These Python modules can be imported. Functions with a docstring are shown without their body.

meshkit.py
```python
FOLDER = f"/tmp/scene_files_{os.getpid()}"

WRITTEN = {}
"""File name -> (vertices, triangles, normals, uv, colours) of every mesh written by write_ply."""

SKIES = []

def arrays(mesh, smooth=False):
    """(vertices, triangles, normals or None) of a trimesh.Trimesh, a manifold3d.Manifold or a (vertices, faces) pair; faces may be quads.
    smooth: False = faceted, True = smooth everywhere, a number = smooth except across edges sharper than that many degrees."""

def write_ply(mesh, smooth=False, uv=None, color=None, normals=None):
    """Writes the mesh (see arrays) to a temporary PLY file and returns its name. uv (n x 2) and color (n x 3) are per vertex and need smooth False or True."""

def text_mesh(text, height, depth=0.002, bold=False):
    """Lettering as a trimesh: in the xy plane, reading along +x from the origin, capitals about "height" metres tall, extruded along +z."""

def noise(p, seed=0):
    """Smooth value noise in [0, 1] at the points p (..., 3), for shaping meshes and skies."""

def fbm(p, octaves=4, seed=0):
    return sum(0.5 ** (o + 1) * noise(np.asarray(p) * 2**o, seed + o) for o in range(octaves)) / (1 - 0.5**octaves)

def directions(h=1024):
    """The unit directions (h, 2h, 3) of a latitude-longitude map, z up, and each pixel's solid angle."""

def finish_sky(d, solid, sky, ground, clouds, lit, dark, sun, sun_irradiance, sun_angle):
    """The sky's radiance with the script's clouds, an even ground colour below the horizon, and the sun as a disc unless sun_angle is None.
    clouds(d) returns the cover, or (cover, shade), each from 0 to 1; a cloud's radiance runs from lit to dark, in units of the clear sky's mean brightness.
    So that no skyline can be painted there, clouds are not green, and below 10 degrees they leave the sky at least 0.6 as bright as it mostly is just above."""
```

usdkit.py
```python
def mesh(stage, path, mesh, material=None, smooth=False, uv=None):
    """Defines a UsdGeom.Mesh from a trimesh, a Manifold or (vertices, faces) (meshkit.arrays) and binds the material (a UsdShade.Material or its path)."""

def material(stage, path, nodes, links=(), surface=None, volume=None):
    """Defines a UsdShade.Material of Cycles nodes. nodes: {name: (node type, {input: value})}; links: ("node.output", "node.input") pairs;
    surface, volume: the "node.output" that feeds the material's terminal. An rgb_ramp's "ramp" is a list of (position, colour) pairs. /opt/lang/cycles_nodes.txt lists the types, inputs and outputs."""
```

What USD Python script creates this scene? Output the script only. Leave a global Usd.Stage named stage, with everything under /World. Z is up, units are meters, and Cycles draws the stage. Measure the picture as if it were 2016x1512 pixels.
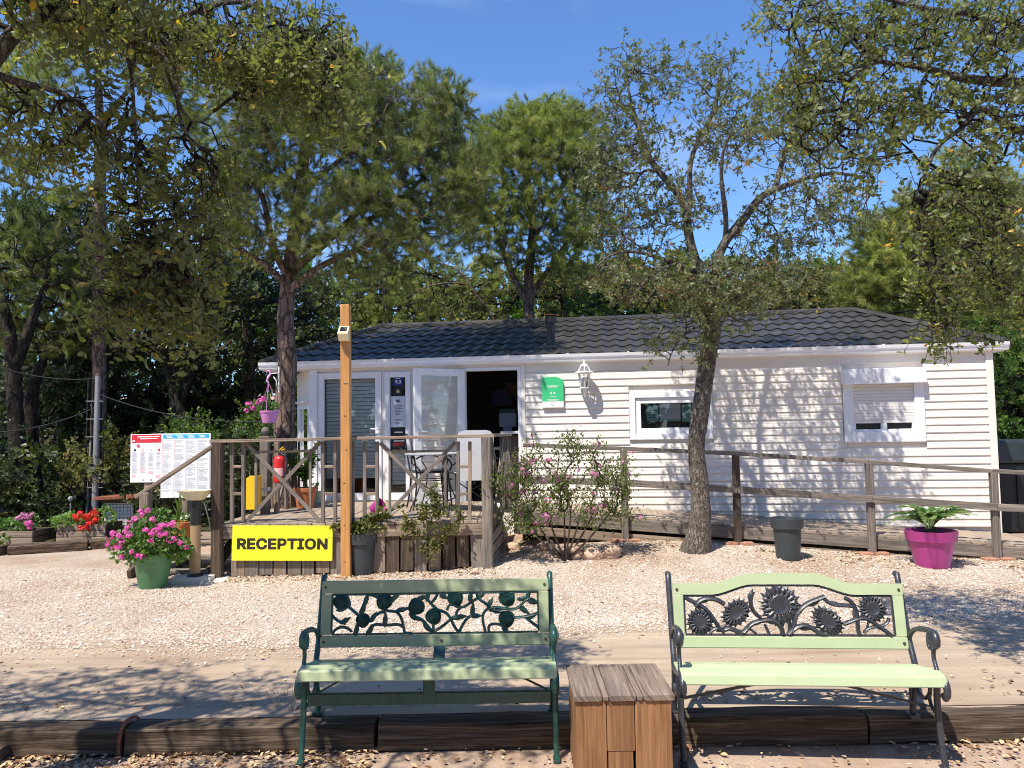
import math, numpy as np, trimesh, usdkit, meshkit
from pxr import Usd, UsdGeom, UsdLux, UsdShade, Gf, Sdf, Vt
from scipy.spatial import cKDTree

stage = Usd.Stage.CreateInMemory()
UsdGeom.SetStageUpAxis(stage, 'Z')
UsdGeom.Xform.Define(stage, '/World')
UsdGeom.Scope.Define(stage, '/World/Looks')
PI = math.pi

# ------------------------------------------------------------------ camera
EYE = np.array([0, 0, 1.58]); F = 1515.0
PITCH = math.atan(94 / F); ROLL = 0.016
_f = np.array([0, math.cos(PITCH), math.sin(PITCH)])
_u0 = np.array([0, -math.sin(PITCH), math.cos(PITCH)]); _r0 = np.array([1.0, 0, 0])
_r = math.cos(ROLL) * _r0 - math.sin(ROLL) * _u0
_u = math.sin(ROLL) * _r0 + math.cos(ROLL) * _u0
cam = UsdGeom.Camera.Define(stage, '/World/camera')
M4 = Gf.Matrix4d(*_r, 0, *_u, 0, *(-_f), 0, *EYE, 1)
cam.AddTransformOp().Set(M4)
cam.CreateHorizontalApertureAttr(36.0)
cam.CreateVerticalApertureAttr(27.0)
cam.CreateFocalLengthAttr(36.0 * F / 2016)
cam.CreateFStopAttr(0.0)
cam.CreateFocusDistanceAttr(8.0)
cam.CreateClippingRangeAttr((0.05, 2000))
cam.CreateExposureAttr(0.62)

# ------------------------------------------------------------------ light
SUN = np.array([-0.78, -1.0, 2.15]); SUN /= np.linalg.norm(SUN)
elev, rot = math.asin(SUN[2]), math.atan2(SUN[0], SUN[1])
usdkit.material(stage, '/World/Looks/sky_look', {
    'tc': ('texture_coordinate', {}),
    'sky': ('sky_texture', {'sky_type': 'single_scattering', 'sun_disc': False, 'sun_elevation': elev, 'sun_rotation': rot, 'altitude': 600.0, 'air_density': 1.0, 'aerosol_density': 0.12, 'ozone_density': 3.0}),
    'mp': ('mapping', {'scale': (1.6, 3.2, 7.0), 'rotation': (0.0, 0.25, 0.35)}),
    'n': ('noise_texture', {'scale': 1.3, 'detail': 6.0, 'roughness': 0.55, 'distortion': 0.4}),
    'ra': ('rgb_ramp', {'ramp': [(.50, (0, 0, 0)), (0.66, (0.13, 0.13, 0.13)), (1.0, (0.34, 0.34, 0.34))]}),
    'mx': ('mix', {'color2': (7.5, 8.4, 10.0)}), 'tint': ('mix', {'mix_type': 'multiply', 'fac': 1.0, 'color2': (.92, 1.20, 1.52)}),
    'bg': ('background_shader', {'strength': 0.10})},
    [('tc.generated', 'mp.vector'), ('mp.vector', 'n.vector'), ('n.fac', 'ra.fac'), ('ra.color', 'mx.fac'), ('sky.color', 'tint.color1'), ('tint.color', 'mx.color1'), ('mx.color', 'bg.color')], surface='bg.background')
dome = UsdLux.DomeLight.Define(stage, '/World/sky')
UsdShade.MaterialBindingAPI.Apply(dome.GetPrim()).Bind(UsdShade.Material.Get(stage, '/World/Looks/sky_look'))
dome.GetPrim().SetCustomDataByKey('kind', 'structure')
sun = UsdLux.DistantLight.Define(stage, '/World/sun')
sun.CreateIntensityAttr(1.25); sun.CreateAngleAttr(0.5); sun.CreateNormalizeAttr(True); sun.CreateColorAttr((1.0, 0.93, 0.81))
_z = SUN; _x = np.cross([0, 0, 1], _z); _x /= np.linalg.norm(_x); _y = np.cross(_z, _x)
sun.AddTransformOp().Set(Gf.Matrix4d(*_x, 0, *_y, 0, *_z, 0, 0, 0, 0, 1))

# ------------------------------------------------------------------ helpers: picture point -> place
def ray(px, py):
    return _f + _r * (px - 1008) / F - _u * (py - 756) / F
def at(px, py, Y):                       # point at distance Y in front of the camera
    d = ray(px, py); return EYE + d * (Y / d[1])
def on(px, py, z):                       # point at height z
    d = ray(px, py); return EYE + d * ((z - EYE[2]) / d[2])

# ------------------------------------------------------------------ helpers: prims
BASE = {}; TAKEN = {}
def uniq(parent, name):
    k = (parent, name); n = TAKEN.get(k, 0); TAKEN[k] = n + 1
    return f'{parent}/{name}' if n == 0 else f'{parent}/{name}_{n:03d}'
def setd(prim, **kw):
    for k, v in kw.items():
        if v: prim.SetCustomDataByKey(k, v)
def thing(name, label, cat, base=(0, 0, 0), group=None, kind=None):
    p = uniq('/World', name); x = UsdGeom.Xform.Define(stage, p)
    x.AddTranslateOp().Set(Gf.Vec3d(*map(float, base))); BASE[p] = np.array(base, float)
    setd(x.GetPrim(), label=label, category=cat, group=group, kind=kind)
    return p
def base_of(parent):
    r = '/'.join(parent.split('/')[:3]); return BASE.get(r, np.zeros(3))
def part(parent, name, g, material, smooth=False, label=None, kind=None):
    """g: (v, f) or (v, f, uv) in world coordinates"""
    p = uniq(parent, name)
    v = np.asarray(g[0], float) - base_of(parent); uv = g[2] if len(g) > 2 and smooth in (False, True) else None
    m = usdkit.mesh(stage, p, (v, np.asarray(g[1], int)), LOOK[material], smooth=smooth, uv=uv)
    setd(m.GetPrim(), label=label, kind=kind)
    return p
def solo(name, g, material, label=None, cat=None, group=None, kind=None, smooth=False):
    p = part('/World', name, g, material, smooth); setd(stage.GetPrimAtPath(p), label=label, category=cat, group=group, kind=kind); return p
def struct(name, g, material, smooth=False):
    return solo(name, g, material, kind='structure', smooth=smooth)
def copy_thing(src, loc, label, rotz=0.0, scale=1.0, group=None):
    name = src.split('/')[-1]; p = uniq('/World', name); x = UsdGeom.Xform.Define(stage, p)
    x.GetPrim().GetReferences().AddInternalReference(src)
    x.ClearXformOpOrder(); t = x.AddTranslateOp(opSuffix='c'); t.Set(Gf.Vec3d(*map(float, loc)))
    x.AddRotateZOp(opSuffix='c').Set(rotz); x.AddScaleOp(opSuffix='c').Set(Gf.Vec3f(scale, scale, scale))
    x.GetPrim().SetInstanceable(True); BASE[p] = np.array(loc, float)
    setd(x.GetPrim(), label=label, group=group); return p

# ------------------------------------------------------------------ helpers: shapes, all return (v, f, uv)
def rnd(seed): return np.random.default_rng(seed)
R0 = rnd(7)
def unit(a): a = np.asarray(a, float); return a / (np.linalg.norm(a) + 1e-12)
def join(*gs):
    gs = [g for g in gs if g is not None and len(g[0])]
    n = np.cumsum([0] + [len(g[0]) for g in gs])
    uv = np.vstack([g[2] if len(g) > 2 and g[2] is not None else np.zeros((len(g[0]), 2)) for g in gs])
    return np.vstack([g[0] for g in gs]), np.vstack([np.asarray(g[1]) + k for g, k in zip(gs, n)]), uv
def loft(rings, cap=True):
    """rings (n, k, 3) joined by quads"""
    rings = np.asarray(rings, float); n, k = rings.shape[:2]
    i, j = np.meshgrid(np.arange(n - 1), np.arange(k), indexing='ij'); i, j = i.ravel(), j.ravel()
    a, b, c, d = i * k + j, i * k + (j + 1) % k, (i + 1) * k + (j + 1) % k, (i + 1) * k + j
    f = [np.stack([a, b, c], 1), np.stack([a, c, d], 1)]
    v = rings.reshape(-1, 3)
    if cap:
        fan = np.arange(1, k - 1)
        f.append(np.stack([np.zeros_like(fan), fan + 1, fan], 1))
        f.append((n - 1) * k + np.stack([np.zeros_like(fan), fan, fan + 1], 1))
    return v, np.vstack(f)
def board(p0, p1, w, t, up=(0, 0, 1), ch=None, jit=0.0, rng=R0):
    """a chamfered board from p0 to p1: w wide across, t thick along up; uv runs with the grain"""
    p0, p1 = np.asarray(p0, float), np.asarray(p1, float); L = np.linalg.norm(p1 - p0)
    a = (p1 - p0) / L; s = unit(np.cross(a, up)); n = np.cross(s, a)
    if jit: p0 = p0 + rng.normal(0, jit, 3); p1 = p1 + rng.normal(0, jit, 3)
    c = min(w, t) * 0.12 if ch is None else ch
    x, y = w / 2, t / 2
    cs = np.array([(-x + c, -y), (x - c, -y), (x, -y + c), (x, y - c), (x - c, y), (-x + c, y), (-x, y - c), (-x, -y + c)])
    rings, uvs = [], []; o = rng.uniform(0, 50, 2)
    for d, k in ((0, 1 - 2 * c / max(w, t)), (min(c, L * .1), 1), (L - min(c, L * .1), 1), (L, 1 - 2 * c / max(w, t))):
        rings.append(p0 + (p1 - p0) / L * d + (cs * k) @ np.stack([s, n])); uvs.append(np.stack([np.full(8, d) + o[0], cs[:, 0] + cs[:, 1] * .8 + o[1]], 1))
    v, f = loft(rings); return v, f, np.vstack(uvs)
def box(c, size, rz=0.0, ch=0.003, rng=R0):
    c = np.asarray(c, float); ax = np.array([math.cos(rz), math.sin(rz), 0]); ay = np.array([-math.sin(rz), math.cos(rz), 0])
    i = int(np.argmax(size)); A = [ax, ay, np.array([0, 0, 1.0])]
    d = A[i]; u = A[(i + 2) % 3]; w = size[(i + 1) % 3]; t = size[(i + 2) % 3]
    if i == 0: u, w, t = A[2], size[1], size[2]
    if i == 1: u, w, t = A[2], size[0], size[2]
    if i == 2: u, w, t = A[1], size[0], size[1]
    return board(c - d * size[i] / 2, c + d * size[i] / 2, w, t, u, min(ch, w * .3, t * .3), rng=rng)
def frames(p):
    t = np.gradient(p, axis=0); t /= np.linalg.norm(t, axis=1, keepdims=True) + 1e-12
    a = np.cross(t[0], [0, 0, 1.0] if abs(t[0][2]) < .9 else [1.0, 0, 0]); a /= np.linalg.norm(a)
    A = []
    for k in range(len(p)):
        a = a - t[k] * (a @ t[k]); a /= np.linalg.norm(a) + 1e-12; A.append(a)
    A = np.array(A); return t, A, np.cross(t, A)
def tube(pts, r, sides=8, cap=True, flat=1.0):
    p = np.asarray(pts, float); r = np.broadcast_to(np.asarray(r, float), (len(p),)); t, A, B = frames(p)
    g = np.arange(sides) * 2 * PI / sides
    rings = p[:, None] + r[:, None, None] * (np.cos(g)[None, :, None] * A[:, None] + flat * np.sin(g)[None, :, None] * B[:, None])
    v, f = loft(rings, cap); L = np.r_[0, np.cumsum(np.linalg.norm(np.diff(p, axis=0), axis=1))]
    uv = np.stack([np.repeat(L, sides), np.tile(g * .05, len(p))], 1); return v, f, uv
def smoothline(pts, n=24):
    from scipy.interpolate import CubicSpline
    p = np.asarray(pts, float); s = np.r_[0, np.cumsum(np.linalg.norm(np.diff(p, axis=0), axis=1))]
    if len(p) < 3: return np.array([p[0] + (p[-1] - p[0]) * k for k in np.linspace(0, 1, n)])
    return CubicSpline(s, p)(np.linspace(0, s[-1], n))
def lathe(profile, c=(0, 0, 0), n=28, cap=False):
    pr = np.asarray(profile, float); g = np.arange(n) * 2 * PI / n
    rings = np.stack([np.stack([r * np.cos(g), r * np.sin(g), np.full(n, z)], 1) for r, z in pr]) + np.asarray(c, float)
    v, f = loft(rings, cap); return v, f, np.zeros((len(v), 2))
def prism(poly, o, ex, ey, ez, depth):
    """shapely polygon or list of points, in the plane o + x ex + y ey, extruded by depth along ez"""
    from shapely.geometry import Polygon
    if not hasattr(poly, 'exterior'): poly = Polygon(poly)
    m = trimesh.creation.extrude_polygon(poly, depth, engine='earcut'); q = np.asarray(m.vertices)
    v = np.asarray(o, float) + q[:, :1] * np.asarray(ex, float) + q[:, 1:2] * np.asarray(ey, float) + q[:, 2:] * np.asarray(ez, float)
    f = np.asarray(m.faces)
    if np.dot(np.cross(ex, ey), ez) < 0: f = f[:, ::-1]
    return v, f, q[:, :2].copy()
def blobmesh(c, r, seed=0, amp=.25, sub=2, fr=1.5):
    m = trimesh.creation.icosphere(sub, 1.0); v = np.asarray(m.vertices)
    k = 1 + amp * (meshkit.fbm(v * fr + seed * 7.3, 3, seed) - .5) * 2
    return v * k[:, None] * np.asarray(r) + np.asarray(c), np.asarray(m.faces), np.zeros((len(v), 2))
def segs(p0, p1, r0, r1, sides=4):
    """many tapered sticks at once"""
    p0, p1 = np.asarray(p0), np.asarray(p1); d = p1 - p0; d = d / (np.linalg.norm(d, axis=1, keepdims=True) + 1e-9)
    a = np.cross(d, np.where(np.abs(d[:, 2:]) < .9, [0, 0, 1.0], [1.0, 0, 0])); a /= np.linalg.norm(a, axis=1, keepdims=True) + 1e-9
    b = np.cross(d, a); g = np.arange(sides) * 2 * PI / sides
    ring = np.cos(g)[None, :, None] * a[:, None] + np.sin(g)[None, :, None] * b[:, None]
    v = np.concatenate([p0[:, None] + ring * np.asarray(r0)[:, None, None], p1[:, None] + ring * np.asarray(r1)[:, None, None]], 1)
    n = len(p0); j = np.arange(sides); q = np.concatenate([np.stack([j, (j + 1) % sides, (j + 1) % sides + sides], 1), np.stack([j, (j + 1) % sides + sides, j + sides], 1)])
    f = (np.arange(n)[:, None, None] * 2 * sides + q[None]).reshape(-1, 3)
    return v.reshape(-1, 3), f, np.zeros((n * 2 * sides, 2))
def heavy_text(text, height, depth, stroke):
    import glob
    from PIL import Image, ImageDraw, ImageFont
    from shapely import affinity, box as sbox, union_all
    font = ImageFont.truetype(glob.glob('/opt/blender-*/*/datafiles/fonts/Inter.woff2')[0], 96); st = 5
    x0, y0, x1, y1 = font.getbbox(text, anchor='ls', stroke_width=st); im = Image.new('L', (x1 - x0 + 8 + 2 * len(text), y1 - y0 + 8)); dr = ImageDraw.Draw(im); x = 4 - x0
    for ch in text: dr.text((x, 4 - y0), ch, 255, font, anchor='ls', stroke_width=st); x += font.getlength(ch) + 2
    on = np.pad(np.asarray(im) > 127, ((0, 0), (1, 1))).astype(np.int8); rows, starts = np.nonzero(np.diff(on, axis=1) == 1); ends = np.nonzero(np.diff(on, axis=1) == -1)[1]
    shape = union_all(sbox(starts, -rows - 1, ends, -rows)).buffer(.6).buffer(-.6).simplify(.7); k = height / 80.0; shape = affinity.affine_transform(shape, [k, 0, 0, k, -4 * k, (4 - y0) * k])
    return trimesh.util.concatenate([trimesh.creation.extrude_polygon(g, depth, engine='earcut') for g in getattr(shape, 'geoms', [shape])])
def label_text(text, h, o, ex, ey, depth=.002, bold=True, width=None):
    m = (heavy_text if bold == 'heavy' else meshkit.text_mesh)(text, h, depth, bold); v = np.asarray(m.vertices).copy()
    if width: v[:, 0] *= width / (v[:, 0].max() - v[:, 0].min())
    v[:, 0] -= (v[:, 0].max() + v[:, 0].min()) / 2; ez = np.cross(ex, ey)
    return np.asarray(o) + v[:, :1] * np.asarray(ex) + v[:, 1:2] * np.asarray(ey) + v[:, 2:] * ez, np.asarray(m.faces), np.zeros((len(v), 2))

# ------------------------------------------------------------------ materials
LOOK = {}
def add_look(name, nodes, links, surface):
    LOOK[name] = usdkit.material(stage, '/World/Looks/' + name, nodes, links, surface=surface)
def plain(name, c, rough=.5, spec=.4, metal=0.0, var=.12, scale=6.0, bump=0.0, bscale=60.0, coat=0.0, dirt=None):
    """one colour with a little real-world unevenness"""
    c = np.array(c, float); lo, hi = c * (1 - var), np.minimum(c * (1 + var), .95)
    nodes = {'g': ('geometry', {}), 'n': ('noise_texture', {'scale': scale, 'detail': 5.0, 'roughness': .6}),
             'r': ('rgb_ramp', {'ramp': [(.3, tuple(lo)), (.7, tuple(hi))]}),
             'rr': ('map_range', {'from_min': .3, 'from_max': .7, 'to_min': max(rough - .08, .03), 'to_max': min(rough + .1, 1), 'clamp': True}),
             'p': ('principled_bsdf', {'specular_ior_level': spec, 'metallic': metal, 'coat_weight': coat})}
    links = [('g.position', 'n.vector'), ('n.fac', 'r.fac'), ('n.fac', 'rr.value'), ('rr.result', 'p.roughness')]
    if dirt is not None:
        nodes['n3'] = ('noise_texture', {'scale': scale * 2.7, 'detail': 6.0, 'roughness': .7})
        nodes['r3'] = ('rgb_ramp', {'ramp': [(.55, (0, 0, 0)), (.75, (.55, .55, .55))]})
        nodes['m3'] = ('mix', {'color2': dirt}); links += [('g.position', 'n3.vector'), ('n3.fac', 'r3.fac'), ('r3.color', 'm3.fac'), ('r.color', 'm3.color1'), ('m3.color', 'p.base_color')]
    else: links.append(('r.color', 'p.base_color'))
    if bump:
        nodes['n2'] = ('noise_texture', {'scale': bscale, 'detail': 4.0}); nodes['b'] = ('bump', {'strength': bump, 'distance': .01})
        links += [('g.position', 'n2.vector'), ('n2.fac', 'b.height'), ('b.normal', 'p.normal')]
    add_look(name, nodes, links, 'p.BSDF')
def wood(name, dark, mid, light, rough=.75, bump=.35, cracks=.5, spec=.2):
    """grain along the u of 'st' (metres); every board has its own random offset in st"""
    add_look(name, {
        'a': ('attribute', {'attribute': 'st'}),
        'm1': ('mapping', {'scale': (2.2, 55.0, 1.0)}), 'm2': ('mapping', {'scale': (5.0, 230.0, 1.0)}), 'm3': ('mapping', {'scale': (1.3, 5.0, 1.0)}),
        'n1': ('noise_texture', {'scale': 1.0, 'detail': 5.0, 'roughness': .6, 'distortion': .8}), 'n2': ('noise_texture', {'scale': 1.0, 'detail': 3.0}), 'n3': ('noise_texture', {'scale': 1.0, 'detail': 3.0}),
        'r1': ('rgb_ramp', {'ramp': [(.28, dark), (.5, mid), (.72, light)]}),
        'r2': ('rgb_ramp', {'ramp': [(.30, (1 - cracks,) * 3), (.45, (1, 1, 1))]}),
        'r3': ('rgb_ramp', {'ramp': [(.3, (.72, .72, .74)), (.7, (1.15, 1.12, 1.08))]}),
        'x1': ('mix', {'mix_type': 'multiply', 'fac': 1.0}), 'x2': ('mix', {'mix_type': 'multiply', 'fac': 1.0}),
        'b': ('bump', {'strength': bump, 'distance': .004}), 'p': ('principled_bsdf', {'roughness': rough, 'specular_ior_level': spec})},
        [('a.vector', 'm1.vector'), ('a.vector', 'm2.vector'), ('a.vector', 'm3.vector'), ('m1.vector', 'n1.vector'), ('m2.vector', 'n2.vector'), ('m3.vector', 'n3.vector'),
         ('n1.fac', 'r1.fac'), ('n2.fac', 'r2.fac'), ('n3.fac', 'r3.fac'), ('r1.color', 'x1.color1'), ('r2.color', 'x1.color2'), ('x1.color', 'x2.color1'), ('r3.color', 'x2.color2'),
         ('x2.color', 'p.base_color'), ('n2.fac', 'b.height'), ('b.normal', 'p.normal')], 'p.BSDF')
def leafy(name, cols, trans=.35, rough=.45, spec=.35, patch=None, back=None):
    """cols: ramp over random leaves; patch: colour drifted to in soft patches of the crown"""
    nodes = {'g': ('geometry', {}), 'o': ('object_info', {}), 'ad': ('math', {'math_type': 'add'}), 'fr': ('math', {'math_type': 'fraction'}),
             'r': ('rgb_ramp', {'ramp': cols}), 'n': ('noise_texture', {'scale': .9, 'detail': 2.0}), 'h': ('hsv', {'hue': .5, 'saturation': 1.0}),
             'mr': ('map_range', {'from_min': .3, 'from_max': .7, 'to_min': .75, 'to_max': 1.3, 'clamp': True}),
             'p': ('principled_bsdf', {'roughness': rough, 'specular_ior_level': spec}), 't': ('translucent_bsdf', {}), 'tc': ('mix', {'mix_type': 'multiply', 'fac': 1.0, 'color2': (1.5, 1.6, .6)}), 'mx': ('mix_closure', {'fac': trans})}
    links = [('g.random_per_island', 'ad.value1'), ('o.random', 'ad.value2'), ('ad.value', 'fr.value1'), ('fr.value', 'r.fac'), ('g.position', 'n.vector'), ('n.fac', 'mr.value'), ('mr.result', 'h.value'),
             ('r.color', 'h.color')]
    src = 'h.color'
    if back is not None:
        nodes['bk'] = ('mix', {'color2': back}); links += [('g.backfacing', 'bk.fac'), (src, 'bk.color1')]; src = 'bk.color'
    links += [(src, 'p.base_color'), (src, 'tc.color1'), ('tc.color', 't.color'), ('p.BSDF', 'mx.closure1'), ('t.BSDF', 'mx.closure2')]
    add_look(name, nodes, links, 'mx.closure')
def bark(name, dark, mid, light, sc=14.0, stretch=.35, bump=.9, lichen=None):
    nodes = {'g': ('geometry', {}), 'm': ('mapping', {'scale': (1, 1, stretch)}), 'v': ('voronoi_texture', {'scale': sc, 'feature': 'distance_to_edge'}), 'n': ('noise_texture', {'scale': sc * 1.6, 'detail': 6.0, 'roughness': .65, 'distortion': .6}),
             'dm': ('mix', {'mix_type': 'add', 'fac': .12}),
             'ml': ('math', {'math_type': 'multiply'}), 'r': ('rgb_ramp', {'ramp': [(.05, dark), (.3, mid), (.62, light)]}), 'rv': ('map_range', {'from_min': 0.0, 'from_max': .12, 'to_min': .35, 'to_max': 1.15, 'clamp': True}),
             'b': ('bump', {'strength': bump, 'distance': .03}), 'p': ('principled_bsdf', {'roughness': .9, 'specular_ior_level': .15})}
    links = [('g.position', 'm.vector'), ('m.vector', 'n.vector'), ('m.vector', 'dm.color1'), ('n.color', 'dm.color2'), ('dm.color', 'v.vector'), ('v.distance', 'rv.value'), ('rv.result', 'ml.value1'), ('n.fac', 'ml.value2'), ('ml.value', 'r.fac'),
             ('ml.value', 'b.height'), ('b.normal', 'p.normal')]
    if lichen is not None:
        nodes['n4'] = ('noise_texture', {'scale': 9.0, 'detail': 5.0}); nodes['r4'] = ('rgb_ramp', {'ramp': [(.52, (0, 0, 0)), (.66, (.7, .7, .7))]}); nodes['m4'] = ('mix', {'color2': lichen})
        links += [('g.position', 'n4.vector'), ('n4.fac', 'r4.fac'), ('r4.color', 'm4.fac'), ('r.color', 'm4.color1'), ('m4.color', 'p.base_color')]
    else: links.append(('r.color', 'p.base_color'))
    add_look(name, nodes, links, 'p.BSDF')
def pane(name, tint=(.9, .95, .93), ior=1.5, rough=0.0):
    add_look(name, {'t': ('transparent_bsdf', {'color': tint}), 'g': ('glossy_bsdf', {'color': (1, 1, 1), 'roughness': rough}), 'f': ('fresnel', {'IOR': ior}), 'm': ('mix_closure', {})},
             [('f.fac', 'm.fac'), ('t.BSDF', 'm.closure1'), ('g.BSDF', 'm.closure2')], 'm.closure')
def soil(name, stops, s1=9.0, s2=130.0, bump=.6, dist=.01, patch=None, pscale=.8, voro=None, streak=False):
    nodes = {'g': ('geometry', {}), 'n1': ('noise_texture', {'scale': s1, 'detail': 8.0, 'roughness': .7}), 'n2': ('noise_texture', {'scale': s2, 'detail': 4.0, 'roughness': .7}),
             'ad': ('mix_float', {'fac': .55}), 'r': ('rgb_ramp', {'ramp': stops}), 'b': ('bump', {'strength': bump, 'distance': dist}), 'p': ('principled_bsdf', {'roughness': .95, 'specular_ior_level': .1})}
    links = [('g.position', 'n1.vector'), ('g.position', 'n2.vector'), ('n1.fac', 'ad.a'), ('n2.fac', 'ad.b'), ('ad.result', 'r.fac'), ('n2.fac', 'b.height'), ('b.normal', 'p.normal')]
    src = 'r.color'
    if voro:
        nodes['v'] = ('voronoi_texture', {'scale': voro[0]}); nodes['vr'] = ('rgb_ramp', {'ramp': voro[1]}); nodes['vw'] = ('separate_color', {}); nodes['vm'] = ('mix', {'fac': voro[2]})
        links += [('g.position', 'v.vector'), ('v.color', 'vw.color'), ('vw.r', 'vr.fac'), (src, 'vm.color1'), ('vr.color', 'vm.color2')]; src = 'vm.color'
        links = [l for l in links if l[1] != 'b.height'] + [('v.distance', 'b.height')]; nodes['b'][1]['invert'] = True
    if patch is not None:
        nodes['n3'] = ('noise_texture', {'scale': pscale, 'detail': 5.0, 'roughness': .6}); nodes['r3'] = ('rgb_ramp', {'ramp': [(.45, (0, 0, 0)), (.65, (.8, .8, .8))]}); nodes['m3'] = ('mix', {'color2': patch})
        links += [('g.position', 'n3.vector'), ('n3.fac', 'r3.fac'), ('r3.color', 'm3.fac'), (src, 'm3.color1')]; src = 'm3.color'
    if streak:
        nodes['sm'] = ('mapping', {'scale': (.35, 7.0, 1.0)}); nodes['sn'] = ('noise_texture', {'scale': 1.0, 'detail': 6.0, 'roughness': .65, 'distortion': .3}); nodes['sr'] = ('rgb_ramp', {'ramp': [(.35, (.80, .79, .78)), (.5, (1, 1, 1)), (.65, (1.12, 1.11, 1.09))]}); nodes['sx'] = ('mix', {'mix_type': 'multiply', 'fac': 1.0})
        links += [('g.position', 'sm.vector'), ('sm.vector', 'sn.vector'), ('sn.fac', 'sr.fac'), (src, 'sx.color1'), ('sr.color', 'sx.color2')]; src = 'sx.color'
    links.append((src, 'p.base_color')); add_look(name, nodes, links, 'p.BSDF')

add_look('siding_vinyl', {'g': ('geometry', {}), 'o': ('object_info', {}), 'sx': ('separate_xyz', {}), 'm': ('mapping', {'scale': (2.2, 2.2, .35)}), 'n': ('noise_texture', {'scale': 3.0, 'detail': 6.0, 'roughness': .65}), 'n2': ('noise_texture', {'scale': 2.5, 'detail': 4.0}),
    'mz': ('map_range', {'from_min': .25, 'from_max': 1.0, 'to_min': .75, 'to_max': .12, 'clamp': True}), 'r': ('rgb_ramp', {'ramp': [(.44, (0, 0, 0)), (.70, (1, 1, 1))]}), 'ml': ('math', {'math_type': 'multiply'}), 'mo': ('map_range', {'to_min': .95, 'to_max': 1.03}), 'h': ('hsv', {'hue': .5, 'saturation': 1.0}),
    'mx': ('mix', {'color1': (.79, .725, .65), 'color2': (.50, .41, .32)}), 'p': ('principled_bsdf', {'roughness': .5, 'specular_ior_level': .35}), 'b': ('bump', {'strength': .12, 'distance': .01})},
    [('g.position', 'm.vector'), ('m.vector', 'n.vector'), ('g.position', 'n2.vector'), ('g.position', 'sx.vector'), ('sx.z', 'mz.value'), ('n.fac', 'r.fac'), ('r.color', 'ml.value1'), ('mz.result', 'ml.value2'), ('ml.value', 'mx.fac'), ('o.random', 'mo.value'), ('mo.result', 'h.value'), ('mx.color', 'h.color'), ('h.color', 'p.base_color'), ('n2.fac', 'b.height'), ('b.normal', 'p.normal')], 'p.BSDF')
plain('beige_trim', (.74, .68, .61), .5, .35, var=.03, scale=2.0)
plain('white_frame', (.80, .80, .82), .38, .45, var=.03, scale=3.0, dirt=(.62, .62, .63))
plain('white_paper', (.80, .80, .80), .6, .3, var=.02)
plain('ceramic_white', (.82, .80, .76), .3, .5, var=.03)
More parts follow.
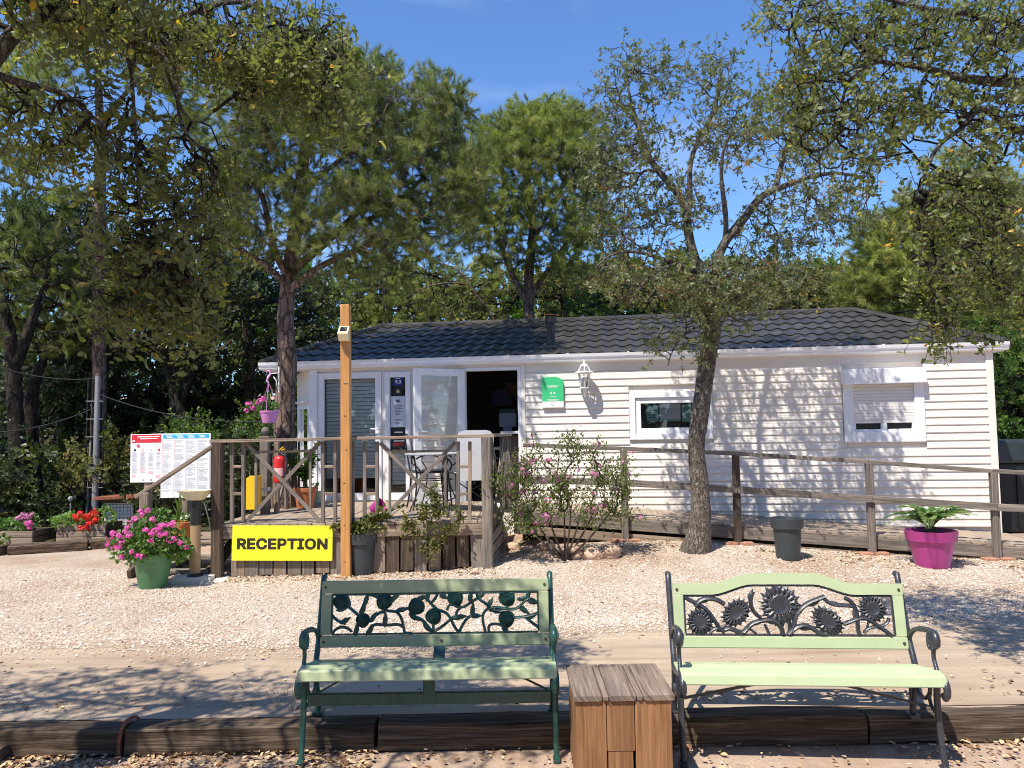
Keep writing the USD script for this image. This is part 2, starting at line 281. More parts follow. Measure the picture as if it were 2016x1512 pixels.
add_look('roof_metal', {'g': ('geometry', {}), 'o': ('object_info', {}), 'n': ('noise_texture', {'scale': 2.5, 'detail': 7.0, 'roughness': .7}), 'n2': ('noise_texture', {'scale': 45.0, 'detail': 4.0}), 'r': ('rgb_ramp', {'ramp': [(.5, (0, 0, 0)), (.78, (.7, .7, .7))]}), 'mo': ('map_range', {'to_min': .78, 'to_max': 1.25}), 'h': ('hsv', {'hue': .5, 'saturation': 1.0}),
    'mx': ('mix', {'color1': (.038, .035, .031), 'color2': (.085, .08, .068)}), 'rr': ('map_range', {'from_min': .3, 'from_max': .7, 'to_min': .36, 'to_max': .6, 'clamp': True}), 'p': ('principled_bsdf', {'specular_ior_level': .42}), 'b': ('bump', {'strength': .12, 'distance': .006})},
    [('g.position', 'n.vector'), ('g.position', 'n2.vector'), ('n.fac', 'r.fac'), ('r.color', 'mx.fac'), ('o.random', 'mo.value'), ('mo.result', 'h.value'), ('mx.color', 'h.color'), ('h.color', 'p.base_color'), ('n.fac', 'rr.value'), ('rr.result', 'p.roughness'), ('n2.fac', 'b.height'), ('b.normal', 'p.normal')], 'p.BSDF')
plain('flue_black', (.02, .02, .022), .4, .5, var=.2); plain('rust', (.22, .08, .045), .8, .2, var=.35, scale=30)
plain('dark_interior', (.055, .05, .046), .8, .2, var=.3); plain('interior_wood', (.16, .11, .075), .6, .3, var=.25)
plain('blind_slat', (.74, .77, .73), .45, .4, var=.04)
plain('sign_yellow', (.86, .84, .03), .38, .45, var=.02); plain('sign_black', (.025, .02, .016), .5, .4)
plain('sign_green', (.05, .50, .20), .4, .45, var=.03); plain('print_red', (.58, .03, .05), .5, .4); plain('print_blue', (.05, .42, .68), .5, .4); plain('print_pale', (.58, .60, .68), .6, .3, var=.04)
plain('print_pink', (.75, .45, .45), .6, .3, var=.04); plain('print_navy', (.012, .03, .17), .35, .5); plain('print_dark', (.02, .022, .028), .3, .5); plain('print_gold', (.55, .42, .2), .4, .5); plain('print_teal', (.22, .42, .43), .5, .4, var=.2, scale=14)
plain('pot_green', (.055, .16, .065), .42, .45, var=.08, scale=5, dirt=(.10, .17, .09)); plain('pot_anthracite', (.035, .043, .050), .5, .4, var=.1, dirt=(.06, .065, .07)); plain('pot_magenta', (.33, .035, .19), .40, .45, var=.06, dirt=(.36, .08, .22))
plain('terracotta', (.48, .16, .065), .7, .25, var=.12, scale=8, dirt=(.5, .25, .15)); plain('pot_orange', (.62, .20, .06), .55, .3, var=.08); plain('pot_pink', (.62, .25, .52), .45, .4, var=.05); plain('pot_pale_green', (.45, .55, .35), .5, .3)
plain('plastic_red', (.55, .02, .02), .35, .5, var=.08); plain('plastic_yellow', (.80, .50, .02), .4, .45, var=.05); plain('black_metal', (.02, .02, .022), .4, .5, var=.2); plain('steel', (.45, .46, .48), .4, .5, metal=.8, var=.1)
plain('lamp_shade', (.66, .56, .34), .5, .4, var=.06); plain('stone_slab', (.60, .56, .50), .8, .2, var=.08, bump=.2); plain('concrete_grey', (.33, .34, .36), .75, .25, var=.15, bump=.3)
plain('bench_iron_green', (.014, .066, .052), .36, .6, var=.3, scale=25, bump=.15, bscale=140, dirt=(.03, .095, .075)); plain('bench_iron_black', (.032, .034, .043), .36, .6, var=.25, scale=25, bump=.15, bscale=140, dirt=(.05, .052, .06))
plain('bench_paint', (.335, .385, .23), .42, .4, var=.06, scale=9, dirt=(.35, .42, .28)); plain('bench_paint_bright', (.41, .485, .29), .4, .42, var=.04, scale=9, dirt=(.44, .48, .34))
plain('bin_blue', (.025, .034, .042), .45, .4, var=.1); plain('bin_black', (.010, .011, .013), .55, .4, var=.2)
plain('brick_red', (.38, .20, .14), .9, .1, var=.25, scale=20, bump=.5); plain('rock', (.42, .30, .22), .92, .1, var=.3, scale=9, bump=.7, bscale=30, dirt=(.5, .42, .33))
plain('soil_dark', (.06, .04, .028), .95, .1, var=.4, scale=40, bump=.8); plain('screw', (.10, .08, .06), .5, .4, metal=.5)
plain('petal_pink', (.68, .10, .38), .55, .25, var=.25, scale=30); plain('petal_red', (.70, .02, .02), .55, .25, var=.25, scale=30); plain('petal_mauve', (.45, .17, .30), .55, .25, var=.3, scale=30); plain('petal_white', (.78, .76, .66), .55, .25)
plain('solar_cell', (.012, .014, .02), .15, .6); plain('shutter_slat', (.70, .67, .65), .5, .4, var=.03); plain('cable_black', (.012, .012, .013), .6, .3); plain('pole_grey', (.20, .205, .22), .7, .3, var=.15)
wood('wood_grey', (.095, .08, .068), (.19, .165, .145), (.30, .265, .235), cracks=.55)
wood('wood_grey_warm', (.13, .095, .07), (.26, .205, .16), (.38, .31, .25), cracks=.5)
wood('wood_dark', (.035, .024, .018), (.085, .062, .048), (.15, .115, .09), cracks=.6)
wood('wood_deck', (.19, .145, .11), (.33, .265, .205), (.44, .365, .29), cracks=.4)
wood('wood_sleeper', (.03, .02, .014), (.098, .07, .049), (.22, .168, .122), rough=.9, bump=1.0, cracks=.8)
wood('wood_orange', (.40, .19, .06), (.52, .26, .085), (.60, .32, .12), rough=.5, bump=.12, cracks=.12, spec=.35)
wood('wood_pine', (.17, .078, .034), (.27, .14, .065), (.36, .205, .105), rough=.6, bump=.25, cracks=.35)
wood('wood_crate_top', (.11, .08, .062), (.21, .163, .13), (.31, .25, .205), cracks=.6)
wood('wood_log', (.26, .17, .09), (.42, .30, .17), (.54, .41, .26), cracks=.35)
pane('glass', (.97, .98, .97)); pane('glass_dark', (.55, .62, .60)); pane('lantern_glass', (.93, .95, .95))
soil('earth', [(.3, (.24, .165, .125)), (.5, (.40, .30, .235)), (.7, (.54, .43, .35))], patch=(.30, .19, .13), pscale=1.6)
soil('road_dirt', [(.3, (.27, .205, .15)), (.5, (.40, .315, .235)), (.7, (.50, .405, .315))], s1=2.2, s2=190, bump=.5, patch=(.34, .25, .18), pscale=.7, streak=True)
soil('gravel', [(.3, (.36, .27, .20)), (.5, (.56, .455, .36)), (.7, (.68, .58, .48))], s1=5.0, s2=70, bump=.9, dist=.02, patch=(.42, .27, .18), pscale=.7, voro=(95.0, [(0, (.26, .18, .12)), (.3, (.54, .43, .34)), (.65, (.69, .59, .49)), (1, (.79, .71, .62))], .7))
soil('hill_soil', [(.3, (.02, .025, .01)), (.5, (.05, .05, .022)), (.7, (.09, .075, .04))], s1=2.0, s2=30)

# ================================================================== GROUND
def sstep(a, b, x): t = np.clip((x - a) / (b - a), 0, 1); return t * t * (3 - 2 * t)
def gz(x, y):
    x, y = np.asarray(x, float), np.asarray(y, float)
    z = np.where(y < 4.06, 0.0, 0.12)
    z = z + .19 * sstep(6.6, 8.7, y) * np.exp(-((x - 1.6) / 2.1) ** 2)
    z = z + .02 * sstep(6, 9, y)
    z = z + np.clip(y - 13.5, 0, 60) * .13 * (1 - .3 * sstep(-6, -14, x))
    z = z + .012 * (meshkit.noise(np.stack([x * 1.1, y * 1.1, 0 * x], -1), 3) - .5) * np.where(y < 4.06, 1.2, 1)
    return z
def sheet(xs, ys, lift=0.0, keep=None):
    X, Y = np.meshgrid(xs, ys, indexing='ij'); v = np.stack([X, Y, gz(X, Y) + lift], -1)
    n, k = X.shape; i, j = np.meshgrid(np.arange(n - 1), np.arange(k - 1), indexing='ij'); i, j = i.ravel(), j.ravel()
    q = np.stack([i * k + j, (i + 1) * k + j, (i + 1) * k + j + 1, i * k + j + 1], 1)
    v = v.reshape(-1, 3)
    if keep is not None:
        q = q[keep(v[q].mean(1))]; used, q = np.unique(q, return_inverse=True); q = q.reshape(-1, 4); v = v[used]
    return v, np.vstack([q[:, [0, 1, 2]], q[:, [0, 2, 3]]]), v[:, :2].copy()
gx = np.r_[-160, -100, -60, -40, -25, np.arange(-16, 16.01, .25), 25, 40, 60, 100, 160]
gy = np.r_[-60, -30, -12, -6, np.arange(-3, 4.0, .22), 4.05, 4.07, np.arange(4.2, 14, .25), np.arange(14, 40, 1.5), 45, 55, 75, 110, 200]
struct('ground', sheet(gx, gy), 'earth', smooth=40)
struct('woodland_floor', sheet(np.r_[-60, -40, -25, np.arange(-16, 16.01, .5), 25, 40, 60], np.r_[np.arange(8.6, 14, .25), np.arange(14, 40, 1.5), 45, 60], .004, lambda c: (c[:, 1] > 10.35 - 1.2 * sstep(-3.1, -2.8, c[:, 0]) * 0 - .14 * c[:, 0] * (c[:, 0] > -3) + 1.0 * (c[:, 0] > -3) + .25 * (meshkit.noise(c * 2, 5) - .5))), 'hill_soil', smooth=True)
def road_far(x): return .08 * (meshkit.noise(np.stack([np.asarray(x, float) * 3, 0 * np.asarray(x, float), 0 * np.asarray(x, float)], -1), 7) - .5) + 5.55 + .55 * sstep(-2.5, 3.5, x) + .10 * np.sin(x * 1.7) + .05 * np.sin(x * 4.1 + 1)
struct('dirt_road', sheet(np.arange(-15, 15.01, .12), np.r_[4.09, np.arange(4.2, 6.6, .08)], .005, lambda c: c[:, 1] < road_far(c[:, 0]) + .06 * (meshkit.noise(c * 5, 5) - .5)), 'road_dirt', smooth=True)
def house_y(x): return 10.16 - .128 * x
struct('gravel_yard', sheet(np.arange(-12, 12.01, .07), np.arange(5.2, 11.2, .05), .0075, lambda c: (c[:, 1] > road_far(c[:, 0]) - .1 + (.30 * (meshkit.fbm(c * 5, 3, 9) - .5))) & (c[:, 1] < 8.5 - .02 * c[:, 0] + .5 * meshkit.noise(c * 1.5, 4) + 1.4 * sstep(-3.2, -4.5, c[:, 0]))), 'gravel', smooth=True)

def quats(d, rng, roll=True):
    """quaternions turning +z to the directions d, with a random turn about it"""
    d = d / (np.linalg.norm(d, axis=1, keepdims=True) + 1e-9); w = 1 + d[:, 2]; q = np.stack([w, -d[:, 1], d[:, 0], 0 * w], 1)
    bad = w < 1e-4; q[bad] = [0, 1, 0, 0]; q /= np.linalg.norm(q, axis=1, keepdims=True)
    a = rng.uniform(0, 2 * PI, len(d)) if roll else np.zeros(len(d)); c, s = np.cos(a / 2), np.sin(a / 2)
    w1, x1, y1, z1 = q.T
    return np.stack([w1 * c - z1 * s, x1 * c + y1 * s, y1 * c - x1 * s, w1 * s + z1 * c], 1)
def instances(path, protos, pos, q, sc, idx, kind=None, label=None):
    """protos: list of [(mesh, material, smooth), ...]; several meshes in one proto become children of an Xform"""
    pi = UsdGeom.PointInstancer.Define(stage, path); targets = []
    for k, pr in enumerate(protos):
        x = f'{path}/clump_{k:03d}'; UsdGeom.Xform.Define(stage, x); targets.append(x)
        for j, (g, m, sm) in enumerate(pr): usdkit.mesh(stage, f'{x}/piece_{j:03d}', (np.asarray(g[0], float), np.asarray(g[1], int)), LOOK[m], smooth=sm)
    pi.CreatePrototypesRel().SetTargets(targets)
    pi.CreatePositionsAttr(Vt.Vec3fArray.FromNumpy((np.asarray(pos, float) - base_of(path)).astype(np.float32)))
    pi.CreateOrientationsAttr(Vt.QuathArray([Gf.Quath(*map(float, a)) for a in q]))
    pi.CreateScalesAttr(Vt.Vec3fArray.FromNumpy(np.repeat(np.asarray(sc, np.float32)[:, None], 3, 1)))
    pi.CreateProtoIndicesAttr(Vt.IntArray.FromNumpy(np.asarray(idx, np.int32)))
    setd(pi.GetPrim(), kind=kind, label=label); return path

# loose stones of the gravel yard, dry leaves of the oaks
plain('stone_pale', (.69, .60, .505), .9, .15, var=.12, scale=60); plain('stone_rose', (.57, .43, .34), .9, .15, var=.2, scale=60); plain('stone_dull', (.38, .285, .20), .9, .15, var=.2, scale=60)
plain('leaf_dry', (.46, .31, .17), .8, .2, var=.35, scale=25); plain('leaf_straw', (.52, .39, .23), .8, .2, var=.3, scale=25); plain('leaf_brown', (.22, .12, .065), .85, .15, var=.3, scale=25)
rg = rnd(11)
def scatter(n, x0, x1, y0, y1, ok, rng):
    p = np.stack([rng.uniform(x0, x1, n), rng.uniform(y0, y1, n)], 1); return p[ok(p[:, 0], p[:, 1])]
_n = lambda p, s, k: meshkit.noise(np.stack([p[:, 0] * s, p[:, 1] * s, 0 * p[:, 0]], 1), k)
P = np.vstack([scatter(62000, -6.5, 6.5, 5.3, 8.6, lambda x, y: (y > road_far(x) + .05 - rg.exponential(.16, len(x))) & (np.abs(x) < y * .70), rg),
               scatter(900, -4.5, 4.5, 4.15, 6.2, lambda x, y: (np.abs(x) < y * .72) & (meshkit.noise(np.stack([x * 1.5, y * 1.5, 0 * x], -1), 2) > .45), rg), scatter(160, -3, 3, 2.6, 3.9, lambda x, y: np.abs(x) < y * .72, rg)])
NB = len(P); E_ = rg.uniform(-5, 5, 26000); P = np.vstack([P, np.stack([E_, road_far(E_) + rg.normal(.02, .20, 26000)], 1)])
peb = [[(blobmesh((0, 0, 0), (1, .75, .5), k, .45, 1, 1.2), ('stone_pale', 'stone_rose', 'stone_pale', 'stone_dull', 'stone_pale', 'stone_pale')[k], False)] for k in range(6)]
sc = rg.lognormal(math.log(.0053), .42, len(P)).clip(.003, .024); sc[NB:] = rg.lognormal(math.log(.0042), .4, len(P) - NB).clip(.002, .011)
dirs = rg.normal(0, .25, (len(P), 3)) + [0, 0, 1]
instances('/World/gravel_stones', peb, np.c_[P, gz(P[:, 0], P[:, 1]) + .009 + sc * .25], quats(dirs, rg), sc, rg.integers(0, 6, len(P)), kind='stuff')
def dry_leaf(curl, w):
    y = np.linspace(0, 1, 5); prof = np.array([.05, .8, 1, .7, .04]) * w
    v = np.concatenate([np.stack([-prof, y - .5, curl * prof * 1.4 + .25 * curl * (y - .5) ** 2], 1), np.stack([prof, y - .5, curl * prof * 1.2 + .25 * curl * (y - .5) ** 2], 1), np.stack([0 * y, y - .5, .25 * curl * (y - .5) ** 2], 1)])
    f = []
    for k in range(4): f += [(k, 10 + k, 11 + k), (k, 11 + k, k + 1), (10 + k, 5 + k, 6 + k), (10 + k, 6 + k, 11 + k)]
    return v, np.array(f)
lf = [[(dry_leaf(c, w), m, False)] for c, w, m in ((.3, .28, 'leaf_dry'), (.5, .25, 'leaf_straw'), (-.4, .28, 'leaf_brown'), (.2, .30, 'leaf_straw'), (.8, .22, 'leaf_brown'))]
def near_sleeper(x, y): return rg.uniform(0, 1, len(x)) < np.exp(-((3.93 - y) / .28) ** 2) * (.25 + 1.5 * (meshkit.noise(np.stack([x * 1.8, y * 1.8, 0 * x], -1), 8) > .47)) * np.where((x > -3) & (x < -.9), 1, .6) + .05
Q = np.vstack([scatter(4600, -2.9, 2.9, 3.0, 3.93, near_sleeper, rg), scatter(1700, -2.9, -.7, 3.4, 3.93, lambda x, y: rg.uniform(0, 1, len(x)) < .25 + .7 * (meshkit.noise(np.stack([x * 2.5, y * 4, 0 * x], -1), 18) > .45), rg),
               scatter(900, -3, 3, 4.2, 4.7, lambda x, y: rg.uniform(0, 1, len(x)) < np.exp(-((y - 4.18) / .2) ** 2) * .8, rg),
               scatter(420, -5, 6, 4.5, 8.6, lambda x, y: np.abs(x) < y * .7, rg),
               scatter(5000, -.3, 5.8, 7.6, 9.0, lambda x, y: (rg.uniform(0, 1, len(x)) < np.exp(-((y - 8.45 + .13 * (x - 1)) / .33) ** 2) * 1.2 * (meshkit.noise(np.stack([x * 2.2, y * 2.2, 0 * x], -1), 6) > .42)), rg),
               scatter(900, -3, -.2, 7.65, 8.0, lambda x, y: rg.uniform(0, 1, len(x)) < .6, rg)])
sc = rg.uniform(.016, .042, len(Q)); dirs = rg.normal(0, .22, (len(Q), 3)) + [0, 0, 1]
instances('/World/dry_leaf_litter', lf, np.c_[Q, gz(Q[:, 0], Q[:, 1]) + .012 + rg.uniform(0, .01, len(Q))], quats(dirs, rg), sc, rg.integers(0, 5, len(Q)), kind='stuff')

# railway sleepers that edge the road, and those by the planters
def sleeper(p0, p1, h, d, label, group, mat='wood_sleeper', seed=0):
    p0, p1 = np.asarray(p0, float), np.asarray(p1, float); L = np.linalg.norm(p1 - p0); n = max(int(L / .05), 8)
    a = unit(p1 - p0); s = unit(np.cross(a, [0, 0, 1])); up = np.array([0, 0, 1.0]); c = .012
    cs = np.array([(x, y) for x, y in [(-d/2+c, -h/2), (d/2-c, -h/2), (d/2, -h/2+c), (d/2, -h*.2), (d/2, h*.15), (d/2, h/2-c), (d/2-c, h/2), (0, h/2), (-d/2+c, h/2), (-d/2, h/2-c), (-d/2, 0), (-d/2, -h/2+c)]])
    t = np.linspace(0, 1, n); rings = p0 + (p1 - p0) * t[:, None, None] + np.einsum('kc,cd->kd', cs, np.stack([s, up]))[None]
    q = rings.reshape(-1, 3); nz = np.stack([meshkit.fbm(q * [3.5, 34, 34] + seed * 11, 3, 1), meshkit.fbm(q * [3, 30, 30] + seed * 5, 3, 2), meshkit.fbm(q * [2.5, 28, 28] + seed, 3, 3)], 1) - .5
    nz[:, 0] *= .2; rings = (q + nz * .036).reshape(rings.shape)
    v, f = loft(rings); uv = np.stack([np.repeat(t * L, len(cs)) + seed * 3.7, np.tile(np.r_[0, np.cumsum(np.linalg.norm(np.diff(cs, axis=0), axis=1))], n) + seed], 1)
    return solo('railway_sleeper', (v, f, uv), mat, label, 'sleeper', group)
ys = 3.99; G = 'sleepers edging the dirt road'
def sx(px, Y=3.95): return (px - 1018) * Y / F
for k, (x0, x1, h, lab) in enumerate([
        (-140, 261, .13, 'split weathered sleeper ending at the iron staple, leftmost along the road edge'),
        (268, 744, .135, 'cracked brown sleeper between the iron staple and the left bench foot'),
        (752, 1190, .14, 'dark sleeper in the shade under the left bench'),
        (1196, 1683, .14, 'dark sleeper under the right bench, right of the wooden box'),
        (1688, 2150, .135, 'sleeper at the right foot of the right bench, rightmost along the road edge')]):
    sleeper((sx(x0), ys + .01 * (k % 2), h / 2 + .002), (sx(x1), ys + .008 * ((k + 1) % 2), h / 2), h, .15, lab, G, seed=k)
sleeper((sx(-160), 3.87, .035), (sx(52), 3.87, .035), .075, .11, 'low rotten sleeper offcut lying in front of the leftmost sleeper', G, seed=9)
st = thing('iron_staple', 'rusty iron staple bent over the joint of two sleepers', 'staple', (sx(264), 3.9, .1))
part(st, 'bar', tube(smoothline([(sx(264), 3.9, .01), (sx(264), 3.905, .12), (sx(266), 3.93, .155), (sx(272), 4.03, .155), (sx(273), 4.06, .12)], 16), .008, 6), 'rust', True)

# ================================================================== MOBILE HOME
HC = np.array([-2.74, house_y(-2.74), 0]); HT = unit([1, -.128, 0]); HN = np.array([HT[1], -HT[0], 0]); UP = np.array([0, 0, 1.0])
if HN[1] > 0: HN = -HN
def hp(u, z, o=0.0): return HC + HT * u + UP * z + HN * o
def hw(px, py, o=0.0):                   # picture point -> (u, z) on the front wall plane, o metres proud
    d = ray(px, py); q = HC + HN * o; k = ((q - EYE) @ HN) / (d @ HN); p = EYE + d * k - HC; return p @ HT, p[2]
HL = 8.69
def hbox(u0, u1, z0, z1, o0, o1, ch=.003): return board(hp((u0 + u1) / 2, z0, (o0 + o1) / 2), hp((u0 + u1) / 2, z1, (o0 + o1) / 2), abs(u1 - u0), abs(o1 - o0), HN, ch) if z1 - z0 >= u1 - u0 else board(hp(u0, (z0 + z1) / 2, (o0 + o1) / 2), hp(u1, (z0 + z1) / 2, (o0 + o1) / 2), abs(o1 - o0), z1 - z0, UP, ch)
ZB, ZE, ZF = .34, 2.47, .74              # bottom of the siding, eaves, floor
home = thing('mobile_home', 'white sided mobile home with dark tile-effect roof behind the deck and ramp', 'mobile home', HC + [0, 0, .15])
# openings in (u0, u1, z0, z1)
def rect(x0, y0, x1, y1, o=0.0):
    a, b = hw(x0, y0, o), hw(x1, y1, o); return a[0], b[0], b[1], a[1]
g1 = rect(626, 735, 752, 985); g2 = rect(757, 733, 810, 985); dw = rect(916, 731, 1023, 990)
w1 = rect(1246, 780, 1396, 856); w2 = rect(1664, 738, 1814, 862)
FLOOR = dw[2]
us = [(-.02, g1[0]), (g1[1], g2[0]), (g2[1], dw[0]), (dw[1], w1[0]), (w1[1], w2[0]), (w2[1], HL)]
wall = [hbox(a + .002, b - .002, ZB - .2, ZE + .04, -.09, -.012) for a, b in us]
for (a, b, c, d) in (g1, g2, dw, w1, w2):
    wall += [hbox(a, b, ZB - .2, c, -.089, -.013), hbox(a, b, d, ZE + .04, -.089, -.013)]
wall += [board(hp(-.35, 1.3, -.4), hp(-.35, 1.3, -4.0), .06, 2.3, UP), board(hp(HL - .04, 1.3, -.1), hp(HL - .04, 1.3, -4.0), .06, 2.3, UP), board(hp(-.35, 1.3, -4.0), hp(HL, 1.3, -4.0), .06, 2.3, UP)]
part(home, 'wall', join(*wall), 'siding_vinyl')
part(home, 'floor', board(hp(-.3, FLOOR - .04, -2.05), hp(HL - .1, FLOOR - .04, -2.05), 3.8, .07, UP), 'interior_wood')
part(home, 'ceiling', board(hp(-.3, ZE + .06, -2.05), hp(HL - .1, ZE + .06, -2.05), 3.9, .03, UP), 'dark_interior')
# siding boards: two-step vinyl profile, one part per course and stretch
CO = .0955
def siding(u0, u1, z):
    h = CO; pr = np.array([(0, -.012), (.020, -.004), (.021, .004), (.012, h * .48), (.0145, h * .50), (.006, h * .93), (.006, h + .002), (-.010, h + .002)])
    rings = np.stack([hp(u, z, 0) + pr[:, :1] * HN + pr[:, 1:] * UP for u in (u0, u1)]); v, f = loft(rings); f = f[:, ::-1]
    return v, f, np.zeros((len(v), 2))
us0 = hw(1036, 850)[0]; us1 = HL - .075
spans = [(hw(813, 850)[0], dw[0] - .03, 0), (us0, us1, 1)]
rsid = rnd(55); rows = int((ZE - .115 - ZB) / CO)
for k in range(rows):
    z = ZE - .118 - (k + 1) * CO
    cuts = [(a - .055, b + .055) for a, b, c, d in (w1, w2) if z + CO > c - .06 and z < d + .06]
    a = us0
    for c in sorted(cuts) + [(us1, us1)]:
        ends_ = [a] + ([a + (c[0] - a) * rsid.uniform(.35, .65)] if c[0] - a > 2.6 else []) + [c[0]]
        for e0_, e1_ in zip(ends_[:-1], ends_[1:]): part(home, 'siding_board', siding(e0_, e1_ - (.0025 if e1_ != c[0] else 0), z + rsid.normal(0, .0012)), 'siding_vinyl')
        a = c[1]
        if c[0] == us1: break
    if z > FLOOR - .05: part(home, 'siding_board', siding(spans[0][0], spans[0][1], z), 'siding_vinyl')
part(home, 'frieze_board', hbox(us0, us1, ZE - .116, ZE + .01, -.01, .012), 'beige_trim')
part(home, 'frieze_board', hbox(-.02, us0 - .004, dw[3] + .045, ZE + .01, -.01, .012), 'beige_trim')
for px, zt in ((816, 0), (903, 1)): u = hw(px, 720)[0]; part(home, 'cover_strip', hbox(u - .012, u + .012, dw[3] + .05, ZE, .013, .02), 'beige_trim')
part(home, 'corner_trim', hbox(us1 + .002, HL + .012, ZB - .19, ZE + .01, -.05, .026), 'siding_vinyl')
u = hw(1030, 850)[0]; part(home, 'corner_trim', hbox(dw[1] + .045, us0 - .002, FLOOR - .5, ZE, -.01, .026), 'siding_vinyl')
part(home, 'corner_trim', hbox(-.03, g1[0] - .002, FLOOR - .1, ZE, -.05, .03), 'white_frame')
# gutter, soffit, fascia
pr = np.array([(.0, .0), (.055, .0), (.075, .012), (.085, .045), (.098, .062), (.106, .10), (.094, .10), (.088, .068), (.072, .05), (.062, .016), (.008, .012), (.008, .10), (0, .10)])
rings = np.stack([hp(uu, ZE + .008, .015) + pr[:, :1] * HN + pr[:, 1:] * UP for uu in (-.72, HL + .17)]); v, f = loft(rings, True); part(home, 'gutter', (v, f[:, ::-1]), 'white_frame')
for uu in np.arange(-.4, HL, .78): part(home, 'gutter_clip', hbox(uu, uu + .022, ZE + .104, ZE + .118, .02, .118, .002), 'white_frame')
part(home, 'soffit', board(hp(-.7, ZE + .004, -.1), hp(HL + .15, ZE + .004, -.1), .24, .012, UP), 'white_frame')
part(home, 'fascia', board(hp(HL + .145, ZE + .05, .0), hp(HL + .145, ZE + .05, -4.2), .02, .10, UP), 'white_frame'); part(home, 'fascia', board(hp(-.70, ZE + .05, .0), hp(-.70, ZE + .05, -4.2), .02, .10, UP), 'white_frame')
# chamfered left end with its narrow window
c0, c1 = hp(-.03, 0, 0), hp(-.36, 0, -.40); ct = unit(c1 - c0); cn = unit(np.cross(ct, UP)); cn = cn if cn[1] < 0 else -cn; cl = np.linalg.norm(c1 - c0)
def cbox(a, b, z0, z1, o0, o1): return board(c0 + ct * (a + b) / 2 + UP * z0 + cn * (o0 + o1) / 2, c0 + ct * (a + b) / 2 + UP * z1 + cn * (o0 + o1) / 2, b - a, o1 - o0, cn, .003)
part(home, 'side_panel', cbox(0, cl, ZE - .42, ZE, -.06, 0), 'beige_trim'); part(home, 'side_panel', cbox(0, cl, .3, FLOOR + .1, -.06, 0), 'beige_trim')
part(home, 'sill_board', cbox(-.02, cl + .02, ZE - .45, ZE - .42, -.06, .05), 'beige_trim')
wf = part(home, 'side_window', join(cbox(0, .07, FLOOR + .1, ZE - .45, -.05, .01), cbox(cl - .07, cl, FLOOR + .1, ZE - .45, -.05, .01), cbox(.07, cl - .07, ZE - .53, ZE - .45, -.05, .008)), 'white_frame')
part(wf, 'pane', cbox(.07, cl - .07, FLOOR + .1, ZE - .53, -.03, -.024), 'glass_dark')
# roof: hipped, pressed tile sheets
RD, RR, OV = 2.05, .76, .095; SL = math.hypot(RD + OV, RR); rs = np.array([(RD + OV) / SL, RR / SL])   # run and rise per metre of slope
E0 = hp(0, ZE + .085, OV - .02); RT = -HN * rs[0] + UP * rs[1]; RN = unit(np.cross(HT, RT)); RN = RN if RN[2] > 0 else -RN
UL, UR = -.70, HL + .15; HIP = 1.10
def hip_l(w): return UL + HIP * w / SL + .25 * 0
def hip_r(w): return UR - HIP * w / SL
roof = part(home, 'roof', (np.array([E0 + HT * UL - RN * .03, E0 + HT * UR - RN * .03, E0 + HT * (UR - HIP) + RT * SL - RN * .03, E0 + HT * (UL + HIP) + RT * SL - RN * .03,
        hp(UL, ZE + .05, -4.2), hp(UR, ZE + .05, -4.2)]), np.array([[0, 1, 2], [0, 2, 3], [1, 5, 2], [0, 3, 4], [4, 3, 2], [4, 2, 5]])), 'roof_metal')
PW, PH = .186, SL / 6.4
def tile(u, w):
    n = 8; t = np.linspace(0, 1, n + 1); h = .025 * (.5 + .5 * np.cos(2 * PI * t)) ** 1.3
    w1_ = min(w + PH + .03, SL); rowsv = []
    for ww, lift in ((w + .004, -.012), (w, .027), (w + PH * .45, .019), (w1_, .008)):
        uu = np.clip(u + t * PW, hip_l(ww) , hip_r(ww)); rowsv.append(E0 + HT * uu[:, None] + RT * ww + RN * (h * (1 if lift > 0 else .0) + lift)[:, None])
    v = np.array(rowsv); k = n + 1; f = []
    for i in range(3):
        for j in range(n): a = i * k + j; f += [(a, a + 1, a + k + 1), (a, a + k + 1, a + k)]
    return v.reshape(-1, 3), np.array(f), np.zeros((4 * k, 2))
for r_ in range(7):
    w = r_ * PH; u = UL - (r_ % 2) * 0
    for c_ in range(int((UR - UL) / PW) + 1):
        uu = UL + c_ * PW
        if uu + PW < hip_l(w) + .01 or uu > hip_r(w) - .01 or w > SL - .05: continue
        part(roof, 'roof_tile', tile(uu, w), 'roof_metal', smooth=50)
def cap(p, q, n, w=.085):
    a = unit(q - p); s = unit(np.cross(a, n)); pr = np.array([(-w, -.02), (-w * .95, .03), (-.03, .062), (.03, .062), (w * .95, .03), (w, -.02), (0, .035)])
    rings = np.stack([x + pr[:, :1] * s + pr[:, 1:] * n for x in (p, q)]); v, f = loft(rings); return v, f
A, B = E0 + HT * (UL + HIP) + RT * SL, E0 + HT * (UR - HIP) + RT * SL
nr = 5
for k in range(nr): part(roof, 'ridge_cap', cap(A + (B - A) * k / nr, A + (B - A) * (k + 1) / nr + HT * .004, UP + 0 * HN), 'roof_metal')
for p, q in ((E0 + HT * UR, B), (E0 + HT * UL, A)):
    n_ = unit(np.cross(q - p, HN)); n_ = n_ if n_[2] > 0 else -n_
    for k in range(2): part(roof, 'hip_cap', cap(p + (q - p) * k / 2, p + (q - p) * (k + 1) / 2, n_), 'roof_metal')
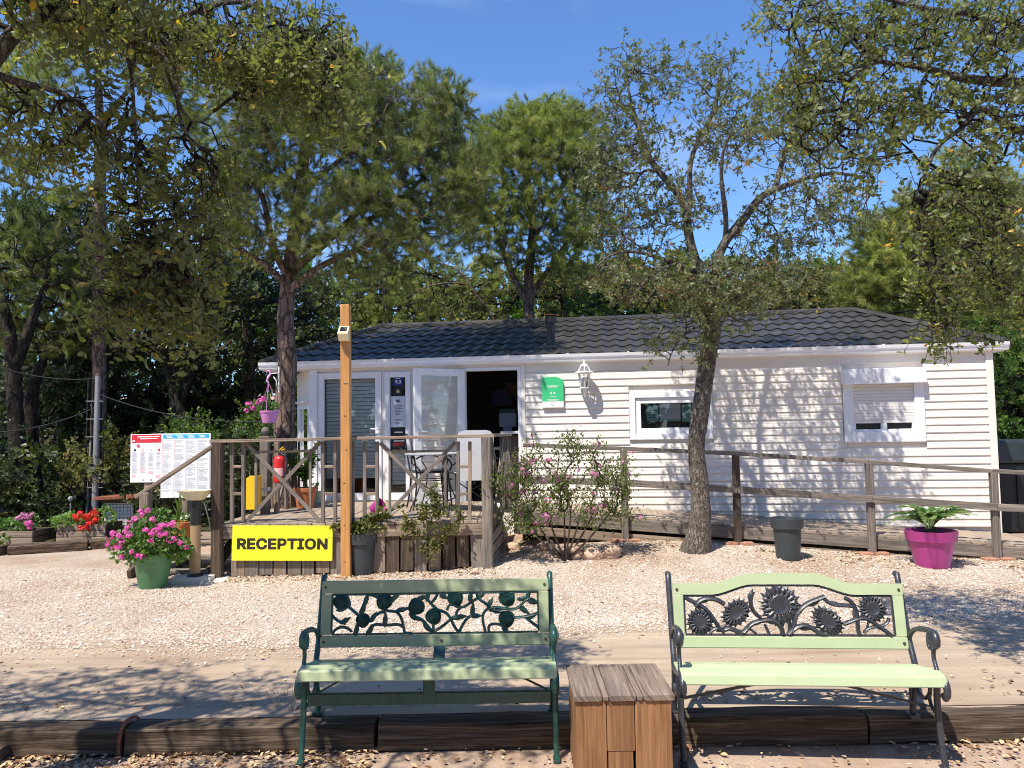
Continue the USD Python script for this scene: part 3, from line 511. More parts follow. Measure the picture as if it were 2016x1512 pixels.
# flue
d = ray(1085, 688); fp = EYE + d * (((E0 - EYE) @ RN) / (d @ RN)); fl = part(home, 'flue_pipe', lathe([(.14, -.05), (.13, .02), (.085, .045), (.06, .06), (.056, .30), (.056, .38)], fp, 20), 'flue_black', 40)
part(fl, 'cowl', lathe([(.05, .36), (.072, .36), (.078, .37), (.078, .44), (.06, .455), (.0, .46)], fp, 20), 'flue_black', 40); part(fl, 'rusty_lid', lathe([(.0, .462), (.080, .462), (.080, .472), (.0, .485)], fp, 20), 'rust', 40)
# glazed doors on the left: frames, panes, blinds
def hframe(r, wid, o0, o1, bot=None):
    a, b, c, d = r; bot = wid if bot is None else bot
    return join(hbox(a, a + wid, c, d, o0, o1), hbox(b - wid, b, c, d, o0, o1), hbox(a + wid + .001, b - wid - .001, d - wid, d, o0, o1 - .001), hbox(a + wid + .001, b - wid - .001, c, c + bot, o0, o1 - .001))
def blinds(parent, a, b, z0, z1, o):
    n = int((z1 - z0) / .052)
    for k in range(n):
        z = z1 - (k + .5) * .052; s = unit(HN * .55 - UP * .83) if True else HN
        part(parent, 'blind_slat', board(hp(a, z, o), hp(b, z, o), .05, .0025, unit(HN * .94 + UP * .34), .0006), 'blind_slat')
D1 = part(home, 'glazed_door', hframe(g1, .085, -.05, .012, .10), 'white_frame')
a, b, c, d = g1[0] + .085, g1[1] - .085, g1[2] + .10, g1[3] - .085
part(D1, 'pane', hbox(a, b, c, d, -.022, -.016), 'glass'); blinds(D1, a + .01, b - .01, c + .16, d, -.07)
hx = hw(742, 845); part(D1, 'handle', join(tube([hp(hx[0] + .04, hx[1], .012), hp(hx[0] + .04, hx[1], .05), hp(hx[0] - .07, hx[1] + .005, .052)], .009, 8), hbox(hx[0] + .025, hx[0] + .055, hx[1] - .10, hx[1] + .06, .012, .018)), 'ceramic_white', 40)
D2 = part(home, 'glazed_panel', hframe(g2, .072, -.05, .011, .10), 'white_frame')
a, b, c, d = g2[0] + .072, g2[1] - .072, g2[2] + .10, g2[3] - .072
part(D2, 'pane', hbox(a, b, c, d, -.022, -.016), 'glass'); blinds(D2, a + .005, b - .005, c + .06, hw(780, 885)[1], -.07)
part(D2, 'backing_film', hbox(a, b, hw(780, 885)[1] + .01, d, -.034, -.030), 'print_dark')
def sticker(parent, x0, y0, x1, y1, m, o=-.013, name='sticker', label=None):
    r = rect(x0, y0, x1, y1, o); return part(parent, name, hbox(r[0], r[1], r[2], r[3], o, o + .0025, .0004), m, label=label), r
def txt(parent, s, px, py, h, o, m, bold=True, width=None, name='lettering'):
    u_, z_ = hw(px, py, o); return part(parent, name, label_text(s, h, hp(u_, z_, o), HT, UP, .0015, bold, width), m)
def lines(parent, x0, y0, x1, n, dy, m, o, rng, name='print_line', th=1.1):
    gs = []
    for k in range(n):
        r = rect(x0 + rng.uniform(0, 2), y0 + k * dy, x1 - rng.uniform(0, (x1 - x0) * .35), y0 + k * dy + th, o); gs.append(hbox(r[0], r[1], r[2], r[3], o, o + .001, .0002))
    part(parent, name, join(*gs), m, kind='stuff' if n > 1 else None)
rl = rnd(5)
s_, _ = sticker(home, 775, 741, 793, 759, 'print_navy', label='dark blue score sticker reading 9,3'); txt(s_, '9,3', 784, 754.5, .042, -.0095, 'white_paper'); lines(s_, 777, 744.5, 792, 1, 2, 'white_paper', -.0095, rl, th=.8)
s_, _ = sticker(home, 776, 763, 791, 778, 'print_dark'); u_, z_ = hw(783.5, 770.5, -.0095); part(s_, 'gold_seal', prism([(.024 * math.cos(t), .024 * math.sin(t)) for t in np.arange(20) * PI / 10], hp(u_, z_, -.0095), HT, UP, HN, .001), 'print_gold')
s_, _ = sticker(home, 769, 780, 798, 841, 'print_teal', label='pale notice of opening hours taped inside the glass'); 
r = rect(769, 780, 798, 841, -.0105); part(s_, 'sheet', hbox(r[0] + .004, r[1] - .004, r[2] + .004, r[3] - .004, -.0105, -.0095, .0002), 'print_pale'); lines(s_, 776, 798, 794, 7, 3.0, 'print_dark', -.009, rl, th=.7); lines(s_, 778, 787, 789, 2, 3, 'sign_black', -.009, rl, th=2.0); lines(s_, 776, 825, 792, 4, 3, 'print_dark', -.009, rl, th=.7)
s_, _ = sticker(home, 771, 844, 798, 861, 'print_dark'); lines(s_, 775, 850, 793, 1, 3, 'white_paper', -.0095, rl, th=2.2); u_, z_ = hw(775, 852, -.0095)
s_, _ = sticker(home, 771, 863, 798, 881, 'print_dark'); lines(s_, 774, 867, 796, 1, 5, 'white_paper', -.0095, rl, th=2); lines(s_, 774, 872, 796, 2, 3.5, 'print_red', -.0095, rl, th=1.6)
# doorway frame and open leaf
part(home, 'door_frame', join(hbox(dw[0] - .03, dw[0], FLOOR - .04, dw[3] + .04, -.09, .02), hbox(dw[1], dw[1] + .043, FLOOR - .04, dw[3] + .04, -.09, .022), hbox(dw[0] + .001, dw[1] - .001, dw[3] + .001, dw[3] + .042, -.09, .019), hbox(dw[0], dw[1], FLOOR - .06, FLOOR, -.09, .02)), 'white_frame')
hinge = hp(dw[0] - .01, 0, .045); free = at(814, 850, 1)  # leaf direction: from the hinge towards the free edge
Lw = dw[1] - dw[0] + .02
best = min(np.radians(np.arange(0, 60, .5)), key=lambda t: abs((lambda p: 1008 + F * ((p - EYE) @ _r) / ((p - EYE) @ _f))(hinge - HT * math.cos(t) * Lw + HN * math.sin(t) * Lw + UP * 1.6) - 815))
lt = -HT * math.cos(best) + HN * math.sin(best); ln = unit(np.cross(lt, UP)); ln = ln if ln[1] < 0 else -ln
def lb(a, b, z0, z1, o0, o1):
    m = hinge + ln * (o0 + o1) / 2
    return board(m + lt * (a + b) / 2 + UP * z0, m + lt * (a + b) / 2 + UP * z1, b - a, o1 - o0, ln, .003) if z1 - z0 > b - a else board(m + lt * a + UP * (z0 + z1) / 2, m + lt * b + UP * (z0 + z1) / 2, o1 - o0, z1 - z0, UP, .003)
zt = dw[3] + .02
D3 = part(home, 'door_leaf', join(lb(0, .095, FLOOR, zt, -.02, .02), lb(Lw - .10, Lw, FLOOR, zt, -.02, .02), lb(.096, Lw - .101, zt - .09, zt, -.019, .019), lb(.096, Lw - .101, FLOOR, FLOOR + .16, -.019, .019)), 'white_frame', label='white glazed door leaf standing open against the wall')
part(D3, 'pane', lb(.095, Lw - .10, FLOOR + .16, zt - .09, -.004, .004), 'glass')
part(D3, 'handle', join(tube([hinge + lt * (Lw - .05) + UP * 1.60 + ln * .02, hinge + lt * (Lw - .05) + UP * 1.60 + ln * .06, hinge + lt * (Lw - .16) + UP * 1.60 + ln * .062], .010, 8), lb(Lw - .065, Lw - .035, 1.5, 1.66, .02, .026)), 'ceramic_white', 40)
# window beside the oak, window with roller shutter
W1 = part(home, 'window', join(hframe((w1[0] - .05, w1[1] + .05, w1[2] - .05, w1[3] + .05), .075, -.01, .034), hframe((w1[0] + .027, w1[1] - .027, w1[2] + .027, w1[3] - .027), .07, -.06, .012)), 'white_frame', label='low wide window with notices behind the glass')
pw = rect(1265, 791, 1367, 832, -.02); ux = pw[0] + (w1[1] - .1 - pw[0])
part(W1, 'pane', hbox(w1[0] + .09, w1[1] - .09, w1[2] + .09, w1[3] - .09, -.026, -.020), 'glass'); part(W1, 'dark_backing', hbox(w1[0] + .03, w1[1] - .03, w1[2] + .03, w1[3] - .03, -.085, -.075), 'print_dark')
for k, (x0, y0, x1, y1, m) in enumerate([(1273, 799, 1297, 829, 'print_teal'), (1299, 799, 1340, 829, 'print_teal'), (1342, 797, 1362, 830, 'print_teal'), (1364, 798, 1385, 830, 'print_teal'), (1298, 795, 1340, 825, 'print_pale')]):
    r = rect(x0, y0, x1, y1, -.05); n_ = part(W1, 'notice', hbox(r[0], r[1], r[2], r[3], -.06 + .004 * k, -.058 + .004 * k, .0003), m)
    lines(n_, x0 + 3, y0 + 4, x1 - 3, 5, 4.5, 'print_dark' if k != 4 else 'print_teal', -.0575 + .004 * k, rl, th=.8)
W2 = part(home, 'shutter_window', hframe((w2[0] - .045, w2[1] + .045, w2[2] - .045, w2[3] + .02), .115, -.01, .036, .13), 'white_frame', label='right hand window with a nearly closed roller shutter')
r = rect(1664, 727, 1811, 752, .1); part(W2, 'shutter_box', hbox(w2[0] - .055, w2[1] + .05, r[2] - .01, r[3], .0, .13, .008), 'white_frame')
r2 = rect(1672, 752, 1797, 835, .0); sz = r[2] - .01; k = 0
while sz - .026 > r2[2]:
    part(W2, 'shutter_slat', board(hp(w2[0] + .07, sz - .02, .005), hp(w2[1] - .07, sz - .02, .005), .010, .0385, UP, .0035), 'shutter_slat'); sz -= .0405
part(W2, 'dark_opening', hbox(w2[0] + .05, w2[1] - .05, w2[2] + .04, w2[3], -.06, -.03), 'print_dark')
um = (w2[0] + w2[1]) / 2; part(W2, 'sash', join(hbox(w2[0] + .07, w2[1] - .07, w2[2] + .03, w2[2] + .115, -.025, .012), hbox(um - .035, um + .035, w2[2] + .116, sz, -.025, .012), hbox(w2[0] + .071, w2[0] + .1, w2[2] + .116, sz, -.025, .012), hbox(w2[1] - .1, w2[1] - .071, w2[2] + .116, sz, -.025, .012)), 'white_frame')
# things seen inside through the doorway
ct_ = thing('reception_counter', 'brown counter with a pale top just inside the open doorway', 'counter', hp(dw[1] - .3, FLOOR, -.8))
part(ct_, 'counter_top', board(hp(dw[0] + .42, FLOOR + .92, -.55), hp(dw[1] + 1.2, FLOOR + .92, -.55), .5, .04, UP), 'shutter_slat'); part(ct_, 'front_panel', board(hp(dw[0] + .46, FLOOR + .45, -.42), hp(dw[1] + 1.1, FLOOR + .45, -.42), .03, .88, UP), 'interior_wood')
pr_ = thing('printer', 'grey screen standing on the reception counter in the doorway', 'screen', hp(dw[1] - .2, FLOOR + .94, -.6)); part(pr_, 'screen', hbox(dw[1] - .34, dw[1] - .10, FLOOR + 1.0, FLOOR + 1.19, -.62, -.59), 'pole_grey'); part(pr_, 'foot', hbox(dw[1] - .28, dw[1] - .16, FLOOR + .94, FLOOR + 1.0, -.66, -.56), 'pole_grey')
rp = rnd(21)
for k, (a, z, w_, h_) in enumerate([(.2, 1.35, .3, .25), (.38, 1.5, .2, .2), (.62, 1.45, .22, .26), (.3, 1.1, .25, .18), (.6, 1.12, .26, .2), (.85, 1.3, .2, .2)]):
    pc = thing('framed_picture', ['landscape picture high on the dark wall, leftmost through the doorway', 'small square picture right of the landscape picture inside', 'pale picture with a dark centre inside the doorway', 'low card pinned under the landscape picture inside', 'low pale card right of the other low card inside', 'small picture by the right door jamb inside'][k], 'picture', hp(dw[0] + a, FLOOR + z, -1.9))
    part(pc, 'frame', hbox(dw[0] + a - w_ / 2 - .02, dw[0] + a + w_ / 2 + .02, FLOOR + z - .02, FLOOR + z + h_ + .02, -1.93, -1.90), 'print_dark'); part(pc, 'print', hbox(dw[0] + a - w_ / 2, dw[0] + a + w_ / 2, FLOOR + z, FLOOR + z + h_, -1.899, -1.893), ['print_navy', 'interior_wood', 'print_pale', 'print_teal', 'print_pale', 'print_gold'][k])
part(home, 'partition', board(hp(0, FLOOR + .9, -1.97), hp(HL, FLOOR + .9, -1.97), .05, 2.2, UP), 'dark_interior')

# wall lantern and the green plaque
lu, lz = hw(1151.5, 758, .0); lan = thing('wall_lantern', 'white carriage lantern on the siding right of the green plaque', 'lantern', hp(lu, lz, .03))
LC = hp(lu, lz - .10, .165)
part(lan, 'bracket', join(hbox(lu - .028, lu + .028, lz - .14, lz + .02, .02, .036), tube(smoothline([hp(lu, lz - .10, .03), hp(lu, lz - .15, .09), hp(lu, lz - .10, .15), hp(lu, lz - .06, .165)], 14), .011, 8), tube(smoothline([hp(lu, lz - .04, .03), hp(lu, lz - .03, .075), hp(lu, lz - .07, .10)], 10), .008, 6)), 'ceramic_white', 40)
def cage(prof, n=6, r=.006, off=0.0):
    gs = []
    for k in range(n):
        t = 2 * PI * (k + .5) / n; gs.append(tube([LC + UP * z + rr * np.array([math.cos(t), math.sin(t), 0]) for rr, z in prof], r, 5))
    return join(*gs)
B_ = .04
part(lan, 'base', lathe([(0, B_), (.05, B_), (.058, B_ + .012), (.055, B_ + .022), (0, B_ + .024)], LC, 6), 'ceramic_white'); part(lan, 'cage', cage([(.052, B_ + .02), (.085, B_ + .20)]), 'ceramic_white', 40)
part(lan, 'glass_body', lathe([(.050, B_ + .024), (.082, B_ + .198)], LC, 6), 'lantern_glass'); part(lan, 'rim', lathe([(.05, B_ + .2), (.125, B_ + .2), (.128, B_ + .21), (.10, B_ + .224), (.09, B_ + .224)], LC, 18), 'ceramic_white', 40)
part(lan, 'roof_cage', cage([(.085, B_ + .224), (.045, B_ + .30)]), 'ceramic_white', 40); part(lan, 'finial', lathe([(.05, B_ + .296), (.045, B_ + .31), (.02, B_ + .325), (.012, B_ + .335), (.016, B_ + .35), (.008, B_ + .37), (0, B_ + .385)], LC, 14), 'ceramic_white', 40)
part(lan, 'bulb', lathe([(.014, B_ + .03), (.014, B_ + .09), (.028, B_ + .12), (.026, B_ + .15), (0, B_ + .17)], LC, 12), 'ceramic_white', 40)
r = rect(1067, 743, 1110, 802, .03); pq = thing('campsite_plaque', 'green and white campsite plaque with two stars right of the doorway', 'sign', hp(r[0], r[2], .03))
w_, h_ = r[1] - r[0], r[3] - r[2]; O = hp(r[0], r[2], .026)
part(pq, 'green_plate', prism([(0, h_ * .2), (w_, h_ * .2), (w_, h_ * .86), (w_ * .93, h_ * .93), (w_ * .80, h_ * .97), (w_ * .72, h_), (0, h_)], O, HT, UP, HN, .03), 'sign_green'); part(pq, 'white_plate', prism([(0, 0), (w_, 0), (w_, h_ * .2 - .001), (0, h_ * .2 - .001)], O, HT, UP, HN, .03), 'white_frame')
part(pq, 'lettering', label_text('CAMPING', .026, O + HT * w_ * .48 + UP * h_ * .66 + HN * .0305, HT, UP, .001, True, w_ * .5), 'white_paper')
star = [((.017 if k % 2 == 0 else .008) * math.sin(k * PI / 5), (.017 if k % 2 == 0 else .008) * math.cos(k * PI / 5)) for k in range(10)]
for dx in (.42, .58): part(pq, 'star', prism(star, O + HT * w_ * dx + UP * h_ * .47 + HN * .0305, HT, UP, HN, .001), 'white_paper')
for z, n in ((.36, .3), (.265, .55), (.235, .5)): part(pq, 'print_line', board(O + HT * w_ * (.5 - n / 2) + UP * h_ * z + HN * .031, O + HT * w_ * (.5 + n / 2) + UP * h_ * z + HN * .031, .001, .006, UP, .0002), 'white_paper')
part(pq, 'emblem', tube(smoothline([O + HT * (w_ * .5 + .022 * math.cos(t)) + UP * (h_ * .1 + .016 * math.sin(t)) + HN * .0305 for t in np.linspace(2.2, 6.4, 9)], 16), .0014, 4), 'print_navy')

# ================================================================== DECK, STEPS, RAMP
DY, DXL, DXR, DZ = 7.97, -3.06, -.235, .68
rd = rnd(31)
deck = thing('wooden_deck', 'raised weathered timber deck in front of the glazed doors', 'deck', (-1.6, 9, .14))
nb = 20; bw = (DXR - DXL) / nb
for k in range(nb):
    x = DXL + (k + .5) * bw; ye = house_y(x) - .04 if x > -2.72 else 9.55
    part(deck, 'deck_board', board((x, DY - .03, DZ - .014 + rd.normal(0, .0015)), (x, ye, DZ - .014), bw - .006, .028, UP), 'wood_deck')
part(deck, 'rim_joist', board((DXL, DY - .008, DZ - .09), (DXR, DY - .008, DZ - .09), .04, .115, UP), 'wood_grey_warm')
part(deck, 'side_joist', board((DXL + .02, DY + .03, DZ - .10), (DXL + .02, 9.5, DZ - .10), .04, .14, UP), 'wood_dark'); part(deck, 'side_joist', board((DXR - .02, DY + .03, DZ - .10), (DXR - .02 + .1, 9.9, DZ - .10), .04, .14, UP), 'wood_dark')
px = 457; k = 0
while px < 944:
    x0, x1 = (px - 1008) * DY / F, (px + 24.5 + rd.uniform(-1.5, 1.5) - 1008) * DY / F
    part(deck, 'skirting_board', board(((x0 + x1) / 2, DY + .004 + rd.normal(0, .003), float(gz((x0 + x1) / 2, DY)) + rd.uniform(-.01, .03)), ((x0 + x1) / 2 + rd.normal(0, .002), DY + .006, DZ - .15), x1 - x0, .022, (0, -1, 0)), ['wood_dark', 'wood_grey', 'wood_grey_warm', 'wood_dark'][k % 4] if px > 690 else ['wood_grey_warm', 'wood_grey', 'wood_grey'][k % 3]); px += 27.4; k += 1
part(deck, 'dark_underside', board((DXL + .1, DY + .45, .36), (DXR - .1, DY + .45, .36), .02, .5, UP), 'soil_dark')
for k in range(4): part(deck, 'side_skirting', board((DXR + .0, DY + .06, DZ - .20 - k * .125), (DXR + .1, 9.2, DZ - .20 - k * .125), .022, .105, UP), 'wood_grey_warm')

rail = thing('deck_railing', 'weathered deck railing with crossed braces and ladder bars along the deck front', 'railing', (-1.6, DY, DZ))
def rp(px, py, Y=DY): return at(px, py, Y)
def bar(parent, name, x0, y0, x1, y1, w=.034, t=.034, Y=DY, m='wood_grey', up=(0, -1, 0)):
    return part(parent, name, board(at(x0, y0, Y), at(x1, y1, Y), w, t, up), m)
for px, top, w in ((430, 868, .105), (958, 858, .105)):
    X = at(px, 900, DY - .02)[0]; part(rail, 'newel_post', board((X, DY - .03, float(gz(X, DY)) - .03), (X, DY - .03, at(px, top, DY)[2] - .003), w, w, (0, -1, 0)), 'wood_grey' if px > 500 else 'wood_dark')
part(rail, 'top_rail', board(at(416, 869, DY - .03), at(700, 863, DY - .03), .10, .032, UP), 'wood_grey_warm'); part(rail, 'top_rail', board(at(700.6, 863, DY - .03), at(973, 858, DY - .03), .10, .032, UP), 'wood_grey_warm')
for x in (457, 479, 636, 660, 694.5, 718, 742.5, 902, 925): bar(rail, 'baluster', x, 1028, x, 869, .036, .036, m='wood_grey' if x != 925 else 'wood_grey_warm')
for a, b in ((457, 479), (636, 660), (718, 742.5), (902, 925)):
    for y in (918.5, 972): bar(rail, 'ladder_rung', a + 3.2, y, b - 3.2, y, .036, .03, up=UP, m='wood_grey_warm')
for a, b in ((482, 633), (745.5, 899)):
    bar(rail, 'cross_brace', a + 3, 872, b - 2, 1027, .038, .018, Y=DY - .012); bar(rail, 'cross_brace', b - 2, 870, a + 3, 1027, .038, .018, Y=DY + .012)
    bar(rail, 'brace_rail', a + 22, 890, b - 22, 887.5, .03, .026, Y=DY + .002, up=UP, m='wood_grey_warm'); bar(rail, 'brace_upright', a + 22, 892, a + 22, 1003, .026, .022, Y=DY + .034); bar(rail, 'brace_upright', b - 22, 890, b - 22, 1003, .026, .022, Y=DY + .034)
# short railing from the right newel to the wall
P0, P1 = np.array([-.262, DY, 0]), np.array([-.06, 9.25, 0])
sr = thing('side_railing', 'short deck railing seen end on, running back from the right newel', 'railing', (P0 + P1) / 2 + UP * DZ)
def sp(t, z): return P0 + (P1 - P0) * t + UP * z
part(sr, 'post', board(sp(1, DZ), sp(1, 1.53), .07, .07, (0, -1, 0)), 'wood_grey'); part(sr, 'top_rail', board(sp(.04, 1.545), sp(1.03, 1.545), .09, .03, UP), 'wood_grey_warm')
for a, b in ((.18, .62),):
    part(sr, 'cross_brace', board(sp(a, 1.5), sp(b, DZ + .04), .02, .04, UP), 'wood_grey'); part(sr, 'cross_brace', board(sp(b, 1.5) + [.02, 0, 0], sp(a, DZ + .04) + [.02, 0, 0], .02, .04, UP), 'wood_grey_warm'); part(sr, 'brace_rail', board(sp(a, 1.40), sp(b, 1.40), .03, .03, UP), 'wood_grey_warm')
for t in (.10, .16, .64, .72, .80, .88): part(sr, 'baluster', board(sp(t, DZ), sp(t, 1.53), .034, .034, (0, -1, 0)), 'wood_grey')
# railing at the left back with a ball post
Q0, Q1 = np.array([at(522, 900, 9.0)[0], 9.0, 0]), np.array([-2.72, 10.05, 0])
lr = thing('back_railing', 'deck railing at the left back, starting at the post with a wooden ball', 'railing', (Q0 + Q1) / 2 + UP * DZ)
def lp(t, z): return Q0 + (Q1 - Q0) * t + UP * z
part(lr, 'ball_post', board(lp(0, .2), lp(0, 1.555), .10, .10, (0, -1, 0)), 'wood_grey'); part(lr, 'post_cap', box(lp(0, 1.566), (.125, .125, .022)), 'wood_grey_warm'); part(lr, 'wooden_ball', lathe([(.0, 1.575), (.022, 1.578), (.02, 1.59), (.035, 1.60), (.046, 1.625), (.046, 1.64), (.036, 1.665), (.018, 1.68), (0, 1.683)], lp(0, 0), 16), 'wood_grey', True)
part(lr, 'post', board(lp(0, .4) + [.13, .03, 0], lp(0, 1.50) + [.13, .03, 0], .055, .055, (0, -1, 0)), 'wood_grey_warm'); part(lr, 'top_rail', board(lp(.1, 1.52), lp(1, 1.52), .09, .03, UP), 'wood_dark')
part(lr, 'cross_brace', board(lp(.3, 1.5), lp(.75, DZ + .05), .02, .04, UP), 'wood_grey_warm'); part(lr, 'cross_brace', board(lp(.75, 1.5), lp(.3, DZ + .05), .02, .04, UP), 'wood_grey')
for t in (.5, .62, .85): part(lr, 'baluster', board(lp(t, DZ), lp(t, 1.5), .03, .03, (0, -1, 0)), 'wood_grey')
# steps at the left
stp = thing('timber_steps', 'low timber steps at the left end of the deck', 'steps', (-3.5, 8.5, .14))
for (y0, y1, z, x0) in ((8.10, 8.9, .475, -3.98), (8.02, 8.14, .335, -3.62), (7.92, 8.05, .21, -3.55)):
    n = 4 if y1 - y0 > .5 else 1
    for k in range(n): part(stp, 'tread_board', board((x0, y0 + (k + .5) * (y1 - y0) / n, z), (DXL - .06, y0 + (k + .5) * (y1 - y0) / n, z), (y1 - y0) / n - .008, .035, UP), 'wood_grey_warm' if z > .4 else 'wood_grey')
for x in (-3.95, -3.15): part(stp, 'stringer', board((x, 7.98, .16), (x, 8.9, .45), .04, .14, UP), 'wood_dark')
for x in (-3.98, -3.5): part(stp, 'leg', board((x, 8.12, .10), (x, 8.12, .46), .06, .05, (0, -1, 0)), 'wood_dark')
hr = thing('step_handrail', 'sloping timber handrail from the left newel down to a short post', 'handrail', (-3.7, DY, .6))
part(hr, 'handrail', board(at(268, 979, DY - .05), at(423, 876, DY - .04), .075, .035, UP), 'wood_grey_warm'); X = at(287, 990, DY - .04)[0]; part(hr, 'post', board((X, DY - .04, .1), (X, DY - .04, at(287, 968, DY - .04)[2]), .10, .10, (0, -1, 0)), 'wood_grey_warm')

# ramp
def ry(x): return 9.0 - .15 * x
def rz(x): return .60 - .073 * (x - 1.24)
ramp = thing('wooden_ramp', 'long timber access ramp sloping down along the white siding', 'ramp', (3.5, 9, .3))
x = .02
while x < 7.3:
    y0, y1 = ry(x) - .02, house_y(x) - .045; z = rz(x) + rd.normal(0, .0015)
    part(ramp, 'ramp_board', board((x + .0, y0, z - .012), (x + .10, y1, z - .012), .132, .024, UP), 'wood_deck'); x += .14
xs = [-.0, 2.0, 4.3, 7.4]
for a, b in zip(xs[:-1], xs[1:]):
    part(ramp, 'rim_board', board((a, ry(a) - .03, rz(a) - .085), (b - .006, ry(b) - .03, rz(b) - .085), .032, .125, UP), 'wood_grey')
    part(ramp, 'lower_board', board((a, ry(a) - .01, max(rz(a) - .235, .23 - .02 * a)), (b - .006, ry(b) - .01, max(rz(b) - .235, .06)), .03, .10, UP), 'wood_grey_warm')
part(ramp, 'inner_joist', board((.1, house_y(.1) - .15, rz(.1) - .1), (7.3, house_y(7.3) - .15, rz(7.3) - .1), .04, .14, UP), 'wood_dark')
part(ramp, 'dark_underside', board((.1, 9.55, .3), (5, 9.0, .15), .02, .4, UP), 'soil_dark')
rr_ = thing('ramp_railing', 'two-bar timber railing on posts along the front of the ramp', 'railing', (3.5, 8.6, .8))
PX = [.12, 1.245, 2.455, 3.83, 5.05, 6.35]
PT = [1.43, 1.374, 1.304, 1.20, 1.09, 1.0]; PM = [1.03, .99, .905, .80, .712, .64]
for k, x in enumerate(PX):
    if k: part(rr_, 'post', board((x, ry(x) - .085, float(gz(x, ry(x) - .09)) + .005), (x + .004, ry(x) - .085, PT[k] - .02), .075, .06, (0, -1, 0)), 'wood_dark' if k == 2 else 'wood_grey')
    if k < 5:
        b = PX[k + 1]
        part(rr_, 'top_rail', board((x + (.0 if k else 0), ry(x) - .07, PT[k] - .004), (b - .004, ry(b) - .07, PT[k + 1] - .004), .085, .045, UP), 'wood_grey')
        part(rr_, 'mid_rail', board((x, ry(x) - .135, PM[k]), (b - .004, ry(b) - .135, PM[k + 1] + .002), .028, .075, UP), 'wood_grey')
for x in PX[1:5]:
    y = ry(x) - .1; z = float(gz(x, y)); p = thing('brick_footing', {1.245: 'brick footing under the ramp post behind the flowering shrub', 2.455: 'brick footing under the ramp post just right of the oak trunk', 3.83: 'brick footing under the ramp post right of the empty dark pot', 5.05: 'brick footing under the ramp post right of the magenta pot'}[x], 'bricks', (x, y, z), 'bricks under the ramp posts')
    part(p, 'brick', box((x - .085, y, z + .01), (.15, .11, .055), ch=.006), 'brick_red'); part(p, 'brick', box((x + .085, y + .008, z + .008), (.15, .11, .055), ch=.006), 'brick_red')

# reception board
sg = thing('reception_sign', 'bright yellow board with black RECEPTION lettering on the deck front', 'sign', (-2.4, DY, .4))
c = [at(458, 1034, DY - .045), at(655, 1034.5, DY - .045), at(654, 1104.5, DY - .045), at(458, 1103, DY - .045)]
ex = unit(c[1] - c[0]); wS, hS = np.linalg.norm(c[1] - c[0]), np.linalg.norm(c[3] - c[0]); ey = unit(np.cross(ex, [0, 1, 0])); ey = ey if ey[2] > 0 else -ey; ez = np.cross(ex, ey)
bm = (c[0] + c[2]) / 2 - ex * wS / 2
part(sg, 'board', board(bm, bm + ex * wS, .004, hS, ey, .0008), 'sign_yellow')
part(sg, 'lettering', label_text('RECEPTION', .112, (c[0] + c[2]) / 2 - ey * .056 + ez * .0026, ex, ey, .0015, 'heavy', .925), 'sign_black')
for a in (.06, .22, .6, .94): part(sg, 'fixing_wire', tube([bm + ex * wS * a + ey * hS * .47 + ez * .004, bm + ex * (wS * a + .004) + ey * (hS * .47 + .05) + ez * .006], .0012, 4), 'steel')

# orange post with solar lamp
po = thing('timber_post', 'tall orange-stained timber post in front of the deck railing', 'post', (at(682, 1100, 7.86)[0], 7.86, .14))
X = at(682, 1128, 7.86)[0]; part(po, 'shaft', board((X, 7.86, .12), (X, 7.86, at(682, 600, 7.86)[2]), .094, .094, (0, -1, 0), .004), 'wood_orange')
rs_ = rnd(3)
for k in range(7): 
    z = .35 + k * .36 + rs_.uniform(-.05, .05); part(po, 'screw', lathe([(.0, 0), (.006, 0), (.006, .003), (0, .003)], (0, 0, 0), 8), 'screw') if False else part(po, 'screw', tube([(X + rs_.uniform(-.03, .03), 7.814, z), (X + rs_.uniform(-.03, .03) * 0 + rs_.uniform(-.02, .02), 7.811, z)], .005, 6), 'screw')
so = thing('solar_lamp', 'cream wedge-shaped solar lamp fixed high on the orange post', 'solar lamp', at(679, 658, 7.80))
s0 = at(679, 657, 7.81); yy = np.array([0, -1.0, 0]); hx_ = np.array([1.0, 0, 0])
sprof = [(0, .072), (.02, .075), (.105, .0), (.108, -.012), (.055, -.075), (0, -.078)]
part(so, 'body', prism(sprof, s0 - hx_ * .052, yy, UP, hx_, .104), 'lamp_shade'); sd = unit(yy * .085 - UP * .075); sn = unit(yy * .075 + UP * .085)
part(so, 'solar_cell', board(s0 + yy * .034 + UP * .063 + sn * .002, s0 + yy * .09 + UP * .0135 + sn * .002, .07, .003, sn, .0005), 'solar_cell')

# ================================================================== THINGS ROUND THE DECK
def pot(name, label, cat, px, py, mat, prof, Y=None, rimmat=None, group=None, soil_at=.9, z0=None):
    """prof: (radius, height) outside, from base to rim"""
    if z0 is None:
        z = .14
        for _ in range(8): p = on(px, py, z); z = float(gz(p[0], p[1]))
    else: p = on(px, py, z0); z = z0
    t = thing(name, label, cat, p, group); H = prof[-1][1]; ri = prof[-1][0]
    inner = [(ri - .012, H + .002), (ri - .018, H - .01), (prof[-1][0] * .82, H * .80), (0, H * .80)]
    part(t, 'pot_body', lathe([(0, 0.0)] + prof + inner[:3], p, 40), mat, 35); part(t, 'potting_soil', lathe([(ri * .86, H * soil_at - .004), (ri * .5, H * soil_at + .005), (0, H * soil_at + .008)], p, 20), 'soil_dark', True)
    return t, np.array(p), H, ri
gp, gpp, gpH, gpR = pot('flower_pot', 'big green pot of pink geraniums beside the steps', 'flower pot', 301, 1157, 'pot_green', [(.118, 0), (.124, .006), (.150, .15), (.172, .27), (.182, .285), (.186, .30), (.188, .325)])
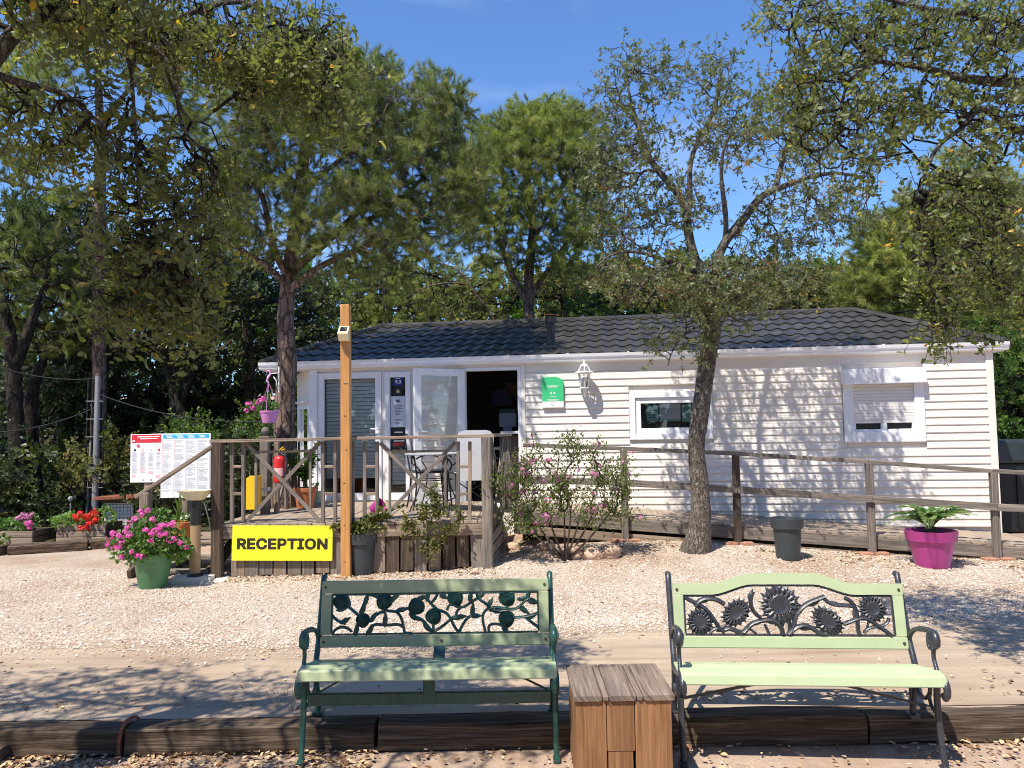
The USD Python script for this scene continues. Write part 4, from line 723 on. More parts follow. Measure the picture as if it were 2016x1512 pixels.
ap, app, apH, apR = pot('planter_pot', 'anthracite pot with trailing plant at the foot of the orange post', 'plant pot', 713, 1131, 'pot_anthracite', [(.112, 0), (.116, .006), (.138, .30), (.140, .315), (.158, .32), (.166, .405), (.168, .42)])
ep, epp, epH, epR = pot('planter_pot', 'empty dark grey pot standing in front of the ramp', 'plant pot', 1552, 1101, 'pot_anthracite', [(.112, 0), (.116, .006), (.137, .30), (.139, .315), (.158, .32), (.164, .405), (.166, .42)], soil_at=.82)
mp, mpp, mpH, mpR = pot('planter_pot', 'magenta pot with a small cycad in front of the ramp', 'plant pot', 1836, 1116, 'pot_magenta', [(.150, 0), (.156, .006), (.206, .25), (.210, .262), (.232, .27), (.242, .35), (.246, .365)])
tp, tpp, tpH, tpR = pot('terracotta_pot', 'terracotta pot with leafy plant on the deck behind the crossed braces', 'plant pot', 601, 1000, 'terracotta', [(.095, 0), (.10, .006), (.128, .19), (.132, .2), (.14, .205), (.143, .25)], z0=DZ + .002)
lp_, lpp, lpH, lpR = pot('small_pot', 'small pale green pot behind the terracotta pot on the deck', 'plant pot', 622, 990, 'pot_pale_green', [(.07, 0), (.075, .006), (.09, .10), (.095, .12), (.098, .15)], z0=DZ + .002)
op, opp, opH, opR = pot('step_pot', 'round orange pot with a white flower on the timber steps', 'plant pot', 357, 1057, 'pot_orange', [(.105, 0), (.112, .006), (.125, .12), (.13, .13), (.132, .165)], z0=.494)
# magenta bucket lying on the deck
q = on(733, 1005, DZ + .06); mb = thing('magenta_bucket', 'small magenta bucket tipped over on the deck behind the orange post', 'bucket', q)
t = lathe([(.0, 0), (.05, 0), (.052, .004), (.075, .13), (.08, .135), (.074, .134), (.05, .01), (0, .01)], (0, 0, 0), 22); Rm = trimesh.transformations.rotation_matrix(1.0, [0.3, 1, 0])[:3, :3]
part(mb, 'shell', (t[0] @ Rm.T + q, t[1], t[2]), 'pot_magenta', 40)
# bollard lamp on its slab
bp = on(384, 1134, .185); bl = thing('bollard_lamp', 'log bollard lamp with black collar and square cream shade', 'bollard lamp', bp)
zt = at(384, 1033, bp[1])[2]; zk = at(384, 984, bp[1])[2]; zs = at(384, 966, bp[1])[2]
part(bl, 'log', tube([bp + UP * .0, bp + UP * .25, (bp[0], bp[1], zt)], [.053, .051, .05], 20), 'wood_log', 40); part(bl, 'collar', lathe([(.050, zt - bp[2] - .002), (.052, zt - bp[2]), (.052, zk - bp[2]), (.04, zk - bp[2])], bp, 24), 'black_metal', 40)
def frustum(c, a, b, h, th=.004):
    o = [np.array([(-s, -s, z), (s, -s, z), (s, s, z), (-s, s, z)]) + c for s, z in ((a, 0), (b, h), (b - th, h), (a - th, th))]; v, f = loft(o); return v, f, np.zeros((len(v), 2))
part(bl, 'shade', frustum(np.array([bp[0], bp[1], zk]), .065, .132, zs - zk + .004), 'lamp_shade'); part(bl, 'shade_lid', box((bp[0], bp[1], zs - .004), (.24, .24, .006), ch=.001), 'lamp_shade')
part(bl, 'base_ring', lathe([(.075, 0), (.078, .012), (.058, .03), (.05, .034)], bp, 24), 'black_metal', 40)
part(bl, 'cable', tube(smoothline([(bp[0] + .06, bp[1] + .05, zk - .03), (bp[0] + .09, bp[1] + .1, zk - .2), (bp[0] + .10, bp[1] + .14, .62), (bp[0] + .13, bp[1] + .2, .35), (bp[0] + .12, bp[1] + .22, .2)], 18), .006, 6), 'steel', True)
sl = thing('paving_slab', 'pale paving slabs under the bollard lamp', 'slab', (bp[0], bp[1], .15)); part(sl, 'slab', box((bp[0] - .02, bp[1] + .03, .168), (.40, .36, .036), .12, .005), 'stone_slab'); part(sl, 'slab', box((bp[0] + .05, bp[1] + .05, .142), (.50, .42, .02), .18, .004), 'stone_slab')
# information boards
bY = 8.75
def infoboard(name, label, x0, y0, x1, y1, Y, postpx):
    a, b = at(x0, y0, Y), at(x1, y1, Y); t = thing(name, label, 'notice board', ((a[0] + b[0]) / 2, Y, .15))
    w, h = b[0] - a[0], a[2] - b[2]; O = np.array([a[0], Y, b[2]])
    part(t, 'panel', board(O + [0, 0, h / 2], O + [w, 0, h / 2], .012, h, UP, .002), 'white_paper')
    X = at(postpx, 900, Y)[0]; part(t, 'post', board((X, Y + .045, .1), (X, Y + .045, b[2] + h * .4), .075, .07, (0, -1, 0)), 'wood_grey_warm')
    def q(u0, v0, u1, v1, m, o=.0075, nm='print'): return part(t, nm, board(O + [w * u0, -o, h * (v0 + v1) / 2], O + [w * u1, -o, h * (v0 + v1) / 2], .0012, h * abs(v1 - v0), UP, .0002), m)
    def many(rects, m, o=.0075, nm='print_line'):
        part(t, nm, join(*[board(O + [w * u0, -o, h * (v0 + v1) / 2], O + [w * u1, -o, h * (v0 + v1) / 2], .001, h * abs(v1 - v0), UP, .0001) for u0, v0, u1, v1 in rects]), m, kind='stuff')
    return t, O, w, h, q, many
ri_ = rnd(17)
t, O, w, h, q, many = infoboard('notice_board', 'tilted white notice board with a red heading and four text columns', 258, 855, 323, 949, bY, 289)
q(.03, .82, .97, .985, 'print_red', nm='heading'); many([(.2, .935, .86, .955), (.28, .895, .80, .915)], 'white_paper', .0085); many([(.06, .845, .13, .875)], 'white_paper', .0085)
def ring(cx, cy, r0, r1, m, nm):
    from shapely.geometry import Point
    g = Point(0, 0).buffer(r1, 10).difference(Point(0, 0).buffer(r0, 10)) if r0 else Point(0, 0).buffer(r1, 10)
    part(t, nm, prism(g, O + [w * cx, -.008, h * cy], [1, 0, 0], [0, 0, 1], [0, -1, 0], .001), m)
ring(.23, .755, .016, .020, 'print_red', 'pictogram'); ring(.23, .755, 0, .010, 'print_red', 'pictogram'); ring(.78, .755, .018, .020, 'print_pink', 'pictogram'); ring(.38, .05, 0, .007, 'print_dark', 'logo'); ring(.62, .05, 0, .008, 'print_dark', 'logo')
for k, (cx, m) in enumerate(((.14, 'print_navy'), (.38, 'print_pink'), (.62, 'print_pale'), (.86, 'print_red'))): q(cx - .04, .65, cx + .02, .69, m, nm='flag')
many([(.05 + c_ * .24, .62 - k * .017, .05 + c_ * .24 + ri_.uniform(.1, .19), .62 - k * .017 + .007) for c_ in range(4) for k in range(26) if ri_.uniform() < .85], 'print_pale'); many([(.05, .11, .16, .16), (.28, .23, .42, .30), (.53, .18, .67, .24), (.76, .09, .90, .16)], 'print_pink', .0072)
t, O, w, h, q, many = infoboard('notice_board', 'larger white notice board with a blue heading, right of the red-headed one', 318, 854, 414, 979, bY - .03, 363)
q(.04, .925, .97, .985, 'print_blue', nm='heading'); many([(.10 + k * .22, .955, .22 + k * .22, .968) for k in range(4)] + [(.12 + k * .22, .935, .24 + k * .22, .947) for k in range(4)], 'white_paper', .0085)
many([(x, .06, x + .007, .91) for x in (.02, .26, .50, .74, .975)], 'print_pink', .0073); many([(.035 + c_ * .24, .89 - k * .0175, .035 + c_ * .24 + ri_.uniform(.1, .2), .89 - k * .0175 + .005) for c_ in range(4) for k in range(46) if ri_.uniform() < .8], 'print_pale')
# extinguisher on the back railing
Y = 8.86; e = at(550.5, 950, Y); ex_ = thing('fire_extinguisher', 'red fire extinguisher with a yellow handle on the back railing post', 'fire extinguisher', e)
hh = at(550.5, 897, Y)[2] - e[2]
part(ex_, 'cylinder', lathe([(0, 0), (.058, .0), (.066, .01), (.068, .03), (.068, hh - .05), (.060, hh - .02), (.035, hh - .002), (.02, hh)], e, 28), 'plastic_red', 40); part(ex_, 'valve', lathe([(.02, hh), (.022, hh + .03), (.012, hh + .035), (0, hh + .035)], e, 12), 'black_metal', 40)
part(ex_, 'handle', join(board(e + [-.03, 0, hh + .03], e + [.06, -.01, hh + .075], .022, .012, UP, .003), board(e + [-.02, 0, hh + .045], e + [.045, -.01, hh + .10], .02, .01, UP, .003)), 'plastic_yellow'); part(ex_, 'hose', tube(smoothline([e + [.02, -.02, hh + .02], e + [.085, -.03, hh - .03], e + [.088, -.04, hh * .5], e + [.07, -.05, hh * .2]], 16), .011, 8), 'black_metal', True)
r_ = np.array([(math.cos(t_), math.sin(t_)) for t_ in np.linspace(-2.4, -.7, 9)]) * .0685
part(ex_, 'label', (np.vstack([np.c_[r_, np.full(9, hh * .25)], np.c_[r_, np.full(9, hh * .55)]]) + e, np.array([(k, k + 1, k + 10) for k in range(8)] + [(k, k + 10, k + 9) for k in range(8)])), 'print_pink')
Y = 8.82; a, b = at(491, 936, Y), at(513, 1001, Y); yb = thing('yellow_letterbox', 'yellow slanted-top box hanging left of the ball post', 'box', (a[0], Y, b[2]))
w_, h_ = b[0] - a[0], a[2] - b[2]; part(yb, 'body', prism([(0, 0), (w_, 0), (w_, h_), (w_ * .3, h_ * .985), (0, h_ * .93)], [a[0], Y, b[2]], [1, 0, 0], UP, [0, -1, 0], .11), 'plastic_yellow'); part(yb, 'back_plate', board((a[0] - .004, Y + .012, b[2] + h_ * .5), (b[0] + .004, Y + .012, b[2] + h_ * .5), .012, h_ * .97, UP), 'plastic_yellow'); part(yb, 'bracket', board((a[0] + w_ * .6, Y + .05, b[2] + h_ * .55), (b[0] + .08, Y + .1, b[2] + h_ * .55), .02, .04, UP), 'steel')
# bistro table and chairs on the deck
tc = at(856, 893, 9.0); tz = tc[2]; tb = thing('bistro_table', 'round grey metal bistro table on the deck', 'table', (tc[0], 9.0, DZ))
c0_ = np.array([tc[0], 9.0, 0]); part(tb, 'table_top', lathe([(0, tz - .012), (.34, tz - .012), (.352, tz - .006), (.352, tz + .004), (.34, tz + .008), (0, tz + .008)], c0_, 40), 'concrete_grey', 40)
for a_ in (.6, 2.2, 3.75, 5.3):
    d_ = np.array([math.cos(a_), math.sin(a_), 0]); part(tb, 'leg', tube(smoothline([c0_ + d_ * .27 + UP * (tz - .012), c0_ + d_ * .30 + UP * (tz - .10), c0_ + d_ * .22 + UP * (tz - .16), c0_ + d_ * .20 + UP * (tz - .36), c0_ + d_ * .33 + UP * (DZ + .01)], 18), .008, 6), 'black_metal', True)
part(tb, 'ring', tube([c0_ + np.array([.2 * math.cos(a_), .2 * math.sin(a_), tz - .3]) for a_ in np.linspace(0, 2 * PI, 20)], .006, 5), 'black_metal', True)
def metal_chair(name, label, X, Y, rz, white):
    R = trimesh.transformations.rotation_matrix(rz, [0, 0, 1])[:3, :3]; b = np.array([X, Y, DZ]); t = thing(name, label, 'chair', b)
    def P(*q): return np.asarray(q, float) @ R.T + b
    for s in (-1, 1):
        part(t, 'leg', tube(smoothline([P(s * .23, -.22, 0), P(s * .22, -.20, .25), P(s * .22, -.18, .44)], 8), .011, 6), 'black_metal', True); part(t, 'leg', tube(smoothline([P(s * .22, .24, 0), P(s * .21, .2, .25), P(s * .21, .19, .45)], 8), .011, 6), 'black_metal', True)
        part(t, 'armrest', tube(smoothline([P(s * .22, -.19, .44), P(s * .26, -.2, .56), P(s * .27, -.1, .63), P(s * .26, .12, .64), P(s * .22, .2, .60)], 16), .010, 6), 'black_metal', True)
    part(t, 'seat_frame', tube([P(*q) for q in ((-.22, -.2, .44), (.22, -.2, .44), (.22, .2, .44), (-.22, .2, .44), (-.22, -.2, .44))], .012, 6), 'black_metal', 40); part(t, 'seat', board(P(0, -.19, .45), P(0, .19, .445), .42, .012, UP), 'white_frame' if white else 'black_metal')
    part(t, 'cross_stretcher', join(tube([P(-.22, -.2, .1), P(.21, .2, .36)], .007, 5), tube([P(.22, -.2, .1), P(-.21, .2, .36)], .007, 5)), 'black_metal')
    if white:
        pr = [(-.21, .36), (.21, .36), (.21, .86), (.17, .91), (.12, .925), (-.12, .925), (-.17, .91), (-.21, .86)]; part(t, 'back_panel', prism(pr, P(0, .23, 0), R @ [1, 0, 0], R @ np.array([0, .08, 1]), R @ [0, -1, 0], .012), 'white_frame')
    else: part(t, 'back_frame', tube(smoothline([P(-.21, .2, .45), P(-.22, .24, .7), P(-.12, .27, .86), P(.12, .27, .86), P(.22, .24, .7), P(.21, .2, .45)], 24), .011, 6), 'black_metal', True)
    return t
metal_chair('garden_chair', 'black metal garden armchair pushed up to the bistro table', at(850, 950, 9.35)[0] - .02, 9.3, PI / 2 + .3, False); metal_chair('garden_chair', 'garden chair with a white back panel right of the bistro table', at(925, 950, 8.95)[0], 8.95, PI + .3, True)
# wooden box between the benches
bxY = 3.47; X0, X1 = sx(1130, bxY), sx(1314, bxY); bz = .393
cr = thing('wooden_box', 'pine plank box with a weathered grey lid between the two benches', 'box', ((X0 + X1) / 2, bxY + .2, 0))
D_ = .43; pw_ = (X1 - X0) / 3
xsp = [X0, X0 + .135, X0 + .135 + .124, X1]
for k in range(3):
    a, b = xsp[k] + .0015, xsp[k + 1] - .0015
    if k == 1:
        part(cr, 'front_plank', board(((a + b) / 2, bxY, .178), ((a + b) / 2, bxY, bz), b - a, .022, (0, -1, 0), .002), 'wood_pine'); part(cr, 'front_plank', board(((a + b) / 2 - .003, bxY + .001, .004), ((a + b) / 2 - .003, bxY + .001, .175), b - a - .012, .022, (0, -1, 0), .002), 'wood_pine')
    else: part(cr, 'front_plank', board(((a + b) / 2, bxY - .001 * k, .004), ((a + b) / 2, bxY - .001 * k, bz), b - a, .022, (0, -1, 0), .002), 'wood_pine')
for s, X in ((0, X0 + .012), (1, X1 - .012)):
    for k in range(3): part(cr, 'side_plank', board((X, bxY + .012 + (k + .5) * D_ / 3, .004), (X, bxY + .012 + (k + .5) * D_ / 3, bz), D_ / 3 - .003, .02, (1, 0, 0), .002), 'wood_pine')
part(cr, 'back_plank', board(((X0 + X1) / 2, bxY + D_, .1), ((X0 + X1) / 2, bxY + D_, bz), X1 - X0 - .04, .02, (0, -1, 0)), 'wood_pine')
lx = [X0 - .012, X0 + .118, X0 + .147, X0 + .268, X0 + .297, X1 + .016]
for k in range(5): part(cr, 'lid_plank', board(((lx[k] + lx[k + 1]) / 2, bxY - .022, bz + .014), ((lx[k] + lx[k + 1]) / 2, bxY + D_ + .01, bz + .014 - .0), lx[k + 1] - lx[k] - .003, .024, UP, .004), 'wood_crate_top')
for x in (.04, .10, .15, .19, .29, .35): part(cr, 'nail', tube([(X0 + x, bxY - .0105, bz - .018), (X0 + x, bxY - .0135, bz - .018)], .003, 6), 'screw')

# ================================================================== BENCHES
def bench(name, label, o, rz, W, iron, paint, style):
    R = trimesh.transformations.rotation_matrix(rz, [0, 0, 1])[:3, :3]; o = np.asarray(o, float); t = thing(name, label, 'bench', o)
    def P(q): return np.asarray(q, float) @ R.T + o          # local: x along the bench, y to the back, z up
    ux, uy = R @ [1, 0, 0], R @ [0, 1, 0]
    ub = unit(uy * .16 + UP * 1.0); nb_ = unit(uy * 1.0 - UP * .16); nf = -nb_     # the backrest leans back
    for s, X in ((0, .0), (1, W)):
        sg = -1 if s == 0 else 1
        def L(pts, r, n=22, fl=1.0, name='end_frame', m=iron): return tube(smoothline([P((X + sg * (q[2] if len(q) > 2 else 0), q[0], q[1])) for q in pts], n), r, 8, True, fl)
        back = L([(.33, .125), (.315, .22), (.285, .30), (.275, .37), (.325, .47), (.37, .58), (.415, .70), (.445, .785), (.462, .815), (.475, .80)], np.r_[np.full(4, .016), np.full(18, .0155)], 26 - 4)
        arm = L([(.335, .50), (.30, .545), (.24, .575), (.17, .592), (.10, .603), (.055, .60), (.03, .575), (.04, .548), (.07, .552)], [.012] * 8 + [.014] * 8 + [.019] * 6)
        scr = (blobmesh(P((X, .058, .577)), (.026, .03, .03), 1, .02, 2))
        sup = L([(.075, .585), (.062, .54), (.068, .49), (.052, .455), (.03, .42)], .0105, 14)
        seat = L([(.285, .375), (.24, .368), (.16, .378), (.08, .398), (.02, .412), (-.025, .412), (-.052, .385), (-.052, .355), (-.035, .335), (-.02, .345)], [.014] * 10 + [.017] * 12)
        leg = L([(.035, .41), (.05, .35), (.052, .26), (.04, .17), (.022, .08), (.002, .012)], np.linspace(.0165, .0135, 16), 16)
        foot = box(P((X, -.004, .011)), (.034, .06, .022), rz, .005)
        e_ = part(t, 'end_frame', join(back, arm, scr, sup, seat), iron, 45); part(t, 'front_leg', join(leg, foot), iron, 45)
        [part(e_, 'scroll_brace', g_, iron, 45) for g_ in (L([(.285, .29), (.22, .26), (.15, .28), (.12, .33), (.15, .37)], .010, 14), L([(.052, .25), (.10, .24), (.13, .27), (.12, .31)], .009, 12), L([(.10, .59), (.12, .55), (.105, .52), (.085, .53)], .009, 10))]
        part(t, 'foot_pad', box(P((X, .33, .130)), (.05, .07, .02), rz, .004), iron)
    # seat slats that follow the curved seat irons
    zs_ = .018 if style == 'rose' else 0
    for k, (y, z, tilt) in enumerate(((.235, .392, .10), (.155, .397, -.12), (.075, .414, -.22), (.0, .428, -.10), (-.045, .407, 0))):
        n_ = unit(uy * math.sin(tilt * 1.0) + UP * math.cos(tilt)) if k < 4 else unit(-uy * .95 + UP * .3)
        part(t, 'seat_slat', board(P((-.005, y, z + zs_)), P((W + .005, y, z + zs_)), .074 if k < 4 else .045, .018, n_, .004), paint)
    B0 = P((0, .322, .462 if style == 'rose' else .455)); H = .335 if style == 'rose' else .318
    def bb(x, h, d=0.0): return B0 + ux * x + ub * h + nf * d
    bw_ = .052; x0, x1 = .012, W - .012
    part(t, 'back_rail', board(bb(x0 - .0, .028), bb(x1, .028), .022, .058, ub, .004), paint)
    if style == 'rose':
        part(t, 'back_rail', board(bb(x0, H - .03), bb(x1, H - .03), .022, .066, ub, .004), paint); ptop = lambda x: H - .065
    else:
        xs_ = np.linspace(x0, x1, 40); c_ = (xs_ - W * .5) / (W * .5)
        hump = lambda x: .052 * (sstep(.62, .25, np.abs((np.asarray(x) - W * .485) / (W * .5)))) ** 1.0
        topv = np.concatenate([np.stack([xs_, H - .055 + hump(xs_)], 1), np.stack([xs_, H - .0 + hump(xs_)], 1)[::-1]])
        part(t, 'back_rail', prism(topv, bb(0, 0, -.011), ux, ub, nf, .022), paint); ptop = lambda x: H - .058 + float(hump(x))
    for a in (x0 + .026, x1 - .026): part(t, 'back_stile', board(bb(a, .060), bb(a, H - (.066 if style == 'rose' else .058)), bw_, .0215, nf, .003), paint)
    pa, pb = x0 + bw_ + .004, x1 - bw_ - .004; h0 = .064
    pn = part(t, 'back_panel', join(*([board(bb(pa, h0), bb(pb, h0), .014, .010, ub, .001), board(bb(pa, h0 + .006), bb(pa, ptop(pa)), .010, .014, nf, .001), board(bb(pb, h0 + .006), bb(pb, ptop(pb)), .010, .014, nf, .001)] + [tube([bb(x, ptop(x) - .004) for x in np.linspace(pa, pb, 36)], .006, 6)])), iron)
    def pm(u, v): return pa + u * (pb - pa), h0 + v * ((H - .065) - h0)
    def stem(pts, r=.0095, n=14, d=.002): x = smoothline([bb(*pm(u, v), d) for u, v in pts], n); return tube(x, r, 7, True, .7)
    def leaf(u, v, a, l=.026, w=.012):
        x, h = pm(u, v); c = bb(x, h, .003); e1 = ux * math.cos(a) + ub * math.sin(a); e2 = -ux * math.sin(a) + ub * math.cos(a)
        pr = np.array([(-1, 0, 0), (-.45, .75, 0), (.2, .8, 0), (1.1, 0, 0), (.2, -.8, 0), (-.45, -.75, 0)]); top = c + pr[:, :1] * e1 * l + pr[:, 1:2] * e2 * w
        rings = np.stack([top + nb_ * .006, top + nf * .003]); v_, f_ = loft(rings); mid = np.array([c + nf * .009]); return np.vstack([v_, mid]), np.vstack([f_, [(6 + k, 6 + (k + 1) % 6, 12) for k in range(6)]]), np.zeros((13, 2))
    if style == 'rose':
        U = lambda x: (x - 335) / 1370; V = lambda y: (495 - y) / 280
        def C(*pts): return [(U(a), V(b)) for a, b in pts]
        st_ = [C((335, 360), (370, 395), (430, 420)), C((345, 495), (370, 455), (420, 445), (470, 480)), C((440, 300), (490, 345), (530, 380)), C((500, 500), (500, 440), (530, 400)), C((520, 350), (545, 290), (570, 225)), C((570, 225), (620, 235), (650, 260)),
               C((680, 300), (700, 335), (760, 345), (800, 400), (820, 490)), C((580, 490), (620, 430), (700, 435), (790, 435), (820, 460)), C((600, 410), (630, 365), (690, 340)), C((760, 345), (820, 325), (870, 320)), C((690, 435), (690, 380), (690, 350)),
               C((940, 240), (985, 280), (1040, 335), (1090, 355), (1130, 410), (1180, 490)), C((1000, 280), (1030, 240), (1040, 215)), C((1020, 480), (1080, 440), (1125, 400)), C((1100, 340), (1130, 300), (1190, 320), (1260, 285), (1300, 265)), C((1190, 320), (1165, 380), (1180, 395)),
               C((1180, 490), (1210, 430), (1260, 380), (1300, 385)), C((1270, 380), (1275, 320), (1270, 290)), C((1250, 270), (1265, 225), (1270, 215)), C((1300, 215), (1310, 260), (1370, 310), (1380, 330)), C((1380, 330), (1340, 370), (1340, 430), (1355, 495)), C((1380, 335), (1470, 330), (1570, 330), (1620, 280), (1700, 295)),
               C((1380, 340), (1440, 350), (1480, 345)), C((1500, 300), (1498, 330)), C((1540, 395), (1620, 390), (1700, 370)), C((1620, 395), (1660, 430), (1705, 465)), C((1380, 490), (1380, 450), (1440, 440), (1500, 490)), C((1480, 440), (1470, 470), (1500, 490)), C((880, 385), (930, 400), (960, 430), (1000, 480)), C((1010, 425), (1010, 490)), C((850, 350), (880, 385)), C((820, 490), (870, 495)), C((1600, 320), (1640, 370))]
        for s_ in st_: part(pn, 'stem', stem(s_, .0112), iron, 50)
        for (x, y, a, l) in [(440, 270, 1.9, .03), (425, 400, .5, .03), (560, 260, 1.3, .034), (540, 330, 1.1, .028), (610, 380, 1.0, .03), (590, 470, .9, .03), (760, 235, .7, .03), (690, 400, 1.5, .034), (800, 330, .1, .03), (885, 385, -.5, .032), (970, 235, 1.4, .03), (1075, 240, -.6, .026), (1165, 390, .0, .034), (1190, 385, .1, .03), (1270, 340, 1.5, .034), (1290, 380, 0, .03), (1255, 250, 1.5, .03), (1330, 235, .8, .03), (1385, 295, 1.1, .03), (1440, 350, .1, .028), (1610, 345, -.6, .034), (1640, 240, 1.3, .034), (1600, 265, .2, .028), (1665, 385, .5, .03), (1670, 290, -.2, .03), (500, 470, 1.3, .034), (970, 455, -.8, .032), (400, 320, .2, .03), (745, 250, .8, .026), (930, 250, .3, .028)]:
            part(pn, 'leaf', leaf(U(x), V(y), a, l * 1.15, .0165), iron)
        for x, y, r in [(395, 270, 50), (680, 270, 50), (895, 310, 50), (1155, 258, 48), (1500, 260, 50), (540, 400, 42), (1010, 380, 48), (1495, 405, 48)]:
            xx, hh_ = pm(U(x), V(y)); rr = r * 1.15 / 1370 * (pb - pa); gs = []
            for k, (q, d) in enumerate(((1.0, .004), (.78, .013), (.56, .021), (.34, .028), (.16, .033))):
                a_ = np.arange(14) * 2 * PI / 14; wob = q * rr * (1 + .05 * np.sin(a_ * 3 + k * 2 + x)); ring0 = np.array([bb(xx + w2_ * math.cos(t_), hh_ + w2_ * math.sin(t_), -.006) for t_, w2_ in zip(a_, wob)]); ring1 = np.array([bb(xx + w2_ * .93 * math.cos(t_), hh_ + w2_ * .93 * math.sin(t_), d) for t_, w2_ in zip(a_, wob)]); ring2 = np.array([bb(xx + w2_ * .78 * math.cos(t_), hh_ + w2_ * .78 * math.sin(t_), d - .004) for t_, w2_ in zip(a_, wob)])
                v_, f_ = loft(np.stack([ring0, ring1, ring2])); gs.append((v_, f_))
            part(pn, 'rose', join(*gs), iron)
        part(t, 'centre_strap', join(board(P((W * .52, .322, .47)), P((W * .52, .27, .37)), .06, .008, nf, .002), board(P((W * .50, .26, .375)), P((W * .50, -.01, .405)), .05, .008, UP, .002), board(P((W * .50, .04, .39)), P((W * .50, .055, .29)), .058, .02, nf, .003)), iron)
        part(t, 'stretcher', board(P((.02, .06, .285)), P((W - .02, .06, .285)), .022, .058, UP, .004), iron)
        part(t, 'brace_rod', join(tube([P((.03, .2, .27)), P((.2, .15, .37))], .006, 6), tube([P((W - .03, .2, .27)), P((W - .2, .15, .37))], .006, 6)), iron)
        bolts = [(x0 + .02, H - .03), (x1 - .02, H - .03), (x0 + .02, .028), (W * .53, .028), (x1 - .02, .028)]
    else:
        U = lambda x: (x - 190) / 1375; V = lambda y: (515 - y) / 275
        def C(*pts): return [(U(a), V(b)) for a, b in pts]
        for s_, r in [(C((195, 245), (260, 285), (330, 330), (380, 400), (450, 500)), .013), (C((265, 310), (300, 270), (360, 255), (460, 300)), .014), (C((350, 505), (400, 470), (450, 500)), .011), (C((450, 480), (500, 475), (570, 500), (620, 450), (700, 415), (770, 410), (820, 450), (835, 510)), .015), (C((660, 205), (640, 260), (650, 340), (700, 390)), .012), (C((720, 440), (745, 505)), .009),
                      (C((870, 400), (880, 440), (870, 510)), .008), (C((870, 510), (910, 440), (940, 360), (1000, 300), (1080, 260), (1130, 240)), .014), (C((880, 505), (930, 460), (1000, 450), (1060, 490), (1120, 500)), .014), (C((1120, 240), (1150, 280), (1220, 300), (1310, 310)), .012), (C((1260, 250), (1310, 290), (1330, 350), (1330, 430), (1335, 510)), .013), (C((1235, 435), (1300, 410), (1380, 395), (1440, 430), (1490, 470), (1540, 515)), .013), (C((1365, 500), (1410, 460), (1500, 440), (1535, 390)), .009), (C((1400, 420), (1380, 490)), .007), (C((600, 460), (660, 505)), .008)]:
            part(pn, 'stem', stem(s_, r * 1.22, 18), iron, 50)
        for (x, y, a, l) in [(270, 300, 2.2, .03), (330, 270, .3, .03), (430, 470, .6, .03), (660, 430, .2, .04), (760, 420, -.3, .04), (960, 340, .9, .036), (1060, 285, .5, .036), (1000, 465, .2, .036), (1320, 350, 1.4, .034), (1460, 450, -.7, .034), (640, 230, 1.2, .03), (1190, 290, -.2, .034)]:
            part(pn, 'leaf', leaf(U(x), V(y), a, l * 1.1, .015), iron)
        for x, y, r, tilt in [(290, 425, 82, 0), (535, 360, 100, .7), (830, 300, 122, 0), (1135, 415, 105, -.7), (1435, 325, 84, 0)]:
            xx, hh_ = pm(U(x), V(y)); rr = r * 1.14 / 1375 * (pb - pa); gs = []
            el = .72 if tilt else 1.0; e1 = ux * math.cos(tilt) + ub * math.sin(tilt); e2 = (-ux * math.sin(tilt) + ub * math.cos(tilt)) * el
            fl_ = part(pn, 'sunflower', (lambda ring: join((*loft(np.stack(ring)), None)))( [np.array([bb(xx, hh_, d) + (e1 * math.cos(t_) + e2 * math.sin(t_)) * rr * q for t_ in np.arange(20) * PI / 10]) for q, d in ((.50, -.004), (.50, .012), (.44, .017), (.30, .013))]), iron, 40)
            np_ = 17
            for layer, (q0, q1, d0, dt) in enumerate(((.44, 1.06, .003, 0), (.40, .90, .011, PI / np_))):
                for k in range(np_):
                    a_ = 2 * PI * k / np_ + dt; pd = e1 * math.cos(a_) + e2 * math.sin(a_); ps = -e1 * math.sin(a_) + e2 * math.cos(a_); c_ = bb(xx, hh_, d0)
                    w_p = .125 * rr * (1 if layer == 0 else .9); m_ = (q0 + q1) / 2 + .06
                    top = [c_ + pd * rr * q0 + nf * .004, c_ + pd * rr * m_ - ps * w_p, c_ + pd * rr * m_ + ps * w_p, c_ + pd * rr * q1 - nf * .003, c_ + pd * rr * m_ + nf * .007]
                    bot = [q_ + nb_ * .007 for q_ in top[:4]]
                    part(fl_, 'petal', (np.array(top + bot), np.array([(0, 1, 4), (1, 3, 4), (3, 2, 4), (2, 0, 4), (0, 5, 6), (0, 6, 1), (1, 6, 8), (1, 8, 3), (3, 8, 7), (3, 7, 2), (2, 7, 5), (2, 5, 0)])), iron) if False else gs.append((np.array(top + bot), np.array([(0, 1, 4), (1, 3, 4), (3, 2, 4), (2, 0, 4), (0, 5, 6), (0, 6, 1), (1, 6, 8), (1, 8, 3), (3, 8, 7), (3, 7, 2), (2, 7, 5), (2, 5, 0)])))
            part(pn, 'petals', join(*gs), iron)
        part(t, 'brace_rod', join(board(P((.02, .13, .265)), P((W * .44, .12, .37)), .016, .012, UP, .002), board(P((W - .02, .13, .245)), P((W * .56, .12, .37)), .016, .012, UP, .002), tube([P((W - .02, .30, .22)), P((W - .1, .1, .35))], .006, 6)), iron)
        bolts = [(x0 + .02, H - .03), (x1 - .02, H - .03), (x1 - .02, .028)]
    for (bx_, bh_) in bolts: part(t, 'bolt', tube([bb(bx_, bh_, .0105), bb(bx_, bh_, .015)], .0075, 8), 'screw', 40)
